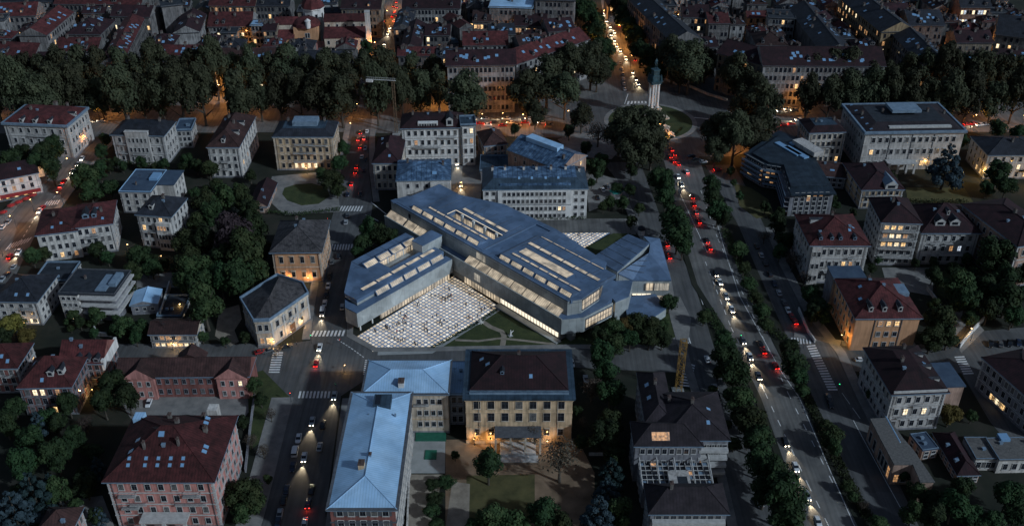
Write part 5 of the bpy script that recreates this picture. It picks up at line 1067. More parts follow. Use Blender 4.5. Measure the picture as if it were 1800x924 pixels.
LM = {'plane': leafmat('olive_leaves', (.020, .024, .013), (.033, .038, .021), (.050, .055, .030)),
      'dark': leafmat('dark_green_leaves', (.007, .016, .007), (.016, .032, .012), (.032, .052, .020)),
      'round': leafmat('green_leaves', (.010, .020, .008), (.023, .038, .014), (.045, .058, .023)),
      'blue': leafmat('blue_green_needles', (.009, .018, .021), (.019, .034, .040), (.036, .058, .066)),
      'purple': leafmat('purple_brown_leaves', (.016, .011, .013), (.028, .019, .022), (.050, .034, .036)),
      'gold': leafmat('golden_green_leaves', (.035, .032, .008), (.075, .062, .016), (.13, .10, .028)),
      'bare': leafmat('sparse_brown_twigs', (.030, .022, .016), (.055, .042, .032), (.09, .072, .056))}
def crown_mesh(kind, seed):
    """unit crown: radius 1 in plan, leaf clumps of many small faces; z from 0 (crown base) to about 1.7"""
    r = random.Random(seed); b = MB(); lobes = []
    tall = {'plane': 1.9, 'dark': 2.0, 'round': 1.6, 'blue': 2.3, 'purple': 1.6, 'gold': 1.6, 'bare': 1.7}[kind]
    nl = {'blue': 26, 'plane': 34}.get(kind, 24)
    for i in range(nl):
        if kind == 'blue':
            z = (i+.5)/nl*tall*.95; rr = (1-z/tall)**.8*.75; a = i*2.4
            lobes.append((rr*math.cos(a), rr*math.sin(a), z, .30*(1.15-z/tall)))
        else:
            while True:
                x, y, z = r.uniform(-1, 1), r.uniform(-1, 1), r.uniform(-1, 1)
                q = x*x+y*y+z*z
                if .12 < q < 1: break
            s = r.uniform(.20, .38) if kind == 'plane' else r.uniform(.26, .44); k = 1-s*.75
            taper = 1-.28*max(z, 0)
            lobes.append((x*k*taper, y*k*taper, tall/2+z*k*tall/2, s))
    n = {'bare': 900, 'blue': 2400, 'plane': 5600}.get(kind, 3200)
    tot = sum(l[3]**2 for l in lobes); L = {'bare': .05, 'blue': .08, 'plane': .058}.get(kind, .078)
    for (x, y, z, s) in lobes:
        for k in range(int(n*s*s/tot)):
            u = r.uniform(-1, 1); a = r.uniform(0, 2*math.pi); q = math.sqrt(1-u*u); d = Vector((q*math.cos(a), q*math.sin(a), u))
            if d.z < -.35 and r.random() < .6: d.z = -d.z
            c = Vector((x, y, z))+d*s*r.uniform(.72, 1.10)*Vector((1, 1, 1)).x
            nv = (d+Vector((r.uniform(-1, 1), r.uniform(-1, 1), r.uniform(-.6, 1)))*.45).normalized(); t = nv.orthogonal().normalized(); t = Matrix.Rotation(r.uniform(0, 6.28), 3, nv) @ t; w_ = nv.cross(t)
            e = L*r.uniform(.55, 1.25); f = e*r.uniform(.5, .9)
            b.poly([c-t*e-w_*f*.5, c-t*e*.2-w_*f, c+t*e-w_*f*.1, c+t*e*.3+w_*f, c-t*e*.7+w_*f*.6])
    return b.mesh('crown_'+kind, [LM[kind]])
def trunk_mesh(kind, seed):
    r = random.Random(seed+99); b = MB(); H = .95 if kind != 'blue' else 1.9; z0 = -.62
    b.tube((0, 0, z0), (.02, .01, z0+.35), .085, .062, 7); b.tube((.02, .01, z0+.35), (0, .02, .35), .062, .05, 7); b.tube((0, .02, .35), (.03, 0, H), .05, .02, 6)
    for k in range(10 if kind == 'bare' else 6):
        a = k*2.2+r.uniform(0, .8); z = r.uniform(-.1, .6); e = Vector((math.cos(a)*r.uniform(.45, .8), math.sin(a)*r.uniform(.45, .8), z+r.uniform(.35, .8)))
        b.tube((0, .02, z), e*.6+Vector((0, 0, z*.35)), .036, .02, 5); b.tube(e*.6+Vector((0, 0, z*.35)), e, .02, .006, 4)
        if kind == 'bare':
            for q in range(3): b.tube(e*(.5+.15*q)+Vector((0, 0, z*.3)), e*(.8+.1*q)+Vector((r.uniform(-.3, .3), r.uniform(-.3, .3), r.uniform(.1, .4))), .012, .004, 3)
    return b.mesh('trunk_'+kind, [M['bark']])
TM = {}
for kind, nv in (('plane', 5), ('dark', 3), ('round', 4), ('blue', 2), ('purple', 1), ('gold', 1), ('bare', 2)):
    TM[kind] = [(crown_mesh(kind, hash_ + i*17), trunk_mesh(kind, hash_ + i)) for i in range(nv) for hash_ in (len(kind)*31,)]
def ordinal(i):
    W = ['first', 'second', 'third', 'fourth', 'fifth', 'sixth', 'seventh', 'eighth', 'ninth', 'tenth', 'eleventh', 'twelfth', 'thirteenth', 'fourteenth', 'fifteenth', 'sixteenth', 'seventeenth', 'eighteenth', 'nineteenth', 'twentieth']
    if i < 20: return W[i]
    if i == 29: return 'thirtieth'
    return ('twenty-' if i < 29 else 'thirty-')+W[i-20 if i < 29 else i-30]
LOOK = {'plane': 'tall olive green tree', 'dark': 'dense dark green tree', 'round': 'bushy green tree', 'blue': 'blue green conifer', 'purple': 'purple brown leaved tree', 'gold': 'golden green tree', 'bare': 'nearly bare brown tree'}
def trees(where, lst, group=None, name='tree', squash=1.0, base=.60):
    """lst of (crown centre x, y, radius in photo px, kind); each becomes a tree with trunk and crown"""
    byk = {}
    for t in lst: byk.setdefault((t[3], t[2] <= 13.2 and t[3] in ('dark', 'round') and t[1] > 150), []).append(t)
    for (kind, small), L in byk.items():
        L.sort(); multi = len(L) > 1
        for i, (px, py, rp, _) in enumerate(L):
            rm = 4.0
            for _k in range(4):
                zc = rm*(base+.93)*squash; p = un(px, py, zc); rm = rp*depth(p)/F
            rz = rnd.uniform(0, 6.28); cm, tm = TM[kind][rnd.randrange(len(TM[kind]))]
            lab = (ordinal(i)+' '+LOOK[kind]+' from the left '+where) if multi else (('a lone ' if len(byk) > 1 else '')+LOOK[kind]+' '+where)
            nm = 'shrub' if small else {'blue': 'conifer'}.get(kind, name)  # the shrub ones are small trees too, with the same trunk and crown
            if small: lab = lab.replace('dense dark green tree', 'small dark green tree').replace('bushy green tree', 'small green tree')
            o = empty(nm, (p.x, p.y, 0), rz, lab, 'shrub' if small else 'tree', (group or 'trees').replace('trees', 'small trees') if small else group)
            sxy = rm*rnd.uniform(.90, 1.15); szz = rm*squash*rnd.uniform(.84, 1.16)
            c = link('crown', cm, o, (0, 0, szz*base)); c.scale = (sxy, sxy, szz)
            t = link('trunk', tm, o, (0, 0, szz*base)); t.scale = (sxy, sxy, szz)
rb = random.Random(3)
def jit(l, k=4): return [(x+rb.uniform(-k, k), y+rb.uniform(-k*.7, k*.7), r_*rb.uniform(.9, 1.15), kd) for x, y, r_, kd in l]
GB = 'boulevard trees'
trees('in the west boulevard back row', jit([(x, 122, 27, 'plane') for x in range(10, 385, 33)] + [(x, 124, 27, 'plane') for x in range(408, 700, 33)] + [(x, 125, 27, 'plane') for x in (725, 760, 795, 818)]), GB, squash=1.5, base=.38)
trees('in the west boulevard front row', jit([(x, 163, 30, 'plane') for x in range(-8, 385, 36)] + [(x, 163, 31, 'plane') for x in range(418, 625, 36)] + [(665, 166, 30, 'plane'), (702, 172, 26, 'plane'), (738, 160, 27, 'plane'), (772, 150, 25, 'plane'), (822, 163, 33, 'plane')]), GB, squash=1.5, base=.38)
trees('left of the column monument', jit([(930, 160, 34, 'plane'), (962, 140, 34, 'plane'), (995, 160, 36, 'plane'), (1000, 122, 30, 'plane'), (1040, 108, 34, 'plane'), (1020, 200, 26, 'plane'), (940, 195, 22, 'plane'), (1052, 128, 24, 'plane')], 3), GB, squash=1.12, base=.45)
trees('beside the open paved corner', [(1052, 225, 24, 'bare')], GB)
trees('in the clump before the roundabout', jit([(1105, 222, 36, 'plane'), (1145, 230, 34, 'plane'), (1118, 255, 36, 'plane'), (1148, 258, 28, 'plane'), (1090, 240, 26, 'plane')], 2), GB, squash=1.12, base=.45)
trees('right of the column monument', jit([(1185, 95, 32, 'plane'), (1215, 110, 36, 'plane'), (1240, 100, 30, 'plane'), (1195, 125, 26, 'plane'), (1295, 130, 30, 'plane'), (1325, 150, 32, 'plane'), (1340, 185, 34, 'plane'), (1308, 190, 30, 'plane'), (1265, 225, 34, 'plane'), (1290, 240, 34, 'plane'), (1262, 258, 28, 'plane'), (1325, 228, 32, 'plane'), (1345, 215, 26, 'plane')], 3), GB, squash=1.12, base=.45)
trees('in the east boulevard back row', jit([(x, 128, 26, 'plane') for x in range(1430, 1830, 33)]), GB, squash=1.5, base=.38)
trees('in the east boulevard front row', jit([(x, 163, 28, 'plane') for x in range(1425, 1540, 36)] + [(x, 166, 29, 'plane') for x in range(1562, 1830, 37)]), GB, squash=1.5, base=.38)
GA = 'trees along the far avenue'
trees('left of the far avenue', jit([(1030, 22, 20, 'dark'), (1042, 40, 22, 'dark'), (1050, 58, 22, 'dark'), (1056, 76, 20, 'dark'), (1064, 95, 18, 'dark'), (1072, 112, 14, 'dark'), (1022, 6, 16, 'dark')], 2), GA)
trees('right of the far avenue', jit([(1090, 12, 20, 'dark'), (1098, 30, 20, 'dark'), (1106, 48, 22, 'dark'), (1116, 66, 22, 'dark'), (1128, 84, 22, 'dark'), (1140, 104, 22, 'dark'), (1152, 122, 20, 'dark')], 2), GA)
GV = 'avenue trees'
trees('left of the near avenue', jit([(1162, 310, 24, 'dark'), (1168, 330, 22, 'dark'), (1168, 350, 18, 'dark'), (1186, 388, 26, 'dark'), (1192, 410, 28, 'dark'), (1200, 432, 20, 'dark'), (1240, 552, 14, 'round'), (1270, 605, 22, 'dark'), (1278, 630, 30, 'dark'), (1292, 662, 32, 'dark'), (1300, 700, 28, 'round'), (1318, 735, 30, 'round'), (1330, 770, 30, 'dark'), (1340, 805, 34, 'dark'), (1358, 842, 34, 'dark'), (1372, 880, 36, 'dark'), (1385, 915, 36, 'dark'), (1305, 725, 22, 'round'), (1345, 860, 28, 'dark')], 2), GV)
trees('right of the near avenue', jit([(1250, 328, 18, 'dark'), (1254, 348, 22, 'dark'), (1262, 368, 20, 'dark'), (1270, 388, 16, 'dark'), (1298, 434, 18, 'round'), (1306, 470, 14, 'round'), (1316, 494, 16, 'round'), (1328, 520, 16, 'round'), (1338, 545, 16, 'round'), (1346, 568, 15, 'round'), (1388, 612, 20, 'dark'), (1398, 636, 24, 'dark'), (1404, 660, 22, 'dark'), (1412, 682, 14, 'round'), (1450, 742, 14, 'round'), (1462, 762, 20, 'round'), (1466, 786, 16, 'round'), (1452, 775, 13, 'round'), (1490, 850, 12, 'round'), (1520, 885, 12, 'bare'), (1500, 870, 10, 'round'), (1545, 918, 16, 'round')], 2), GV)
trees('in the museum end grove', jit([(1078, 580, 18, 'round'), (1100, 568, 18, 'gold'), (1122, 566, 18, 'round'), (1145, 570, 18, 'round'), (1166, 570, 17, 'round'), (1178, 528, 16, 'dark'), (1052, 596, 19, 'dark'), (1082, 600, 20, 'round'), (1110, 594, 20, 'dark'), (1140, 594, 18, 'round'), (1165, 592, 17, 'dark')], 2), 'museum grove trees')
trees('beside the dark roofed mansion', jit([(1058, 622, 30, 'dark'), (1066, 652, 28, 'dark'), (1072, 690, 26, 'dark'), (1075, 738, 26, 'round'), (1062, 765, 28, 'dark'), (1082, 790, 26, 'dark'), (1075, 825, 28, 'blue'), (1068, 860, 32, 'blue'), (1050, 905, 36, 'blue'), (1090, 895, 30, 'round'), (1040, 680, 20, 'bare')], 2), 'palazzo garden trees')
trees('in the tan palazzo garden', [(858, 818, 30, 'dark'), (985, 800, 42, 'bare'), (940, 760, 20, 'bare'), (865, 905, 36, 'round'), (900, 915, 30, 'round'), (955, 900, 32, 'dark'), (985, 920, 28, 'round')], 'palazzo garden trees')
trees('beside the sandy path', [(760, 852, 16, 'dark'), (785, 846, 18, 'dark'), (765, 875, 16, 'dark'), (758, 898, 18, 'dark'), (766, 918, 16, 'dark')], 'palazzo garden trees', squash=.6)
trees('behind the museum wing', [(650, 408, 22, 'dark'), (668, 412, 24, 'dark'), (636, 425, 20, 'dark'), (628, 440, 14, 'dark'), (688, 415, 16, 'dark')], 'museum wing trees')
GP = 'trees of the left park'
trees('in the park left of the ochre villa', jit([(328, 412, 26, 'round'), (330, 445, 28, 'round'), (328, 480, 28, 'round'), (352, 462, 26, 'round'), (362, 352, 24, 'round'), (392, 348, 22, 'round'), (403, 396, 44, 'purple'), (388, 440, 30, 'dark'), (362, 425, 26, 'dark'), (428, 438, 32, 'round'), (448, 468, 30, 'round'), (414, 478, 30, 'dark'), (446, 405, 26, 'dark'), (385, 486, 24, 'dark'), (458, 432, 22, 'round'), (358, 528, 38, 'round'), (440, 368, 20, 'dark'), (425, 348, 20, 'round'), (352, 500, 24, 'dark'), (370, 380, 22, 'dark'), (345, 390, 20, 'round')], 2), GP, squash=1.25)
trees('by the pale dormered villa', [(366, 292, 18, 'round'), (345, 290, 13, 'dark'), (330, 285, 13, 'dark'), (440, 308, 12, 'dark')], GP)
trees('beside the ochre palazzo', [(582, 312, 22, 'round'), (565, 300, 14, 'round'), (596, 285, 16, 'dark'), (592, 330, 14, 'round'), (604, 262, 14, 'dark')], GP)
trees('before the red roofed palazzo', [(75, 275, 24, 'dark'), (95, 262, 20, 'dark'), (62, 295, 20, 'dark'), (90, 300, 20, 'dark'), (20, 280, 22, 'dark'), (40, 270, 18, 'dark')], GP)
trees('along the diagonal street', [(150, 312, 26, 'round'), (158, 330, 22, 'round'), (175, 300, 18, 'dark'), (185, 245, 12, 'dark'), (178, 265, 14, 'dark'), (195, 330, 18, 'dark'), (170, 440, 18, 'dark'), (188, 450, 14, 'dark'), (55, 448, 18, 'round'), (75, 440, 16, 'round')], GP)
trees('around the terraced block', [(245, 450, 20, 'dark'), (265, 465, 20, 'dark'), (232, 478, 18, 'round'), (220, 505, 18, 'round'), (168, 552, 16, 'round'), (215, 570, 22, 'round'), (245, 575, 18, 'dark'), (20, 565, 26, 'gold'), (45, 585, 18, 'gold'), (5, 590, 20, 'dark'), (130, 555, 12, 'round'), (355, 590, 12, 'round'), (430, 590, 12, 'dark'), (395, 598, 10, 'dark'), (238, 592, 14, 'dark'), (258, 520, 12, 'dark')], GP)
trees('in the dark garden at lower left', jit([(200, 675, 26, 'dark'), (225, 700, 28, 'dark'), (180, 710, 24, 'dark'), (120, 710, 24, 'dark'), (85, 735, 24, 'dark'), (25, 712, 22, 'dark'), (10, 745, 24, 'dark'), (55, 770, 24, 'dark'), (150, 745, 18, 'bare'), (95, 800, 34, 'dark'), (40, 815, 30, 'dark'), (60, 870, 40, 'blue'), (25, 900, 36, 'blue'), (100, 860, 28, 'round'), (150, 850, 22, 'dark'), (165, 790, 20, 'dark'), (130, 770, 20, 'dark'), (170, 905, 20, 'dark')], 2), 'lower left garden trees')
trees('beside the pink villa', [(428, 860, 32, 'round'), (445, 880, 22, 'round'), (425, 895, 24, 'round'), (445, 675, 16, 'round'), (458, 700, 14, 'dark'), (475, 725, 14, 'bare'), (425, 740, 14, 'dark'), (440, 770, 16, 'bare'), (462, 790, 14, 'bare'), (470, 840, 10, 'round')], 'lower left garden trees')
trees('behind the orange palazzo', jit([(1688, 500, 34, 'round'), (1700, 525, 28, 'dark'), (1745, 455, 30, 'dark'), (1765, 485, 30, 'dark'), (1735, 500, 24, 'dark'), (1775, 520, 28, 'dark'), (1740, 545, 22, 'dark'), (1780, 555, 20, 'dark'), (1640, 480, 14, 'dark'), (1655, 565, 28, 'round'), (1640, 590, 24, 'round'), (1668, 590, 22, 'round'), (1795, 470, 22, 'dark')], 2), 'right garden trees')
trees('before the orange palazzo', [(1415, 485, 16, 'bare'), (1425, 515, 20, 'dark'), (1440, 535, 20, 'dark'), (1430, 550, 18, 'dark'), (1448, 555, 14, 'dark'), (1395, 455, 18, 'bare'), (1380, 420, 18, 'dark'), (1365, 395, 20, 'dark'), (1345, 410, 14, 'bare'), (1372, 440, 16, 'dark')], 'right garden trees')
trees('before the large stone palazzo', [(1664, 292, 30, 'blue'), (1755, 305, 22, 'dark'), (1770, 325, 20, 'dark'), (1735, 330, 14, 'dark'), (1565, 315, 14, 'dark'), (1690, 250, 14, 'dark'), (1755, 222, 18, 'dark'), (1790, 232, 16, 'dark')], 'right garden trees')
trees('around the lower right villa', [(1672, 722, 24, 'gold'), (1545, 655, 14, 'dark'), (1535, 690, 14, 'dark'), (1708, 730, 12, 'round')], 'right garden trees')
trees('in the bottom right garden', jit([(1690, 865, 26, 'dark'), (1675, 890, 28, 'dark'), (1705, 900, 26, 'dark'), (1590, 830, 14, 'dark'), (1610, 860, 22, 'round'), (1635, 880, 22, 'dark'), (1605, 900, 26, 'round'), (1640, 910, 26, 'dark'), (1775, 870, 30, 'dark'), (1790, 900, 30, 'dark'), (1745, 915, 24, 'dark'), (1720, 920, 22, 'dark')], 2), 'right garden trees')
trees('around the small teal pavilion', [(1085, 330, 12, 'dark'), (1072, 352, 14, 'round'), (1095, 355, 14, 'round'), (1108, 335, 12, 'dark'), (1124, 365, 11, 'round'), (1110, 388, 12, 'round'), (1060, 362, 10, 'round'), (1050, 300, 16, 'dark'), (1040, 285, 16, 'dark'), (1058, 282, 14, 'dark'), (1110, 300, 12, 'dark')], 'yard trees')
trees('in the city streets', [(22, 36, 14, 'dark'), (420, 66, 12, 'dark'), (440, 80, 12, 'dark'), (645, 86, 12, 'dark'), (640, 95, 12, 'dark')], 'yard trees')
GX = 'garden trees between the houses'
def scat(n, x0, y0, x1, y1, r0, r1, kinds, avoid=()):
    r = random.Random(int(x0*7+y0)); out = []
    for k in range(n*6):
        x, y, q = r.uniform(x0, x1), r.uniform(y0, y1), r.uniform(r0, r1)
        if any(abs(x-a) < w_ and abs(y-b_) < h_ for a, b_, w_, h_ in avoid) or any((x-o[0])**2+(y-o[1])**2 < (q+o[2])**2*.7 for o in out): continue
        out.append((x, y, q, r.choice(kinds)))
        if len(out) == n: break
    return out
trees('between the upper left villas', scat(16, 150, 285, 350, 300, 7, 12, ('dark', 'round', 'dark')), GX)
trees('below the grey villa', scat(9, 330, 318, 440, 338, 9, 14, ('dark', 'round')), GX)
trees('in the lowest left garden', scat(18, 0, 740, 175, 915, 12, 20, ('dark', 'dark', 'round', 'blue')), GX)
trees('behind the slate pyramid villa', scat(8, 225, 448, 310, 475, 8, 12, ('dark', 'round')), GX)
trees('below the terraced block', scat(10, 110, 560, 255, 590, 7, 12, ('dark', 'round')), GX)
trees('in the right hand gardens', scat(16, 1640, 470, 1800, 560, 12, 20, ('dark', 'dark', 'round')), GX)
trees('between the right hand villas', [(1532, 470, 10, 'dark'), (1610, 462, 10, 'dark'), (1640, 462, 10, 'dark'), (1480, 500, 9, 'dark'), (1545, 455, 9, 'dark'), (1730, 420, 14, 'dark'), (1700, 455, 12, 'dark'), (1500, 372, 9, 'dark'), (1470, 360, 9, 'dark')], GX)
trees('beside the lower service road', scat(12, 1250, 640, 1325, 790, 9, 14, ('dark', 'round'), ()) , GX)
trees('left of the palazzo garden', [(800, 800, 9, 'dark'), (1025, 740, 12, 'bare'), (1015, 720, 11, 'dark'), (1022, 775, 14, 'dark'), (835, 925, 18, 'dark')], GX)
trees('around the curved dark block', [(1300, 345, 9, 'dark'), (1345, 365, 10, 'dark'), (1372, 372, 10, 'dark'), (1285, 300, 8, 'round'), (1405, 385, 9, 'dark'), (1465, 345, 8, 'dark'), (1290, 320, 7, 'round')], GX)
trees('behind the white palazzo', [(870, 235, 11, 'dark'), (850, 245, 9, 'dark'), (905, 228, 10, 'dark'), (1000, 232, 11, 'dark'), (1030, 262, 12, 'dark'), (1040, 320, 9, 'dark')], GX)
# hedges and shrubs under the avenue trees
def hedge(px, wid, hh, label):
    P = [un(x, y, 0) for x, y in px]; r = random.Random(len(label)); b = MB()
    for i in range(len(P)-1):
        L = (P[i+1]-P[i]).length; d = (P[i+1]-P[i])/L; n = Vector((-d.y, d.x, 0))
        for k in range(int(L*wid*9)):
            c = P[i]+d*r.uniform(0, L)+n*r.uniform(-.5, .5)*wid+Vector((0, 0, r.uniform(.15, 1)**.6*hh*r.uniform(.75, 1.1))); nv = Vector((r.uniform(-1, 1), r.uniform(-1, 1), r.uniform(0, 1.3))).normalized(); t = nv.orthogonal().normalized(); w_ = nv.cross(t); e = r.uniform(.2, .42)
            b.poly([c-t*e, c-w_*e*.7, c+t*e, c+w_*e*.7])
    tag(b.build('hedge', LM['round']), label, 'hedge')
hedge([(1272, 405), (1296, 455), (1330, 530), (1352, 580), (1382, 600)], 4, 1.6, 'long shrub hedge between avenue and parked cars, upper stretch')
hedge([(1408, 680), (1435, 735), (1475, 820), (1530, 920)], 3.5, 1.4, 'shrub hedge on the verge right of the avenue, lower stretch')
hedge([(1245, 545), (1275, 600)], 4, 1.2, 'short shrub hedge left of the avenue by the museum corner')
hedge([(470, 375), (520, 380), (598, 370)], 2.5, 1.8, 'dark hedge below the oval lawn')
hedge([(900, 386), (1030, 385)], 2, 1.6, 'low hedge in front of the long white block')
hedge([(1594, 357), (1700, 358)], 2.5, 2.0, 'hedge below the dry lawn')
hedge([(1155, 262), (1185, 240), (1200, 225)], 1.5, .8, 'low hedge inside the roundabout lawn')
hedge([(760, 612), (840, 568), (872, 545)], 1.5, .7, 'low planting along the plaza edge')
hedge([(180, 285), (240, 292), (290, 290)], 3, 2, 'dark hedge in front of the grey slate villa')
hedge([(1640, 520), (1700, 548), (1720, 575)], 2, 1.8, 'hedge along the orange palazzo drive')
# ================================================================ city behind the boulevard
foot = []
FG = 'city blocks behind the boulevard'
def far(label, FL, FR, back, h=19, wm='stone', rm='maroon', roof='gablex', rh=None, floors=4, F=8, side='', S=0, lit=.05, yb=None, name='city_block', litmat='lit1', ww=1.5, o=.7, sky=0, chim=2, inset=None):
    b = Bld(name, label, 'building', FL, FR, back, yb, h=None if yb else h, group=FG, far=True)
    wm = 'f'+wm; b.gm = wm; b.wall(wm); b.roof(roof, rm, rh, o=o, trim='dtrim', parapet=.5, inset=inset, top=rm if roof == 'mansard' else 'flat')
    if F: b.win('F', F, floors, (ww, 2.6), z1=b.h-.4, tm=wm, lit=lit, litmat=litmat, m=.02)
    for q in side: b.win(q, S, floors, (ww, 2.6), z1=b.h-.4, tm=wm, lit=lit, litmat=litmat, m=.02)
    for i in range(sky*2):
        if roof != 'flat': b.skylight(rnd.choice('F' if roof == 'gablex' else 'RL' if roof == 'gabley' else 'FR'), rnd.uniform(.15, .85), rnd.uniform(.25, .7), 1.6, 1.8)
    for i in range(chim+2): b.chimney(rnd.uniform(.1, .9), rnd.uniform(.35, .65), 1.5, 1.2)
    for i in range(2 if roof != 'flat' and b.w > 9 and F else 0): b.dormer('F' if roof != 'gabley' else 'R', rnd.uniform(.15, .85), rnd.uniform(.12, .3), 1.6, 1.6, 'fpale', 'dslate', 'lit3' if rnd.random() < .12 else None)
    M4 = b.root.matrix_basis; c = Matrix.Translation(b.root.location) @ Matrix.Rotation(b.root.rotation_euler.z, 4, 'Z') @ Vector((b.w/2, b.d/2, 0))
    foot.append((c.x, c.y, b.w/2, b.d/2, b.root.rotation_euler.z)); return b
# left of the street
far('red roofed block right behind the trees at the far left edge', (-30, 98), (58, 102), (55, 80), rm='red', sky=2, F=10)
far('dark brown roofed block with dormer behind the trees, second from the left edge', (60, 112), (98, 112), (96, 92), rm='maroon', F=4)
far('red roofed block in front of the long diagonal roof and its courtyard', (98, 90), (170, 90), (172, 71), rm='red', sky=3, F=8)
far('very long red roofed wing running away from the boulevard at left', (176, 112), (214, 110), (300, 31), h=22, rm='red', roof='gabley', side='R', S=22, F=4, floors=5, sky=9, chim=3, lit=.03)
far('block with plain pale gable end and long red roof at upper left', (33, 62), (81, 62), (130, 22), h=20, wm='pale', rm='red', roof='gabley', F=0, side='R', S=12, sky=3)
far('hipped maroon courtyard wing between the two long red roofs', (118, 60), (176, 60), (188, 36), rm='maroon', roof='hip', F=7, sky=3, side='R', S=4)
far('grey courtyard wing with many windows below the long upper red roof', (195, 28), (262, 30), (265, 15), wm='pale', F=10, lit=.08)
far('long red roofed block along the top edge at upper left', (96, 7), (247, 8), (247, -8), rm='red', F=20, lit=.2, litmat='lit2', sky=3)
far('white topped block at the upper left corner', (-20, 3), (94, 3), (94, -12), wm='white', rm='dslate', F=12)
far('red roofed low wing behind the gable end block', (-15, 30), (62, 27), (66, 10), rm='red', F=8, wm='pale', sky=2)
far('pale windowless tower block at the left edge of the city', (-30, 38), (7, 36), (14, 25), h=24, wm='white', roof='flat', rm='flat', F=0, side='R', S=4, chim=0)
far('bluish white tall block left of the street with plain side wall', (284, 12), (321, 8), (316, -8), h=24, wm='pale', roof='flat', rm='flat', F=0, side='R', S=5)
far('maroon roofed block with white gable end', (306, 58), (350, 56), (368, 25), wm='white', rm='maroon', roof='gabley', h=18, F=0, side='R', S=6, sky=2)
far('white facade block with red roof left of the church', (366, 47), (441, 46), (446, 27), h=21, wm='white', rm='red', F=12, lit=.08, litmat='lit2', yb=84)
far('narrow white house with flat blue roof beside the red roofed facade block', (441, 44), (460, 44), (460, 36), h=17, wm='white', roof='flat', rm='bmetal', F=3, floors=4, chim=0)
far('cream house with loggia between the white facade block and the church', (462, 54), (484, 54), (484, 42), h=15, wm='cream', rm='maroon', F=4, floors=4, lit=.1)
far('red roofed block with lit windows along the top edge left of the church dome', (368, 10), (447, 11), (446, -5), rm='red', wm='cream', F=12, lit=.3, litmat='lit3')
far('dark slate roofed block along the top edge beside the church dome', (449, 10), (508, 10), (508, -4), rm='dslate', F=9, lit=.08)
far('red roofed block behind the trees with blue roof terrace', (270, 97), (379, 97), (378, 83), rm='red', F=12, lit=.1, sky=4)
far('long ribbed brown roof block behind the trees left of the church', (381, 105), (516, 104), (520, 88), rm='brown', F=14, wm='white', lit=.04, sky=2)
far('dark roofed block right behind the trees before the church', (522, 110), (606, 112), (604, 94), rm='dslate', F=8, lit=.05, sky=2)
far('dark hipped roof house in front of the church apse', (502, 86), (548, 86), (546, 72), h=14, rm='dslate', roof='hip', F=4)
far('dark hipped roof house in the yard behind the white facade block', (386, 84), (424, 84), (420, 70), h=12, rm='dslate', roof='hip', F=4)
far('cream building with red roof right behind the church by the street', (600, 15), (668, 16), (668, 0), rm='maroon', wm='cream', F=10, side='R', S=4, lit=.03)
far('tall cream block right of the church at the street corner', (612, 20), (662, 19), (662, 8), h=20, wm='cream', rm='maroon', F=8, side='R', S=4, yb=55)
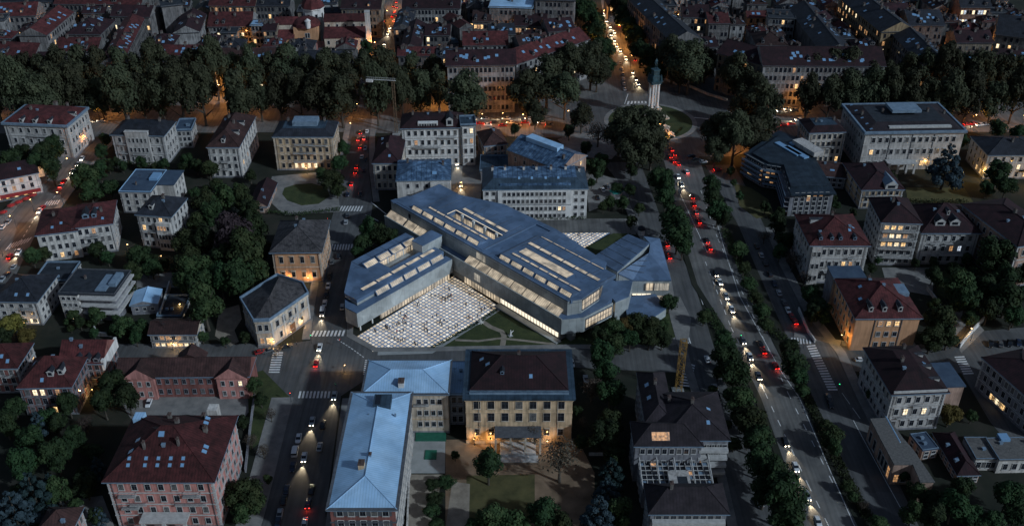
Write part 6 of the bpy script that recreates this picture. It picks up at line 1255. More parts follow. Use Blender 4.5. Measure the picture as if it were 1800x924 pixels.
# the church
def church():
    c0 = un(552, 30, 16); c0.z = 0; r = empty('church', c0, R(3), 'church with red roofs, octagonal dome and lit apricot apse wall', 'church')
    c = lambda px, py, z: un(px, py, z)-c0
    m = MB(); m.lathe([(6.6, 0), (6.6, 22), (7.3, 22.1), (7.3, 22.8)], 8); m.build('drum', M['white'], r)
    m = MB(); m.lathe([(7.5, 22.8), (6.2, 26), (3.4, 29), (.4, 30.5)], 8); m.build('dome_roof', M['red'], r)
    for k in range(8):
        a = R(22.5+45*k); link('window', far_window_mesh(1.6, 3.2, 'trim', 'glass'), r, (6.12*math.cos(a), 6.12*math.sin(a), 16), (0, 0, a+math.pi/2))
    def wing(x0, y0, x1, y1, z, wm, rm, kind='gablex', rh=3, n=4):
        m = MB(); m.box(x0, y0, 0, x1, y1, z); m.build('wall', M[wm], r)
        m = MB(); a = .5; ym = (y0+y1)/2
        if kind == 'gablex': m.poly([(x0-a, y0-a, z), (x1+a, y0-a, z), (x1+a, ym, z+rh), (x0-a, ym, z+rh)]); m.poly([(x1+a, y1+a, z), (x0-a, y1+a, z), (x0-a, ym, z+rh), (x1+a, ym, z+rh)]); m.poly([(x1, y0, z), (x1, y1, z), (x1, ym, z+rh-.3)], m=1); m.poly([(x0, y1, z), (x0, y0, z), (x0, ym, z+rh-.3)], m=1)
        else: m.poly([(x0-a, y0-a, z), (x1+a, y0-a, z), (x1+a, y1+a, z+rh), (x0-a, y1+a, z+rh)])
        m.build('roof', [M[rm], M[wm]], r)
        for i in range(n): link('window', far_window_mesh(1.2, 2.2, 'trim', 'glass'), r, (x0+(x1-x0)*(i+.5)/n, y0, z-4), (0, 0, 0))
    wing(8, -13, 34, -3, 17, 'cream', 'red', rh=3.5, n=5); wing(8.2, -22, 33.5, -13.2, 9.5, 'cream', 'red', 'shed', 4.5, 5); wing(-23, -14, -9, -4, 16, 'cream', 'red', rh=3.5, n=0); wing(-22.5, -21, -11, -14.3, 9, 'orange', 'red', 'shed', 4, 0)
    m = MB(); m.box(-11, -18, 0, 4, -9, 15); m.build('apse_wall', M['orange'], r); m = MB(); m.lathe([(9, 15), (8.4, 16.6), (6, 18.6), (2, 19.8)], 14, cx=-3.5, cy=-11); m.build('apse_roof', M['red'], r)
    m = MB(); m.lathe([(1.6, 15), (1.6, 19.5), (2.0, 19.6), (.3, 21)], 10, cx=-1.5, cy=-18.5); m.build('turret', M['white'], r)
    for x in (2.0-3.8, .4-3.8): link('window', far_window_mesh(1.1, 3.0, 'trim', 'glass'), r, (x, -18, 8.5))
    m = MB(); m.box(34.6, -24, 0, 37.5, -21, 26); m.build('bell_tower', M['pale'], r); m = MB(); m.box(34.4, -24.2, 26, 37.7, -20.8, 26.6); m.build('tower_cap', M['trim'], r)
    m = MB(); m.box(-10.8, -18.4, 0, 9, -18.05, 6.2); m.build('lower_wall', M['pink'], r)
    foot.append((c0.x, c0.y-8, 38, 22, 0))
church()
# right of the street up to the avenue
far('large white arcaded palazzo with maroon roof facing the boulevard left of the monument', (786, 115), (905, 113), (905, 92), wm='white', rm='maroon', F=15, floors=5, yb=198, sky=4, lit=.03, o=1.0)
far('white palazzo wing with red roof and blue gutter turning towards the far avenue', (908, 112), (1034, 69), (1010, 52), wm='white', rm='red', F=14, floors=5, h=24, sky=4, lit=.02, o=1.0)
far('red roofed block right behind the trees beside the left street', (700, 98), (765, 98), (765, 86), rm='red', F=6, sky=1)
far('maroon roofed wing running back from the street corner', (705, 86), (738, 86), (742, 42), rm='maroon', roof='gabley', F=3, side='R', S=6, sky=5)
far('dark roofed wing beside the far end of the left street', (692, 50), (722, 50), (742, 20), rm='dslate', roof='gabley', F=3, sky=4)
far('maroon courtyard wing behind the maroon roofed corner', (748, 62), (790, 62), (792, 46), rm='maroon', F=6, sky=3, lit=.1)
far('pale curved courtyard wall building with low roof', (748, 82), (806, 76), (806, 66), h=12, wm='white', rm='bdark', roof='flat', F=0, chim=1)
far('dark roof block before the red roofed row', (768, 100), (812, 100), (812, 88), rm='dslate', F=5, sky=4)
far('red roofed row with white wall strip left of the white palazzo wing', (815, 80), (892, 79), (892, 60), rm='red', F=9, wm='white', h=17, sky=1)
far('brown roofed house with a row of warm lit windows', (832, 38), (862, 38), (858, 18), rm='brown', F=5, floors=3, lit=.7, litmat='lit1', h=19)
far('red hipped block left of the house with lit windows', (808, 50), (831, 46), (832, 22), rm='red', roof='gabley', F=2)
far('long brown roofed block with white window row along the top edge', (708, 15), (808, 15), (808, 0), rm='maroon', wm='white', F=16, lit=.03)
far('low dark block with dormers in the yard behind the red roofed row', (862, 62), (905, 60), (905, 45), rm='dslate', F=5, sky=3)
far('block with long lit window band left of the far avenue', (905, 45), (960, 46), (960, 30), rm='maroon', wm='cream', F=10, floors=3, lit=.5, litmat='lit3', h=17)
far('maroon roofed block with dormers beside the far avenue trees', (965, 56), (1010, 52), (1010, 32), rm='maroon', F=5, sky=5)
far('brown roofed block behind the curved white palazzo wing', (915, 82), (965, 76), (965, 60), rm='brown', F=6, sky=5)
far('big pale blue flat roofed department block at the top edge', (860, 12), (935, 14), (935, -14), h=26, wm='pale', roof='flat', rm='bmetal', F=9, lit=.02)
far('tall pale tower block with grid facade at the top edge beside the avenue', (942, 0), (1010, 2), (1010, -16), h=30, wm='pale', roof='flat', rm='flat', F=9, floors=6, lit=.02)
# right of the far avenue
far('long stone block along the right side of the far avenue', (1180, 72), (1232, 68), (1124, -4), h=24, rm='dslate', roof='gabley', F=5, side='L', S=22, floors=5, sky=6, lit=.03)
far('maroon corner block behind the trees right of the monument', (1228, 84), (1262, 82), (1264, 64), rm='maroon', F=4, sky=2)
far('curved corner block with cream cornice turning to the boulevard', (1262, 93), (1340, 114), (1352, 92), wm='cream', rm='maroon', F=10, h=23, floors=5, sky=2)
far('very long maroon roofed block behind the east boulevard trees', (1342, 115), (1556, 116), (1550, 89), wm='white', rm='maroon', F=26, floors=5, h=24, sky=7, lit=.03)
far('maroon roofed house with white arched windows right of the far avenue', (1202, 30), (1246, 31), (1244, 10), wm='white', rm='maroon', F=7, lit=.12, litmat='lit3')
far('red brown roofed house beside the white arched windows', (1247, 41), (1282, 41), (1282, 22), rm='red', wm='pale', F=5)
far('brown hipped house with pale front behind the long maroon block', (1330, 79), (1384, 80), (1382, 60), rm='brown', roof='hip', F=7, wm='white')
far('white modern block with window bands in the middle of the right quarter', (1352, 31), (1398, 33), (1398, 19), wm='white', roof='flat', rm='flat', F=8, floors=4)
far('maroon roofed block left of the diagonal lit street', (1412, 32), (1440, 40), (1398, 14), rm='maroon', roof='gabley', F=4)
far('dark ridge roof wing along the left of the diagonal lit street', (1445, 92), (1500, 92), (1400, 15), rm='dslate', roof='gabley', F=4, side='', sky=9)
far('long block whose side wall glows orange above the diagonal street', (1550, 56), (1610, 54), (1442, -4), h=24, wm='ochre', rm='dslate', roof='gabley', F=5, side='L', S=24, floors=5, lit=.25, litmat='lit3', sky=5)
far('long grey block at the end of the diagonal street by the boulevard', (1622, 114), (1676, 114), (1552, 62), h=22, wm='stone', rm='dslate', roof='gabley', F=5, side='L', S=14, floors=5, sky=6)
far('maroon roofed block with dormers behind the east trees', (1680, 113), (1760, 113), (1758, 97), rm='maroon', F=9, sky=4)
far('maroon roofed block behind the trees at the right edge', (1764, 112), (1860, 114), (1850, 93), rm='maroon', F=9, sky=3)
far('pale house with four windows standing above the right roofs', (1683, 75), (1745, 75), (1742, 58), h=20, wm='cream', rm='maroon', F=5, floors=3, lit=0)
far('block with a bright lit ledge at the upper right corner', (1690, 13), (1742, 13), (1742, -2), wm='rose', rm='dslate', F=10, floors=3, lit=.7, litmat='lit4')
far('dark ridge roof block left of the lit ledge block', (1600, 45), (1660, 45), (1656, 22), rm='dslate', F=8, sky=4)
far('long maroon block along the top edge of the right quarter', (1520, 30), (1600, 30), (1595, 12), rm='maroon', F=10, sky=3)
far('grey block running to the right edge behind the pale four window house', (1752, 60), (1850, 72), (1800, 40), rm='dslate', F=9)
# filler blocks in the courtyards and further rows, on the same street grid
ga = R(2.76); cg, sg = math.cos(ga), math.sin(ga)
def togrid(x, y): return x*cg+y*sg, -x*sg+y*cg
def clash(x, y, hw, hd):
    for (cx, cy, w2, d2, rz) in foot:
        dx, dy = x-cx, y-cy; c, s = math.cos(rz), math.sin(rz); u, v = dx*c+dy*s, -dx*s+dy*c
        if abs(u) < w2+hw+.8 and abs(v) < d2+hd+.8: return True
    for (xl, xr, yy) in ((640, 700, 100), (655, 712, 60), (668, 718, 20), (680, 724, -30), (1040, 1180, 110), (1030, 1150, 60), (1020, 1110, 0), (1015, 1100, -40), (1600, 1625, 112), (1540, 1560, 62), (1475, 1500, 20), (1420, 1450, -8)):
        a = un(xl, yy, 0); b_ = un(xr, yy, 0)
        if a.x-hw < x < b_.x+hw and abs(y-a.y) < 35: return True
    return False
fr = random.Random(21); cand = []
for k in range(4000):
    X = fr.uniform(-330, 330); Y = fr.uniform(565, 800); hw = fr.uniform(4, 12); hd = fr.uniform(4, 7.5)
    if fr.random() < .4: hw, hd = hd, hw
    px, py = pr((X, Y, 14))
    if px < -60 or px > 1860 or py < -12 or py > 104 or clash(X, Y, hw, hd): continue
    foot.append((X, Y, hw, hd, ga)); cand.append((X, Y, hw, hd))
    if len(cand) > 200: break
rowsY = {}
for c in cand: rowsY.setdefault(int((c[1]-565)//34), []).append(c)
RN = ['first row behind the boulevard', 'second row behind the boulevard', 'third row of the city', 'fourth row of the city', 'fifth row of the city', 'sixth row of the city', 'farthest row of the city']
for ri in sorted(rowsY):
    for i, (X, Y, hw, hd) in enumerate(sorted(rowsY[ri])):
        hgt = fr.uniform(10, 17); rm = fr.choice(['maroon', 'red', 'dslate', 'brown', 'maroon', 'dslate', 'flat']); wm = fr.choice(['stone', 'pale', 'white', 'cream', 'grey', 'stone'])
        cn = {'maroon': 'maroon', 'red': 'red', 'dslate': 'dark grey', 'brown': 'brown', 'flat': 'flat grey'}[rm]
        M_ = Matrix.Translation((X, Y, hgt)) @ Matrix.Rotation(ga, 4, 'Z')
        FL = pr(M_ @ Vector((-hw, -hd, 0))); FR_ = pr(M_ @ Vector((hw, -hd, 0))); BK = pr(M_ @ Vector((hw, hd, 0)))
        rk = 'flat' if rm == 'flat' else fr.choice(['gablex', 'hip', 'hip']) if hw >= hd else fr.choice(['gabley', 'hip'])
        far(ordinal(i)+' small city house from the left, '+cn+' roofed, '+RN[min(ri, 6)], FL, FR_, BK, h=hgt, wm=wm, rm=rm, roof=rk, F=max(2, int(hw/2.0)), floors=3, lit=.07, litmat=fr.choice(['lit1', 'lit2', 'lit4']), sky=fr.choice([1, 2, 3]), chim=fr.choice([1, 2]), side='R' if X < 0 else 'L', S=2 if fr.random() < .6 else 0, name='city_house')
TLM = [emat('red_signal', (1, .05, .03), 6), emat('green_signal', (.05, 1, .35), 4)]
# ================================================================ street lamps
def lamp(px, py, label, power=900, col=(1.0, .38, .08), hgt=8.0, kind='warm', group='street lamps', reach=1.2):
    p = un(px, py, 0); o = empty('street_lamp', p, rnd.uniform(0, 6.28), label, 'street lamp', group)
    m = MB(); m.tube((0, 0, 0), (0, 0, .9), .14, .11, 7); m.tube((0, 0, .9), (0, 0, hgt), .08, .05, 6); m.tube((0, 0, hgt-.1), (reach, 0, hgt+.25), .045, .04, 5); m.build('pole', M['pole'], o)
    m = MB(); m.box(reach-.35, -.22, hgt+.18, reach+.55, .22, hgt+.34); m.build('lamp_head', M['pole'], o)
    m = MB(); m.lathe([(.02, hgt-.16), (.22, hgt-.05), (.26, hgt+.17)], 8, cx=reach+.1); m.build('bulb', M['lampw' if kind == 'warm' else 'lampc'], o)
    l = bpy.data.lights.new('lamp_light', 'POINT'); l.energy = power; l.color = col; l.shadow_soft_size = .25
    lo = bpy.data.objects.new('lamp_light', l); C.objects.link(lo); lo.parent = o; lo.location = (reach+.1, 0, hgt-.45)
    return o
W_ = 'boulevard lamps'
for px, py, w_, t in ((8, 203, 2500, 'at the far left end of the boulevard'), (176, 213, 1500, 'beside the red roofed palazzo'), (200, 203, 4500, 'behind the grey slate villa, left one'), (215, 198, 2600, 'behind the grey slate villa, right one'), (392, 172, 11000, 'deep in the gap of the boulevard trees'), (400, 190, 3500, 'in front of the gap of the boulevard trees'), (375, 205, 3500, 'behind the pale villa with dormers'), (465, 198, 2500, 'behind the ochre palazzo'), (632, 205, 4500, 'where the upper street meets the boulevard'), (622, 240, 1500, 'on the upper street'), (768, 190, 9000, 'left of the arcaded palazzo trees'), (755, 180, 3000, 'under the trees by the crane'), (845, 226, 2600, 'behind the white palazzo, left one'), (880, 224, 6500, 'behind the white palazzo, middle one'), (915, 226, 6500, 'behind the white palazzo, right one'), (955, 226, 6000, 'left of the open paved corner'), (995, 220, 2200, 'at the open paved corner'), (1384, 184, 12000, 'before the lit arcade at right'), (1402, 196, 4200, 'beside the lit arcade at right'), (1330, 258, 6000, 'right of the roundabout clump, upper one'), (1300, 276, 7000, 'right of the roundabout clump, lower one'), (1535, 190, 1200, 'behind the large stone palazzo, left one'), (1705, 226, 4200, 'right of the large stone palazzo'), (1745, 212, 3200, 'on the east boulevard, near the right edge'), (1795, 226, 3600, 'on the east boulevard at the right edge'), (1645, 192, 1200, 'behind the large stone palazzo, right one')):
    lamp(px, py, 'tall warm street lamp '+t, w_*.42, group=W_)
for px, py, w_, t in ((1048, 92, 3500, 'left of the far avenue by the palazzo corner'), (1098, 88, 5500, 'right of the far avenue, near one'), (1090, 66, 4500, 'right of the far avenue, middle one'), (1112, 18, 5000, 'right of the far avenue, far one'), (1022, 10, 4500, 'at the top left of the far avenue'), (1062, 38, 3000, 'in the middle of the far avenue'), (1075, 12, 4000, 'at the top of the far avenue'), (1108, 118, 2500, 'right of the far avenue before the roundabout'), (662, 95, 4200, 'at the city end of the left street'), (684, 40, 4200, 'far along the left street'), (692, 12, 4200, 'at the top of the left street'), (106, 72, 3500, 'in the street beside the pale gable end'), (1543, 84, 7500, 'on the diagonal city street, upper one'), (1585, 108, 4200, 'on the diagonal city street, lower one'), (1500, 45, 7500, 'on the diagonal city street, far one'), (1632, 62, 1600, 'in the yard behind the long grey block'), (1190, 45, 1500, 'beside the long stone block'), (150, 24, 2600, 'in the courtyard below the top red roof'), (262, 66, 2200, 'beside the very long red roof'), (350, 70, 2000, 'before the white gable end'), (430, 92, 2200, 'before the small white house'), (540, 84, 2000, 'before the church'), (600, 86, 2400, 'right of the church aisle'), (770, 55, 2000, 'in the dark courtyard right of the left street'), (880, 92, 2200, 'in the courtyard of the arcaded palazzo'), (1290, 72, 2200, 'in the courtyards right of the far avenue'), (1400, 62, 2000, 'behind the brown hipped house'), (1420, 20, 2200, 'beside the white modern block'), (1720, 92, 2000, 'below the pale four window house'), (1770, 40, 2000, 'near the upper right edge'), (20, 62, 2200, 'left of the pale gable end')):
    lamp(px, py, 'warm city street lamp '+t, w_*1.1, group='city lamps')
for px, py, w_, t in ((112, 360, 1100, 'at the diagonal street crossing'), (60, 372, 1800, 'before the restaurant terrace'), (128, 300, 1000, 'in the middle of the diagonal street'), (30, 402, 1600, 'at the lower end of the restaurants'), (5, 450, 1500, 'at the left edge junction'), (150, 262, 900, 'at the upper end of the diagonal street')):
    lamp(px, py, 'warm street lamp '+t, w_*.7, group='diagonal street lamps', hgt=7)
for px, py, w_, t in ((1478, 606, 1500, 'shining on the orange palazzo corner'), (1706, 598, 900, 'by the white garden wall at right'), (1752, 690, 900, 'before the lit ground floor at right'), (1690, 318, 1500, 'in the yard right of the large palazzo'), (1725, 318, 2200, 'in the orange lit yard at right'), (1800, 330, 1500, 'in the yard at the right edge'), (1625, 300, 700, 'before the portico of the large palazzo')):
    lamp(px, py, 'warm lamp '+t, w_*.5, (1.0, .55, .14), group='right side lamps', hgt=5, reach=.8)
for px, py, w_, t in ((510, 499, 900, 'before the ochre villa, left'), (545, 499, 900, 'before the ochre villa, right'), (480, 612, 700, 'before the white corner villa'), (535, 575, 800, 'beside the white corner villa door'), (515, 596, 700, 'between the white corner villa and the crossing'), (305, 616, 700, 'before the lit shopfront'), (165, 695, 900, 'behind the dark tree by the brick house'), (834, 782, 450, 'left of the tan palazzo front'), (862, 786, 500, 'before the tan palazzo, second'), (960, 786, 500, 'before the canopy porch'), (540, 306, 900, 'before the ochre palazzo'), (812, 330, 900, 'in the alley by the taxi'), (815, 290, 700, 'at the head of the alley'), (95, 432, 500, 'at the back of the red tiled house'), (225, 440, 250, 'in the garden of the slate pyramid villa'), (285, 462, 220, 'below the slate pyramid villa'), (320, 545, 400, 'in the shed yard'), (45, 578, 300, 'at the lit door at left'), (605, 655, 500, 'at the corner of the blue roofed block')):
    lamp(px, py, 'low warm garden lamp '+t, w_*.5, (1.0, .55, .18), group='garden lamps', hgt=3.2, reach=.4)
for px, py, w_, t in ((1150, 206, 900, 'left foot'), (1172, 240, 900, 'right foot'), (1160, 222, 700, 'middle')):
    lamp(px, py, 'warm lamp lighting the rocks at the monument, '+t, w_, group='monument lamps', hgt=3, reach=.3)
for i, (x, y) in enumerate(sorted(((512, 706), (592, 690), (600, 612), (548, 604), (640, 400), (578, 398), (1412, 612), (1472, 690), (1300, 604), (1182, 284)))):
    o = empty('traffic_light', un(x, y), rnd.uniform(0, 6.28), ordinal(i)+' traffic light counted from the left, dark pole at a street corner', 'traffic light', 'traffic lights'); m = MB(); m.tube((0, 0, 0), (0, 0, 4.2), .08, .06, 6); m.build('pole', M['pole'], o); m = MB(); m.box(-.18, -.16, 3.3, .18, .16, 4.3); m.build('signal_head', M['pole'], o); m = MB(); m.box(-.1, -.2, 3.95, .1, -.161, 4.15); m.build('lens', TLM[i % 2], o)
# ================================================================ monument
mp_ = un(1146, 205); mon = empty('monument', mp_, R(20), 'tall column monument with dark bronze statue on the roundabout island', 'monument')
m = MB(); m.box(-7, -7, .2, 7, 7, 1.2); m.box(-5.6, -5.6, 1.2, 5.6, 5.6, 2.2); m.build('steps', M['cream'], mon)
m = MB(); m.box(-3.4, -3.4, 2.2, 3.4, 3.4, 5.2); m.box(-3.7, -3.7, 5.2, 3.7, 3.7, 5.8); m.build('pedestal', M['cream'], mon)
m = MB()
for x in (-1.6, 1.6):
    for y in (-1.6, 1.6):
        c = MB(); c.lathe([(1.1, 5.8), (1.1, 6.3), (.9, 6.5), (.84, 12), (.72, 18.6), (1.1, 19.1), (1.1, 19.6)], 14, cx=x, cy=y); c.build('column', M['white'], mon)
m.box(-2.9, -2.9, 19.6, 2.9, 2.9, 20.8); m.box(-3.3, -3.3, 20.8, 3.3, 3.3, 21.3); m.box(-2.3, -2.3, 21.3, 2.3, 2.3, 23.8); m.box(-1.6, -1.6, 23.8, 1.6, 1.6, 26.8); m.box(-1.9, -1.9, 26.8, 1.9, 1.9, 27.3)
M['bronze'] = nmat('weathered_bronze', (.015, .035, .045), (.05, .11, .14), .8, .5, metal=.3)
m.build('entablature', M['bronze'], mon)
for x, y in ((-2.4, -2.4), (2.4, -2.4), (-2.4, 2.4), (2.4, 2.4)):
    c = MB(); c.lathe([(.7, 21.3), (.6, 22.6), (.4, 23.8), (.25, 24.6)], 8, cx=x, cy=y); c.build('corner_figure', M['bronze'], mon)
# person meshes grown from a skeleton
def person_mesh(name, J, E, Rr, mats, cuts):
    me = bpy.data.meshes.new(name); me.from_pydata(J, E, []); o = bpy.data.objects.new(name, me); C.objects.link(o)
    s = o.modifiers.new('s', 'SKIN'); sv = me.skin_vertices
    for i, r_ in enumerate(Rr): sv[0].data[i].radius = (r_, r_*.8)
    sv[0].data[0].use_root = True; s.use_smooth_shade = True
    u = o.modifiers.new('u', 'SUBSURF'); u.levels = 1; u.render_levels = 1
    dg = bpy.context.evaluated_depsgraph_get(); out = bpy.data.meshes.new_from_object(o.evaluated_get(dg)); bpy.data.objects.remove(o)
    out.name = name; out.materials.clear()
    for q in mats: out.materials.append(q)
    for p in out.polygons:
        z = p.center.z; x = abs(p.center.x)
        p.material_index = 2 if z < cuts[0] and x < .3 and not (x > .2 and z > .62) else 0
        if z > 1.50: p.material_index = 1
        if z > 1.68 or (z > 1.58 and p.center.y > .03): p.material_index = 3
        if x > .19 and z < .86: p.material_index = 1
    return out
def skel(step=0.0, arm=0.0, lean=0.0):
    J = [(0, 0, .95), (0, 0, 1.15), (0, -lean*.5, 1.36), (0, -lean, 1.50), (0, -lean-.01, 1.60), (0, -lean-.02, 1.72),
         (.10, 0, .90), (.11, -step, .50), (.11, -step*.6, .07), (.11, -step*.6-.16, .03), (-.10, 0, .90), (-.11, step, .50), (-.11, step*1.3, .09), (-.11, step*1.3-.15, .04),
         (.19, -lean*.7, 1.40), (.24, arm*.3, 1.12), (.25, arm-.05, .88), (.25, arm-.09, .78), (-.19, -lean*.7, 1.40), (-.24, -arm*.3, 1.12), (-.25, -arm-.05, .88), (-.25, -arm-.09, .78)]
    E = [(0, 1), (1, 2), (2, 3), (3, 4), (4, 5), (0, 6), (6, 7), (7, 8), (8, 9), (0, 10), (10, 11), (11, 12), (12, 13), (2, 14), (14, 15), (15, 16), (16, 17), (2, 18), (18, 19), (19, 20), (20, 21)]
    Rr = [.15, .14, .17, .065, .10, .09, .10, .075, .05, .045, .10, .075, .05, .045, .07, .05, .04, .04, .07, .05, .04, .04]
    return J, E, Rr
SK = pmat('skin', (.42, .26, .19), .6); HR = pmat('dark_hair', (.03, .022, .018), .7)
CL = {'dark': (.02, .022, .028), 'white': (.6, .6, .58), 'red': (.40, .05, .04), 'blue': (.06, .10, .22), 'brown': (.16, .10, .06)}
CM = {k: pmat(k+'_cloth', v, .85) for k, v in CL.items()}; TRM = pmat('dark_trousers', (.025, .028, .035), .85)
BP = [person_mesh('person', *skel(*a), [CM['dark'], SK, TRM, HR], (.95,)) for a in ((0, 0, 0), (.22, .18, .03), (.12, -.1, .02), (.0, .08, .05))]
st = link('statue', person_mesh('statue', *skel(.08, .05, 0), [M['bronze']]*4, (.95,)), mon, (0, 0, 27.25)); st.scale = (3.4, 3.4, 3.5)
# rocks beside the monument, low stone wall of the roundabout
m = MB(); r_ = random.Random(5); P = [un(x, y, 0) for x, y in ((1140, 192), (1150, 205), (1160, 218), (1170, 228), (1180, 242))]
for i in range(4):
    for k in range(16):
        c = P[i].lerp(P[i+1], k/16)+Vector((r_.uniform(-1.6, 1.6), r_.uniform(-1.2, 1.2), .3)); s = r_.uniform(.4, 1.1); Mx = Matrix.Translation(c) @ Matrix.Rotation(r_.uniform(0, 3), 4, 'Z') @ Matrix.Rotation(r_.uniform(-.4, .4), 4, 'X'); m.box(-s, -s*.8, -.5, s, s*.8, s*1.3, M=Mx)
tag(m.build('rockery', M['cream']), 'warmly lit pale rocks tumbling down from the column monument', 'rocks')
def wall_along(name, px, label, hh=1.2, th=.4, mat='stone', cat='wall'):
    P = [un(x, y, 0) for x, y in px]; m = MB()
    for i in range(len(P)-1):
        d = P[i+1]-P[i]; L = d.length; Mx = Matrix.Translation(P[i]) @ Matrix.Rotation(math.atan2(d.y, d.x), 4, 'Z'); m.box(0, -th/2, 0, L-.01, th/2, hh, M=Mx); m.box(0, -th/2-.08, hh+.003, L-.01, th/2+.08, hh+.14, M=Mx)
    tag(m.build(name, M[mat]), label, cat)
wall_along('stone_wall', ((1192, 147), (1215, 155), (1245, 168), (1278, 178)), 'low pale stone wall right of the column monument', 1.4, .6, 'cream')
wall_along('stone_wall', ((1160, 138), (1180, 146), (1190, 150)), 'short low stone wall behind the column monument', 1.2, .6, 'cream')
wall_along('garden_wall', ((1686, 612), (1702, 592), (1728, 564)), 'white garden wall beside the car park at right', 2.0, .4, 'white')
wall_along('garden_wall', ((1628, 508), (1645, 530), (1658, 552)), 'thin garden wall behind the orange palazzo', 1.6, .3)
wall_along('garden_wall', ((284, 560), (293, 530), (300, 505)), 'pale wall between the canopy pavilion and the long shed', 3.0, .4, 'pale')
wall_along('garden_wall', ((448, 700), (440, 760), (432, 830)), 'dark garden wall left of the lower street', 1.6, .4, 'grey')
wall_along('garden_wall', ((716, 935), (720, 840), (722, 832)), 'garden wall below the concrete court', 1.8, .35, 'pale')
wall_along('garden_wall', ((1403, 545), (1420, 585), (1432, 602)), 'white edged wall between the parked cars and the orange palazzo trees', 1.4, .35, 'white')
wall_along('garden_wall', ((165, 575), (172, 590), (200, 592)), 'small white garden wall behind the brick houses', 1.6, .35, 'white')
wall_along('garden_wall', ((1035, 800), (1095, 800)), 'low wall across the palazzo garden', 1.0, .3, 'pale')
# ================================================================ cranes and masts
def lattice(m, x0, y0, w_, z0, z1, step, r_):
    for sx in (-1, 1):
        for sy in (-1, 1): m.tube((x0+sx*w_/2, y0+sy*w_/2, z0), (x0+sx*w_/2, y0+sy*w_/2, z1), r_, r_, 4)
    z = z0; k = 0
    while z < z1-.1:
        e = min(z+step, z1); c = [(-1, -1), (1, -1), (1, 1), (-1, 1)]
        for i in range(4):
            a, b_ = c[i], c[(i+1) % 4]
            if k % 2: a, b_ = b_, a
            m.tube((x0+a[0]*w_/2, y0+a[1]*w_/2, z), (x0+b_[0]*w_/2, y0+b_[1]*w_/2, e), r_*.6, r_*.6, 4); m.tube((x0+a[0]*w_/2, y0+a[1]*w_/2, e), (x0+b_[0]*w_/2, y0+b_[1]*w_/2, e), r_*.6, r_*.6, 4)
        z += step; k += 1
M['craney'] = nmat('crane_yellow_paint', (.16, .09, .02), (.28, .16, .04), 1.0, .6)
hcr = height_from(697, 142, 236); p = un(697, 236); cr = empty('tower_crane', p, 0, 'brown tower crane with short white jib rising before the boulevard trees', 'crane')
m = MB(); lattice(m, 0, 0, 1.3, 0, hcr, 1.6, .09); m.build('mast', nmat('rusty_mast', (.10, .065, .04), (.2, .13, .08), 1, .8), cr)
m = MB(); Mx = Matrix.Translation((0, 0, hcr)) @ Matrix.Rotation(R(172), 4, 'Z'); m.box(-1.5, -.35, 0, 14, .35, .15, M=Mx); m.box(-1.5, -.08, 1.2, 14, .08, 1.3, M=Mx)
for k in range(15): m.box(-1+k, -.05, .15, -.92+k, .05, 1.2, M=Mx)
m.build('jib', M['trim'], cr); m = MB(); m.box(10.5, -.9, -1.2, 14, .9, -.01, M=Mx); m.build('counterweight', M['white'], cr)
m = MB(); m.box(-2, -2, 0, 2, 2, .8); m.build('base', M['concrete'], cr)
hcr = height_from(1207, 598, 688); p = un(1192, 688); cr = empty('construction_mast', p, R(3), 'yellow lattice construction mast standing by the zebra crossing', 'mast')
m = MB(); lattice(m, 0, 0, 2.0, 0, hcr, 2.4, .11); m.build('mast', M['craney'], cr)
m = MB(); m.box(-2, -2, 0, 2, 2, .5); m.build('base', M['concrete'], cr)
# kiosks
p = un(1083, 345); k_ = empty('kiosk', p, 0, 'small pavilion with teal green roof in the yard behind the museum', 'kiosk')
m = MB(); m.lathe([(2.6, 0), (2.6, 2.8)], 6); m.build('wall', M['white'], k_); m = MB(); m.lathe([(3.5, 2.8), (3.3, 3.0), (1.4, 4.4), (.3, 4.7)], 6); m.build('roof', M['teal'], k_)
p = un(1127, 412); k_ = empty('kiosk', p, 0, 'round white kiosk with dark cap behind the museum pavilion', 'kiosk')
m = MB(); m.lathe([(1.5, 0), (1.5, 2.6), (1.7, 2.7)], 12); m.build('wall', M['white'], k_); m = MB(); m.lathe([(1.8, 2.7), (1.4, 3.6), (.3, 4.4)], 12); m.build('roof', M['dslate'], k_)
p = un(1036, 602); k_ = empty('sculpture', un(897, 590), R(30), 'white angular sculpture on the museum lawn', 'sculpture'); m = MB(); m.tube((0, 0, .05), (.2, 0, 2.6), .5, .15, 6); m.tube((.2, 0, 1.2), (1.4, 0, 2.0), .25, .1, 6); m.build('figure', M['white'], k_); m = MB(); m.box(-.8, -.8, .04, .8, .8, .3); m.build('plinth', M['concrete'], k_)
k_ = empty('sculpture', un(845, 568), 0, 'pale tangled sculpture near the plaza edge on the lawn', 'sculpture'); m = MB(); r_ = random.Random(2)
for q in range(9): m.tube((r_.uniform(-1.2, 1.2), r_.uniform(-1, 1), .1), (r_.uniform(-1.5, 1.5), r_.uniform(-1, 1), r_.uniform(.8, 2)), .18, .1, 5)
m.build('figure', M['white'], k_)
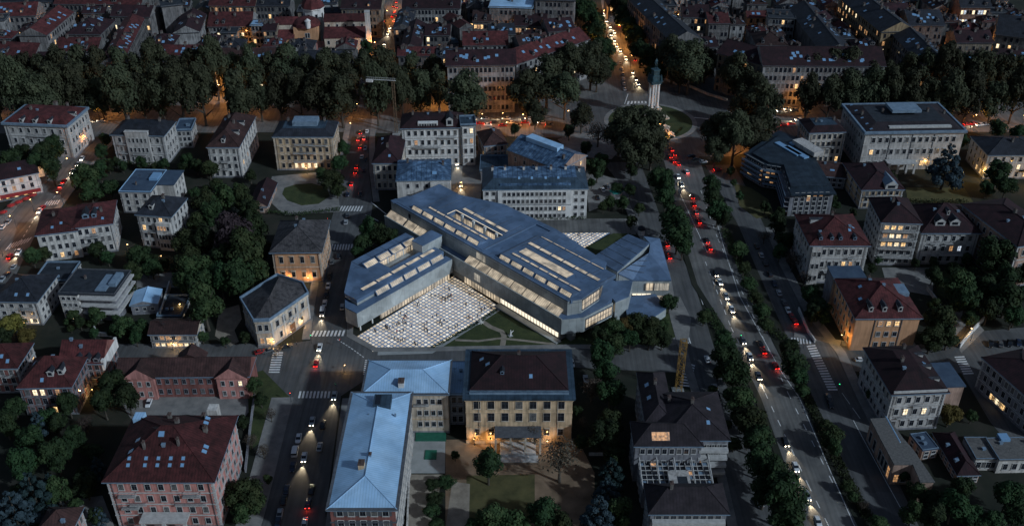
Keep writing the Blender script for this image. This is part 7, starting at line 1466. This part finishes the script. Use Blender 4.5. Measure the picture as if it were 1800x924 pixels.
# ================================================================ cars
PAINT = {'white': (.62, .63, .64), 'silver': (.30, .32, .34), 'black': (.012, .013, .015), 'dark blue': (.014, .024, .05), 'red': (.30, .012, .012), 'grey': (.09, .095, .10), 'yellow': (.45, .28, .03)}
PM = {k: pmat('car_paint_'+k.replace(' ', '_'), v, .28, .1, .6) for k, v in PAINT.items()}
M['tyre'] = pmat('tyre_rubber', (.012, .012, .013), .9); M['rim'] = pmat('wheel_rim', (.35, .36, .37), .35, .8)
M['hl'] = emat('lit_headlight', (1.0, .86, .62), 22); M['tl'] = emat('lit_tail_light', (1.0, .03, .02), 6); M['hloff'] = pmat('headlight_glass', (.45, .47, .5), .2); M['tloff'] = pmat('tail_light_glass', (.16, .01, .01), .3)
def loft(rings, caps=True):
    m = MB(); n = len(rings[0]); i0 = len(m.v)
    for r_ in rings: m.v += r_
    for j in range(len(rings)-1):
        for k in range(n):
            l = (k+1) % n; m.f.append((j*n+k, j*n+l, (j+1)*n+l, (j+1)*n+k)); m.m.append(0)
    if caps: m.f.append(tuple(reversed(range(n)))); m.m.append(0); m.f.append(tuple((len(rings)-1)*n+k for k in range(n))); m.m.append(0)
    return m
def sect(x, w_, zb, zt, ch=.12): return [(x, -w_+ch, zb), (x, w_-ch, zb), (x, w_, zb+ch), (x, w_, zt-ch), (x, w_-ch, zt), (x, -w_+ch, zt), (x, -w_, zt-ch), (x, -w_, zb+ch)]
def car_meshes(van):
    D = {}; L = 2.5 if van else 2.15; Wd = .95 if van else .88
    if van:
        b = loft([sect(-L, Wd*.94, .35, 1.1), sect(-L+.1, Wd, .3, 1.15), sect(1.3, Wd, .3, 1.15), sect(2.1, Wd, .3, 1.05), sect(L, Wd*.88, .38, .8)]); g = loft([sect(-L+.06, Wd*.93, 1.1, 1.35), sect(-L+.12, Wd*.95, 1.1, 1.85), sect(.9, Wd*.95, 1.1, 1.85), sect(1.6, Wd*.9, 1.05, 1.15)]); rf = loft([sect(-L+.1, Wd*.9, 1.84, 2.0, .05), sect(.85, Wd*.9, 1.84, 2.0, .05)]); wx = 1.55
    else:
        b = loft([sect(-L, Wd*.86, .40, .78), sect(-L+.15, Wd*.96, .28, .92), sect(-1.0, Wd, .24, .95), sect(.9, Wd, .24, .92), sect(1.75, Wd*.96, .26, .80), sect(L, Wd*.80, .36, .62)]); g = loft([sect(-1.75, Wd*.78, .86, .96, .04), sect(-1.1, Wd*.80, .88, 1.38), sect(.15, Wd*.80, .88, 1.38), sect(1.0, Wd*.82, .86, .96, .04)]); rf = loft([sect(-1.2, Wd*.72, 1.36, 1.44, .03), sect(.2, Wd*.72, 1.36, 1.44, .03)]); wx = 1.32
    D['body'] = b.mesh('car_body', [PM['white']]); D['windows'] = g.mesh('car_glass', [M['glass']]); D['roof'] = rf.mesh('car_roof', [PM['white']])
    w_ = MB(); w_.tube((0, -.1, 0), (0, .1, 0), .31, .31, 12); w_.tube((0, -.115, 0), (0, .115, 0), .19, .19, 10, m=1); D['wheel'] = w_.mesh('wheel', [M['tyre'], M['rim']])
    h = MB(); h.box(-.03, -.16, -.08, .06, .16, .08); D['headlight'] = h.mesh('headlight', [M['hloff']]); D['tail_light'] = h.mesh('tail_light', [M['tloff']])
    D['dim'] = (L, Wd, wx); return D
CAR = {False: car_meshes(False), True: car_meshes(True)}
def car(px, py, ang, col, state, label, group, van=False):
    p = un(px, py, .05); D = CAR[van]; L, Wd, wx = D['dim']; o = empty('van' if van else 'car', p, ang, label, 'van' if van else 'car', group)
    near = py > 240
    link('body', D['body'], o, mat=PM[col]); link('windows', D['windows'], o); link('roof', D['roof'], o, mat=PM[col])
    if near:
        for x in (-wx, wx):
            for y in (-Wd+.08, Wd-.08): link('wheel', D['wheel'], o, (x, y, .31))
    for s in (-1, 1):
        link('headlight', D['headlight'], o, (L-.03, s*Wd*.58, .56 if not van else .68), mat=M['hl'] if state == 'h' else None)
        link('tail_light', D['tail_light'], o, (-L-.01, s*Wd*.66, .68 if not van else .9), mat=M['tl'] if state in 't' else None)
    if state == 'h':
        l = bpy.data.lights.new('beam', 'SPOT'); l.energy = 5000; l.color = (1, .80, .52); l.spot_size = R(48); l.spot_blend = .8; l.shadow_soft_size = .15
        lo = bpy.data.objects.new('beam', l); C.objects.link(lo); lo.parent = o; lo.location = (L+.12, 0, .75); lo.rotation_euler = (0, R(-82), 0)
    if state == 't':
        l = bpy.data.lights.new('glow', 'POINT'); l.energy = 60; l.color = (1, .06, .03); l.shadow_soft_size = .2
        lo = bpy.data.objects.new('glow', l); C.objects.link(lo); lo.parent = o; lo.location = (-L-.5, 0, .7)
    return o
ST = {'p': 'parked', 'h': 'with lit headlights', 't': 'with glowing tail lights', 'd': 'driving unlit'}
def cars(where, axis, lst, group):
    """axis: two photo points from near to far along the lane; lst of (x, y, colour, state[, van])"""
    a, b_ = un(*axis[0], 0), un(*axis[1], 0); ang = math.atan2(b_.y-a.y, b_.x-a.x); lst = sorted(lst, key=lambda q: -q[1])
    for i, q in enumerate(lst):
        van = len(q) > 4; A = ang + (math.pi if q[3] == 'h' or (q[3] == 'p' and rnd.random() < .4) else 0)+rnd.uniform(-.03, .03)
        car(q[0], q[1], A, q[2], q[3], '%s %s %s, %s from near end, %s' % (q[2], 'van' if van else 'car', ST[q[3]], ordinal(i), where), group, van)
AX = ((505, 924), (578, 545))
cars('lower street kerbside row', AX, [(525, 772, 'white', 'p'), (519, 795, 'white', 'p', 1), (515, 822, 'dark blue', 'p'), (504, 862, 'dark blue', 'p'), (499, 880, 'black', 'p'), (489, 920, 'dark blue', 'p'), (492, 905, 'silver', 'p')], 'cars on the lower street')
cars('lower street right lane', AX, [(562, 787, 'silver', 'd'), (568, 748, 'black', 'd'), (548, 862, 'black', 'd'), (542, 886, 'dark blue', 't'), (536, 920, 'white', 'd'), (588, 697, 'silver', 'h'), (556, 640, 'red', 't')], 'cars on the lower street')
cars('lower street oncoming lane', AX, [(535, 805, 'white', 'h'), (549, 742, 'silver', 'h'), (562, 612, 'white', 'h')], 'cars on the lower street')
cars('row beside white corner villa', ((566, 560), (585, 450)), [(580, 486, 'black', 'p'), (577, 504, 'white', 'p'), (574, 519, 'black', 'p'), (571, 534, 'white', 'p'), (567, 551, 'white', 'h', 1), (583, 462, 'grey', 'p'), (577, 430, 'black', 'p')], 'cars by the white villa')
cars('lane beside museum wing', ((602, 560), (615, 450)), [(602, 541, 'silver', 'p'), (595, 452, 'black', 'd'), (608, 392, 'silver', 'd'), (611, 380, 'grey', 'd')], 'cars by the white villa')
AU = ((610, 350), (638, 220))
cars('upper street behind museum', AU, [(611, 343, 'dark blue', 'p'), (618, 324, 'red', 't'), (634, 342, 'black', 'p'), (625, 303, 'black', 't'), (627, 294, 'red', 't'), (636, 277, 'white', 'd'), (633, 259, 'grey', 't'), (640, 244, 'white', 't'), (630, 246, 'silver', 't'), (634, 234, 'black', 't'), (642, 262, 'silver', 'p'), (643, 282, 'black', 'p'), (640, 300, 'dark blue', 'p'), (645, 232, 'white', 'p')], 'cars on the upper street')
cars('far left city street', ((660, 90), (690, 20)), [(672, 92, 'red', 't'), (676, 78, 'white', 'h'), (682, 60, 'white', 'h'), (690, 30, 'red', 't'), (694, 22, 'red', 't'), (692, 12, 'black', 't'), (698, 14, 'grey', 't'), (699, 28, 'black', 't'), (697, 5, 'red', 't'), (693, 38, 'white', 't'), (686, 50, 'silver', 'h')], 'cars on the far left street')
AV = ((1440, 924), (1345, 690))
cars('left lane of avenue', AV, [(1437, 918, 'white', 'h'), (1418, 872, 'silver', 'h'), (1398, 822, 'white', 'h'), (1380, 778, 'black', 'h'), (1333, 662, 'silver', 'h'), (1318, 628, 'white', 'h'), (1306, 600, 'grey', 'h'), (1286, 545, 'white', 'h'), (1276, 522, 'silver', 'h'), (1265, 497, 'white', 'h'), (1258, 482, 'black', 'h')], 'cars on the avenue')
cars('right lane of avenue', ((1364, 640), (1215, 345)), [(1363, 644, 'red', 't'), (1341, 617, 'red', 't'), (1336, 606, 'black', 't'), (1247, 436, 'red', 't'), (1242, 424, 'black', 't'), (1228, 390, 'red', 't'), (1223, 374, 'grey', 't'), (1219, 360, 'red', 't'), (1216, 347, 'black', 't')], 'cars on the avenue')
cars('roundabout mouth queue', ((1205, 310), (1180, 262)), [(1180, 264, 'red', 't'), (1178, 276, 'grey', 't'), (1185, 272, 'black', 't'), (1184, 284, 'red', 't'), (1192, 289, 'red', 't'), (1192, 312, 'white', 'h'), (1207, 303, 'white', 't'), (1198, 326, 'silver', 'h')], 'cars at the roundabout mouth')
cars('far avenue queue', ((1100, 160), (1075, 40)), [(1098, 158, 'white', 'p'), (1097, 149, 'white', 'p'), (1096, 140, 'white', 'p'), (1095, 131, 'silver', 'p'), (1093, 122, 'white', 'p'), (1090, 112, 'white', 'p'), (1100, 104, 'white', 'h'), (1084, 82, 'white', 'h'), (1090, 90, 'silver', 'h'), (1080, 72, 'white', 'h'), (1074, 62, 'black', 'h'), (1080, 58, 'white', 'h'), (1072, 48, 'white', 'h'), (1066, 38, 'grey', 'h'), (1070, 30, 'white', 'h'), (1062, 24, 'white', 'h'), (1112, 128, 'silver', 'h'), (1122, 148, 'white', 'h'), (1118, 140, 'grey', 'h'), (1112, 94, 'red', 't'), (1106, 76, 'red', 't'), (1116, 106, 'black', 't'), (1088, 46, 'red', 't')], 'cars on the far avenue')
cars('row right of avenue hedge', ((1420, 640), (1345, 470)), [(1345, 464, 'black', 'p'), (1353, 483, 'black', 'p'), (1361, 500, 'dark blue', 'p'), (1369, 516, 'silver', 'p'), (1378, 533, 'grey', 'p'), (1385, 547, 'white', 'p'), (1391, 557, 'red', 'p'), (1397, 566, 'red', 't'), (1338, 450, 'silver', 'p'), (1330, 434, 'black', 'p')], 'cars parked right of the avenue')
cars('by long zebra crossing', ((1470, 730), (1440, 660)), [(1459, 711, 'black', 'p'), (1456, 700, 'grey', 'p')], 'cars parked right of the avenue')
cars('left service road', ((1335, 900), (1245, 640)), [(1243, 633, 'white', 'd'), (1257, 684, 'silver', 'p'), (1261, 696, 'black', 'p'), (1335, 884, 'silver', 'p'), (1176, 452, 'red', 't'), (1172, 430, 'red', 't')], 'cars on the left service road')
cars('right hand car park', ((1742, 640), (1735, 560)), [(1741, 606, 'black', 'p'), (1758, 606, 'grey', 'p'), (1774, 605, 'black', 'p'), (1790, 604, 'dark blue', 'p'), (1806, 604, 'black', 'p')], 'cars in the car park')
cars('before the orange palazzo', ((1500, 632), (1560, 632)), [(1513, 634, 'white', 'p'), (1530, 633, 'silver', 'p'), (1740, 642, 'dark blue', 'p', 1)], 'cars by the orange palazzo')
cars('in yards around museum', ((1040, 640), (1030, 600)), [(262, 710, 'white', 'p'), (1005, 640, 'white', 'p'), (1030, 668, 'silver', 'p'), (1060, 335, 'white', 'p'), (1050, 349, 'black', 'p'), (1068, 330, 'grey', 'p'), (810, 326, 'white', 'h'), (803, 288, 'white', 'h'), (820, 282, 'grey', 'p')], 'cars in yards')
cars('kerb before white villa', ((490, 612), (530, 600)), [(504, 610, 'black', 'p'), (458, 620, 'red', 'p'), (472, 618, 'grey', 'p')], 'cars by the white villa')
cars('diagonal street at left', ((30, 430), (150, 265)), [(113, 320, 'red', 't'), (108, 328, 'white', 't'), (138, 290, 'silver', 'h'), (145, 280, 'white', 'h'), (128, 303, 'white', 'h'), (15, 392, 'silver', 'p'), (6, 400, 'white', 'p'), (18, 452, 'red', 't'), (34, 444, 'white', 'h'), (25, 470, 'silver', 'p'), (14, 484, 'black', 'p'), (5, 492, 'silver', 'p'), (70, 372, 'white', 'h'), (76, 366, 'red', 't')], 'cars on the diagonal street')
cars('west boulevard', ((840, 220), (960, 220)), [(x, y, c, s) for x, y, c, s in ((845, 218, 'red', 't'), (858, 221, 'white', 't'), (870, 217, 'black', 't'), (884, 222, 'red', 't'), (897, 217, 'white', 'h'), (910, 222, 'silver', 't'), (924, 217, 'red', 't'), (938, 221, 'black', 't'), (952, 217, 'white', 'h'), (966, 221, 'grey', 't'), (853, 210, 'silver', 'h'), (890, 210, 'white', 'h'), (930, 210, 'white', 'h'), (178, 214, 'white', 'h'))], 'cars on the boulevard')
cars('east boulevard', ((1370, 225), (1480, 215)), [(x, y, c, s) for x, y, c, s in ((1378, 221, 'red', 't'), (1392, 219, 'red', 't'), (1404, 212, 'white', 'h'), (1372, 196, 'white', 'h'), (1385, 193, 'white', 'h'), (1396, 195, 'silver', 'h'), (1700, 220, 'red', 't'), (1712, 219, 'red', 't'), (1722, 221, 'white', 'h'), (1731, 220, 'silver', 'h'), (1262, 300, 'red', 't'), (1215, 276, 'dark blue', 'p'), (1225, 282, 'black', 'p'), (1236, 286, 'silver', 'p'))], 'cars on the boulevard')
# ================================================================ people
PRR = random.Random(11); PLZ = [un(x, y, 0) for x, y in ((640, 593), (660, 612), (750, 609), (868, 543), (800, 492))]
def inside(p, poly):
    c = False; n = len(poly)
    for i in range(n):
        a, b_ = poly[i], poly[(i+1) % n]
        if (a.y > p.y) != (b_.y > p.y) and p.x < (b_.x-a.x)*(p.y-a.y)/(b_.y-a.y)+a.x: c = not c
    return c
def people(n, poly, where, group, clusters=.55):
    k = 0; last = None; xs = [p.x for p in poly]; ys = [p.y for p in poly]
    while k < n:
        p = Vector((PRR.uniform(min(xs), max(xs)), PRR.uniform(min(ys), max(ys)), .135))
        if last and PRR.random() < clusters: p = last+Vector((PRR.uniform(-1.6, 1.6), PRR.uniform(-1.6, 1.6), 0))
        if not inside(p, poly): last = None; continue
        last = p; c = PRR.choice(['dark']*7+['white', 'red', 'blue', 'brown', 'brown']); me = PRR.choice(BP)
        o = link('person', me, None, p, (0, 0, PRR.uniform(0, 6.28)), CM[c]); o.scale = [PRR.uniform(.98, 1.12)]*3
        tag(o, 'person in %s top and dark trousers %s' % (c, where), 'person', group); k += 1
people(104, PLZ, 'standing or walking on the glowing museum plaza', 'people on the museum plaza')
people(14, [un(x, y, 0) for x, y in ((960, 414), (1062, 413), (1010, 440))], 'on the small glowing plaza behind the museum', 'people on the rear plaza')
people(8, [un(x, y, 0) for x, y in ((475, 622), (468, 650), (520, 612), (530, 604))], 'on the pavement near the white corner villa', 'people on the pavement', .3)
# restaurant umbrellas
for i, (x, y) in enumerate(sorted(((22, 368), (35, 362), (48, 356), (60, 350), (8, 380)))):
    o = empty('parasol', un(x, y), 0, ordinal(i)+' red terrace parasol before the restaurant, counted from the left', 'parasol', 'restaurant parasols'); m = MB(); m.tube((0, 0, 0), (0, 0, 2.7), .05, .04, 6); m.build('pole', M['pole'], o); m = MB(); m.lathe([(1.9, 2.25), (.1, 2.9)], 8); m.build('canopy', bpy.data.materials['red_awning'], o)
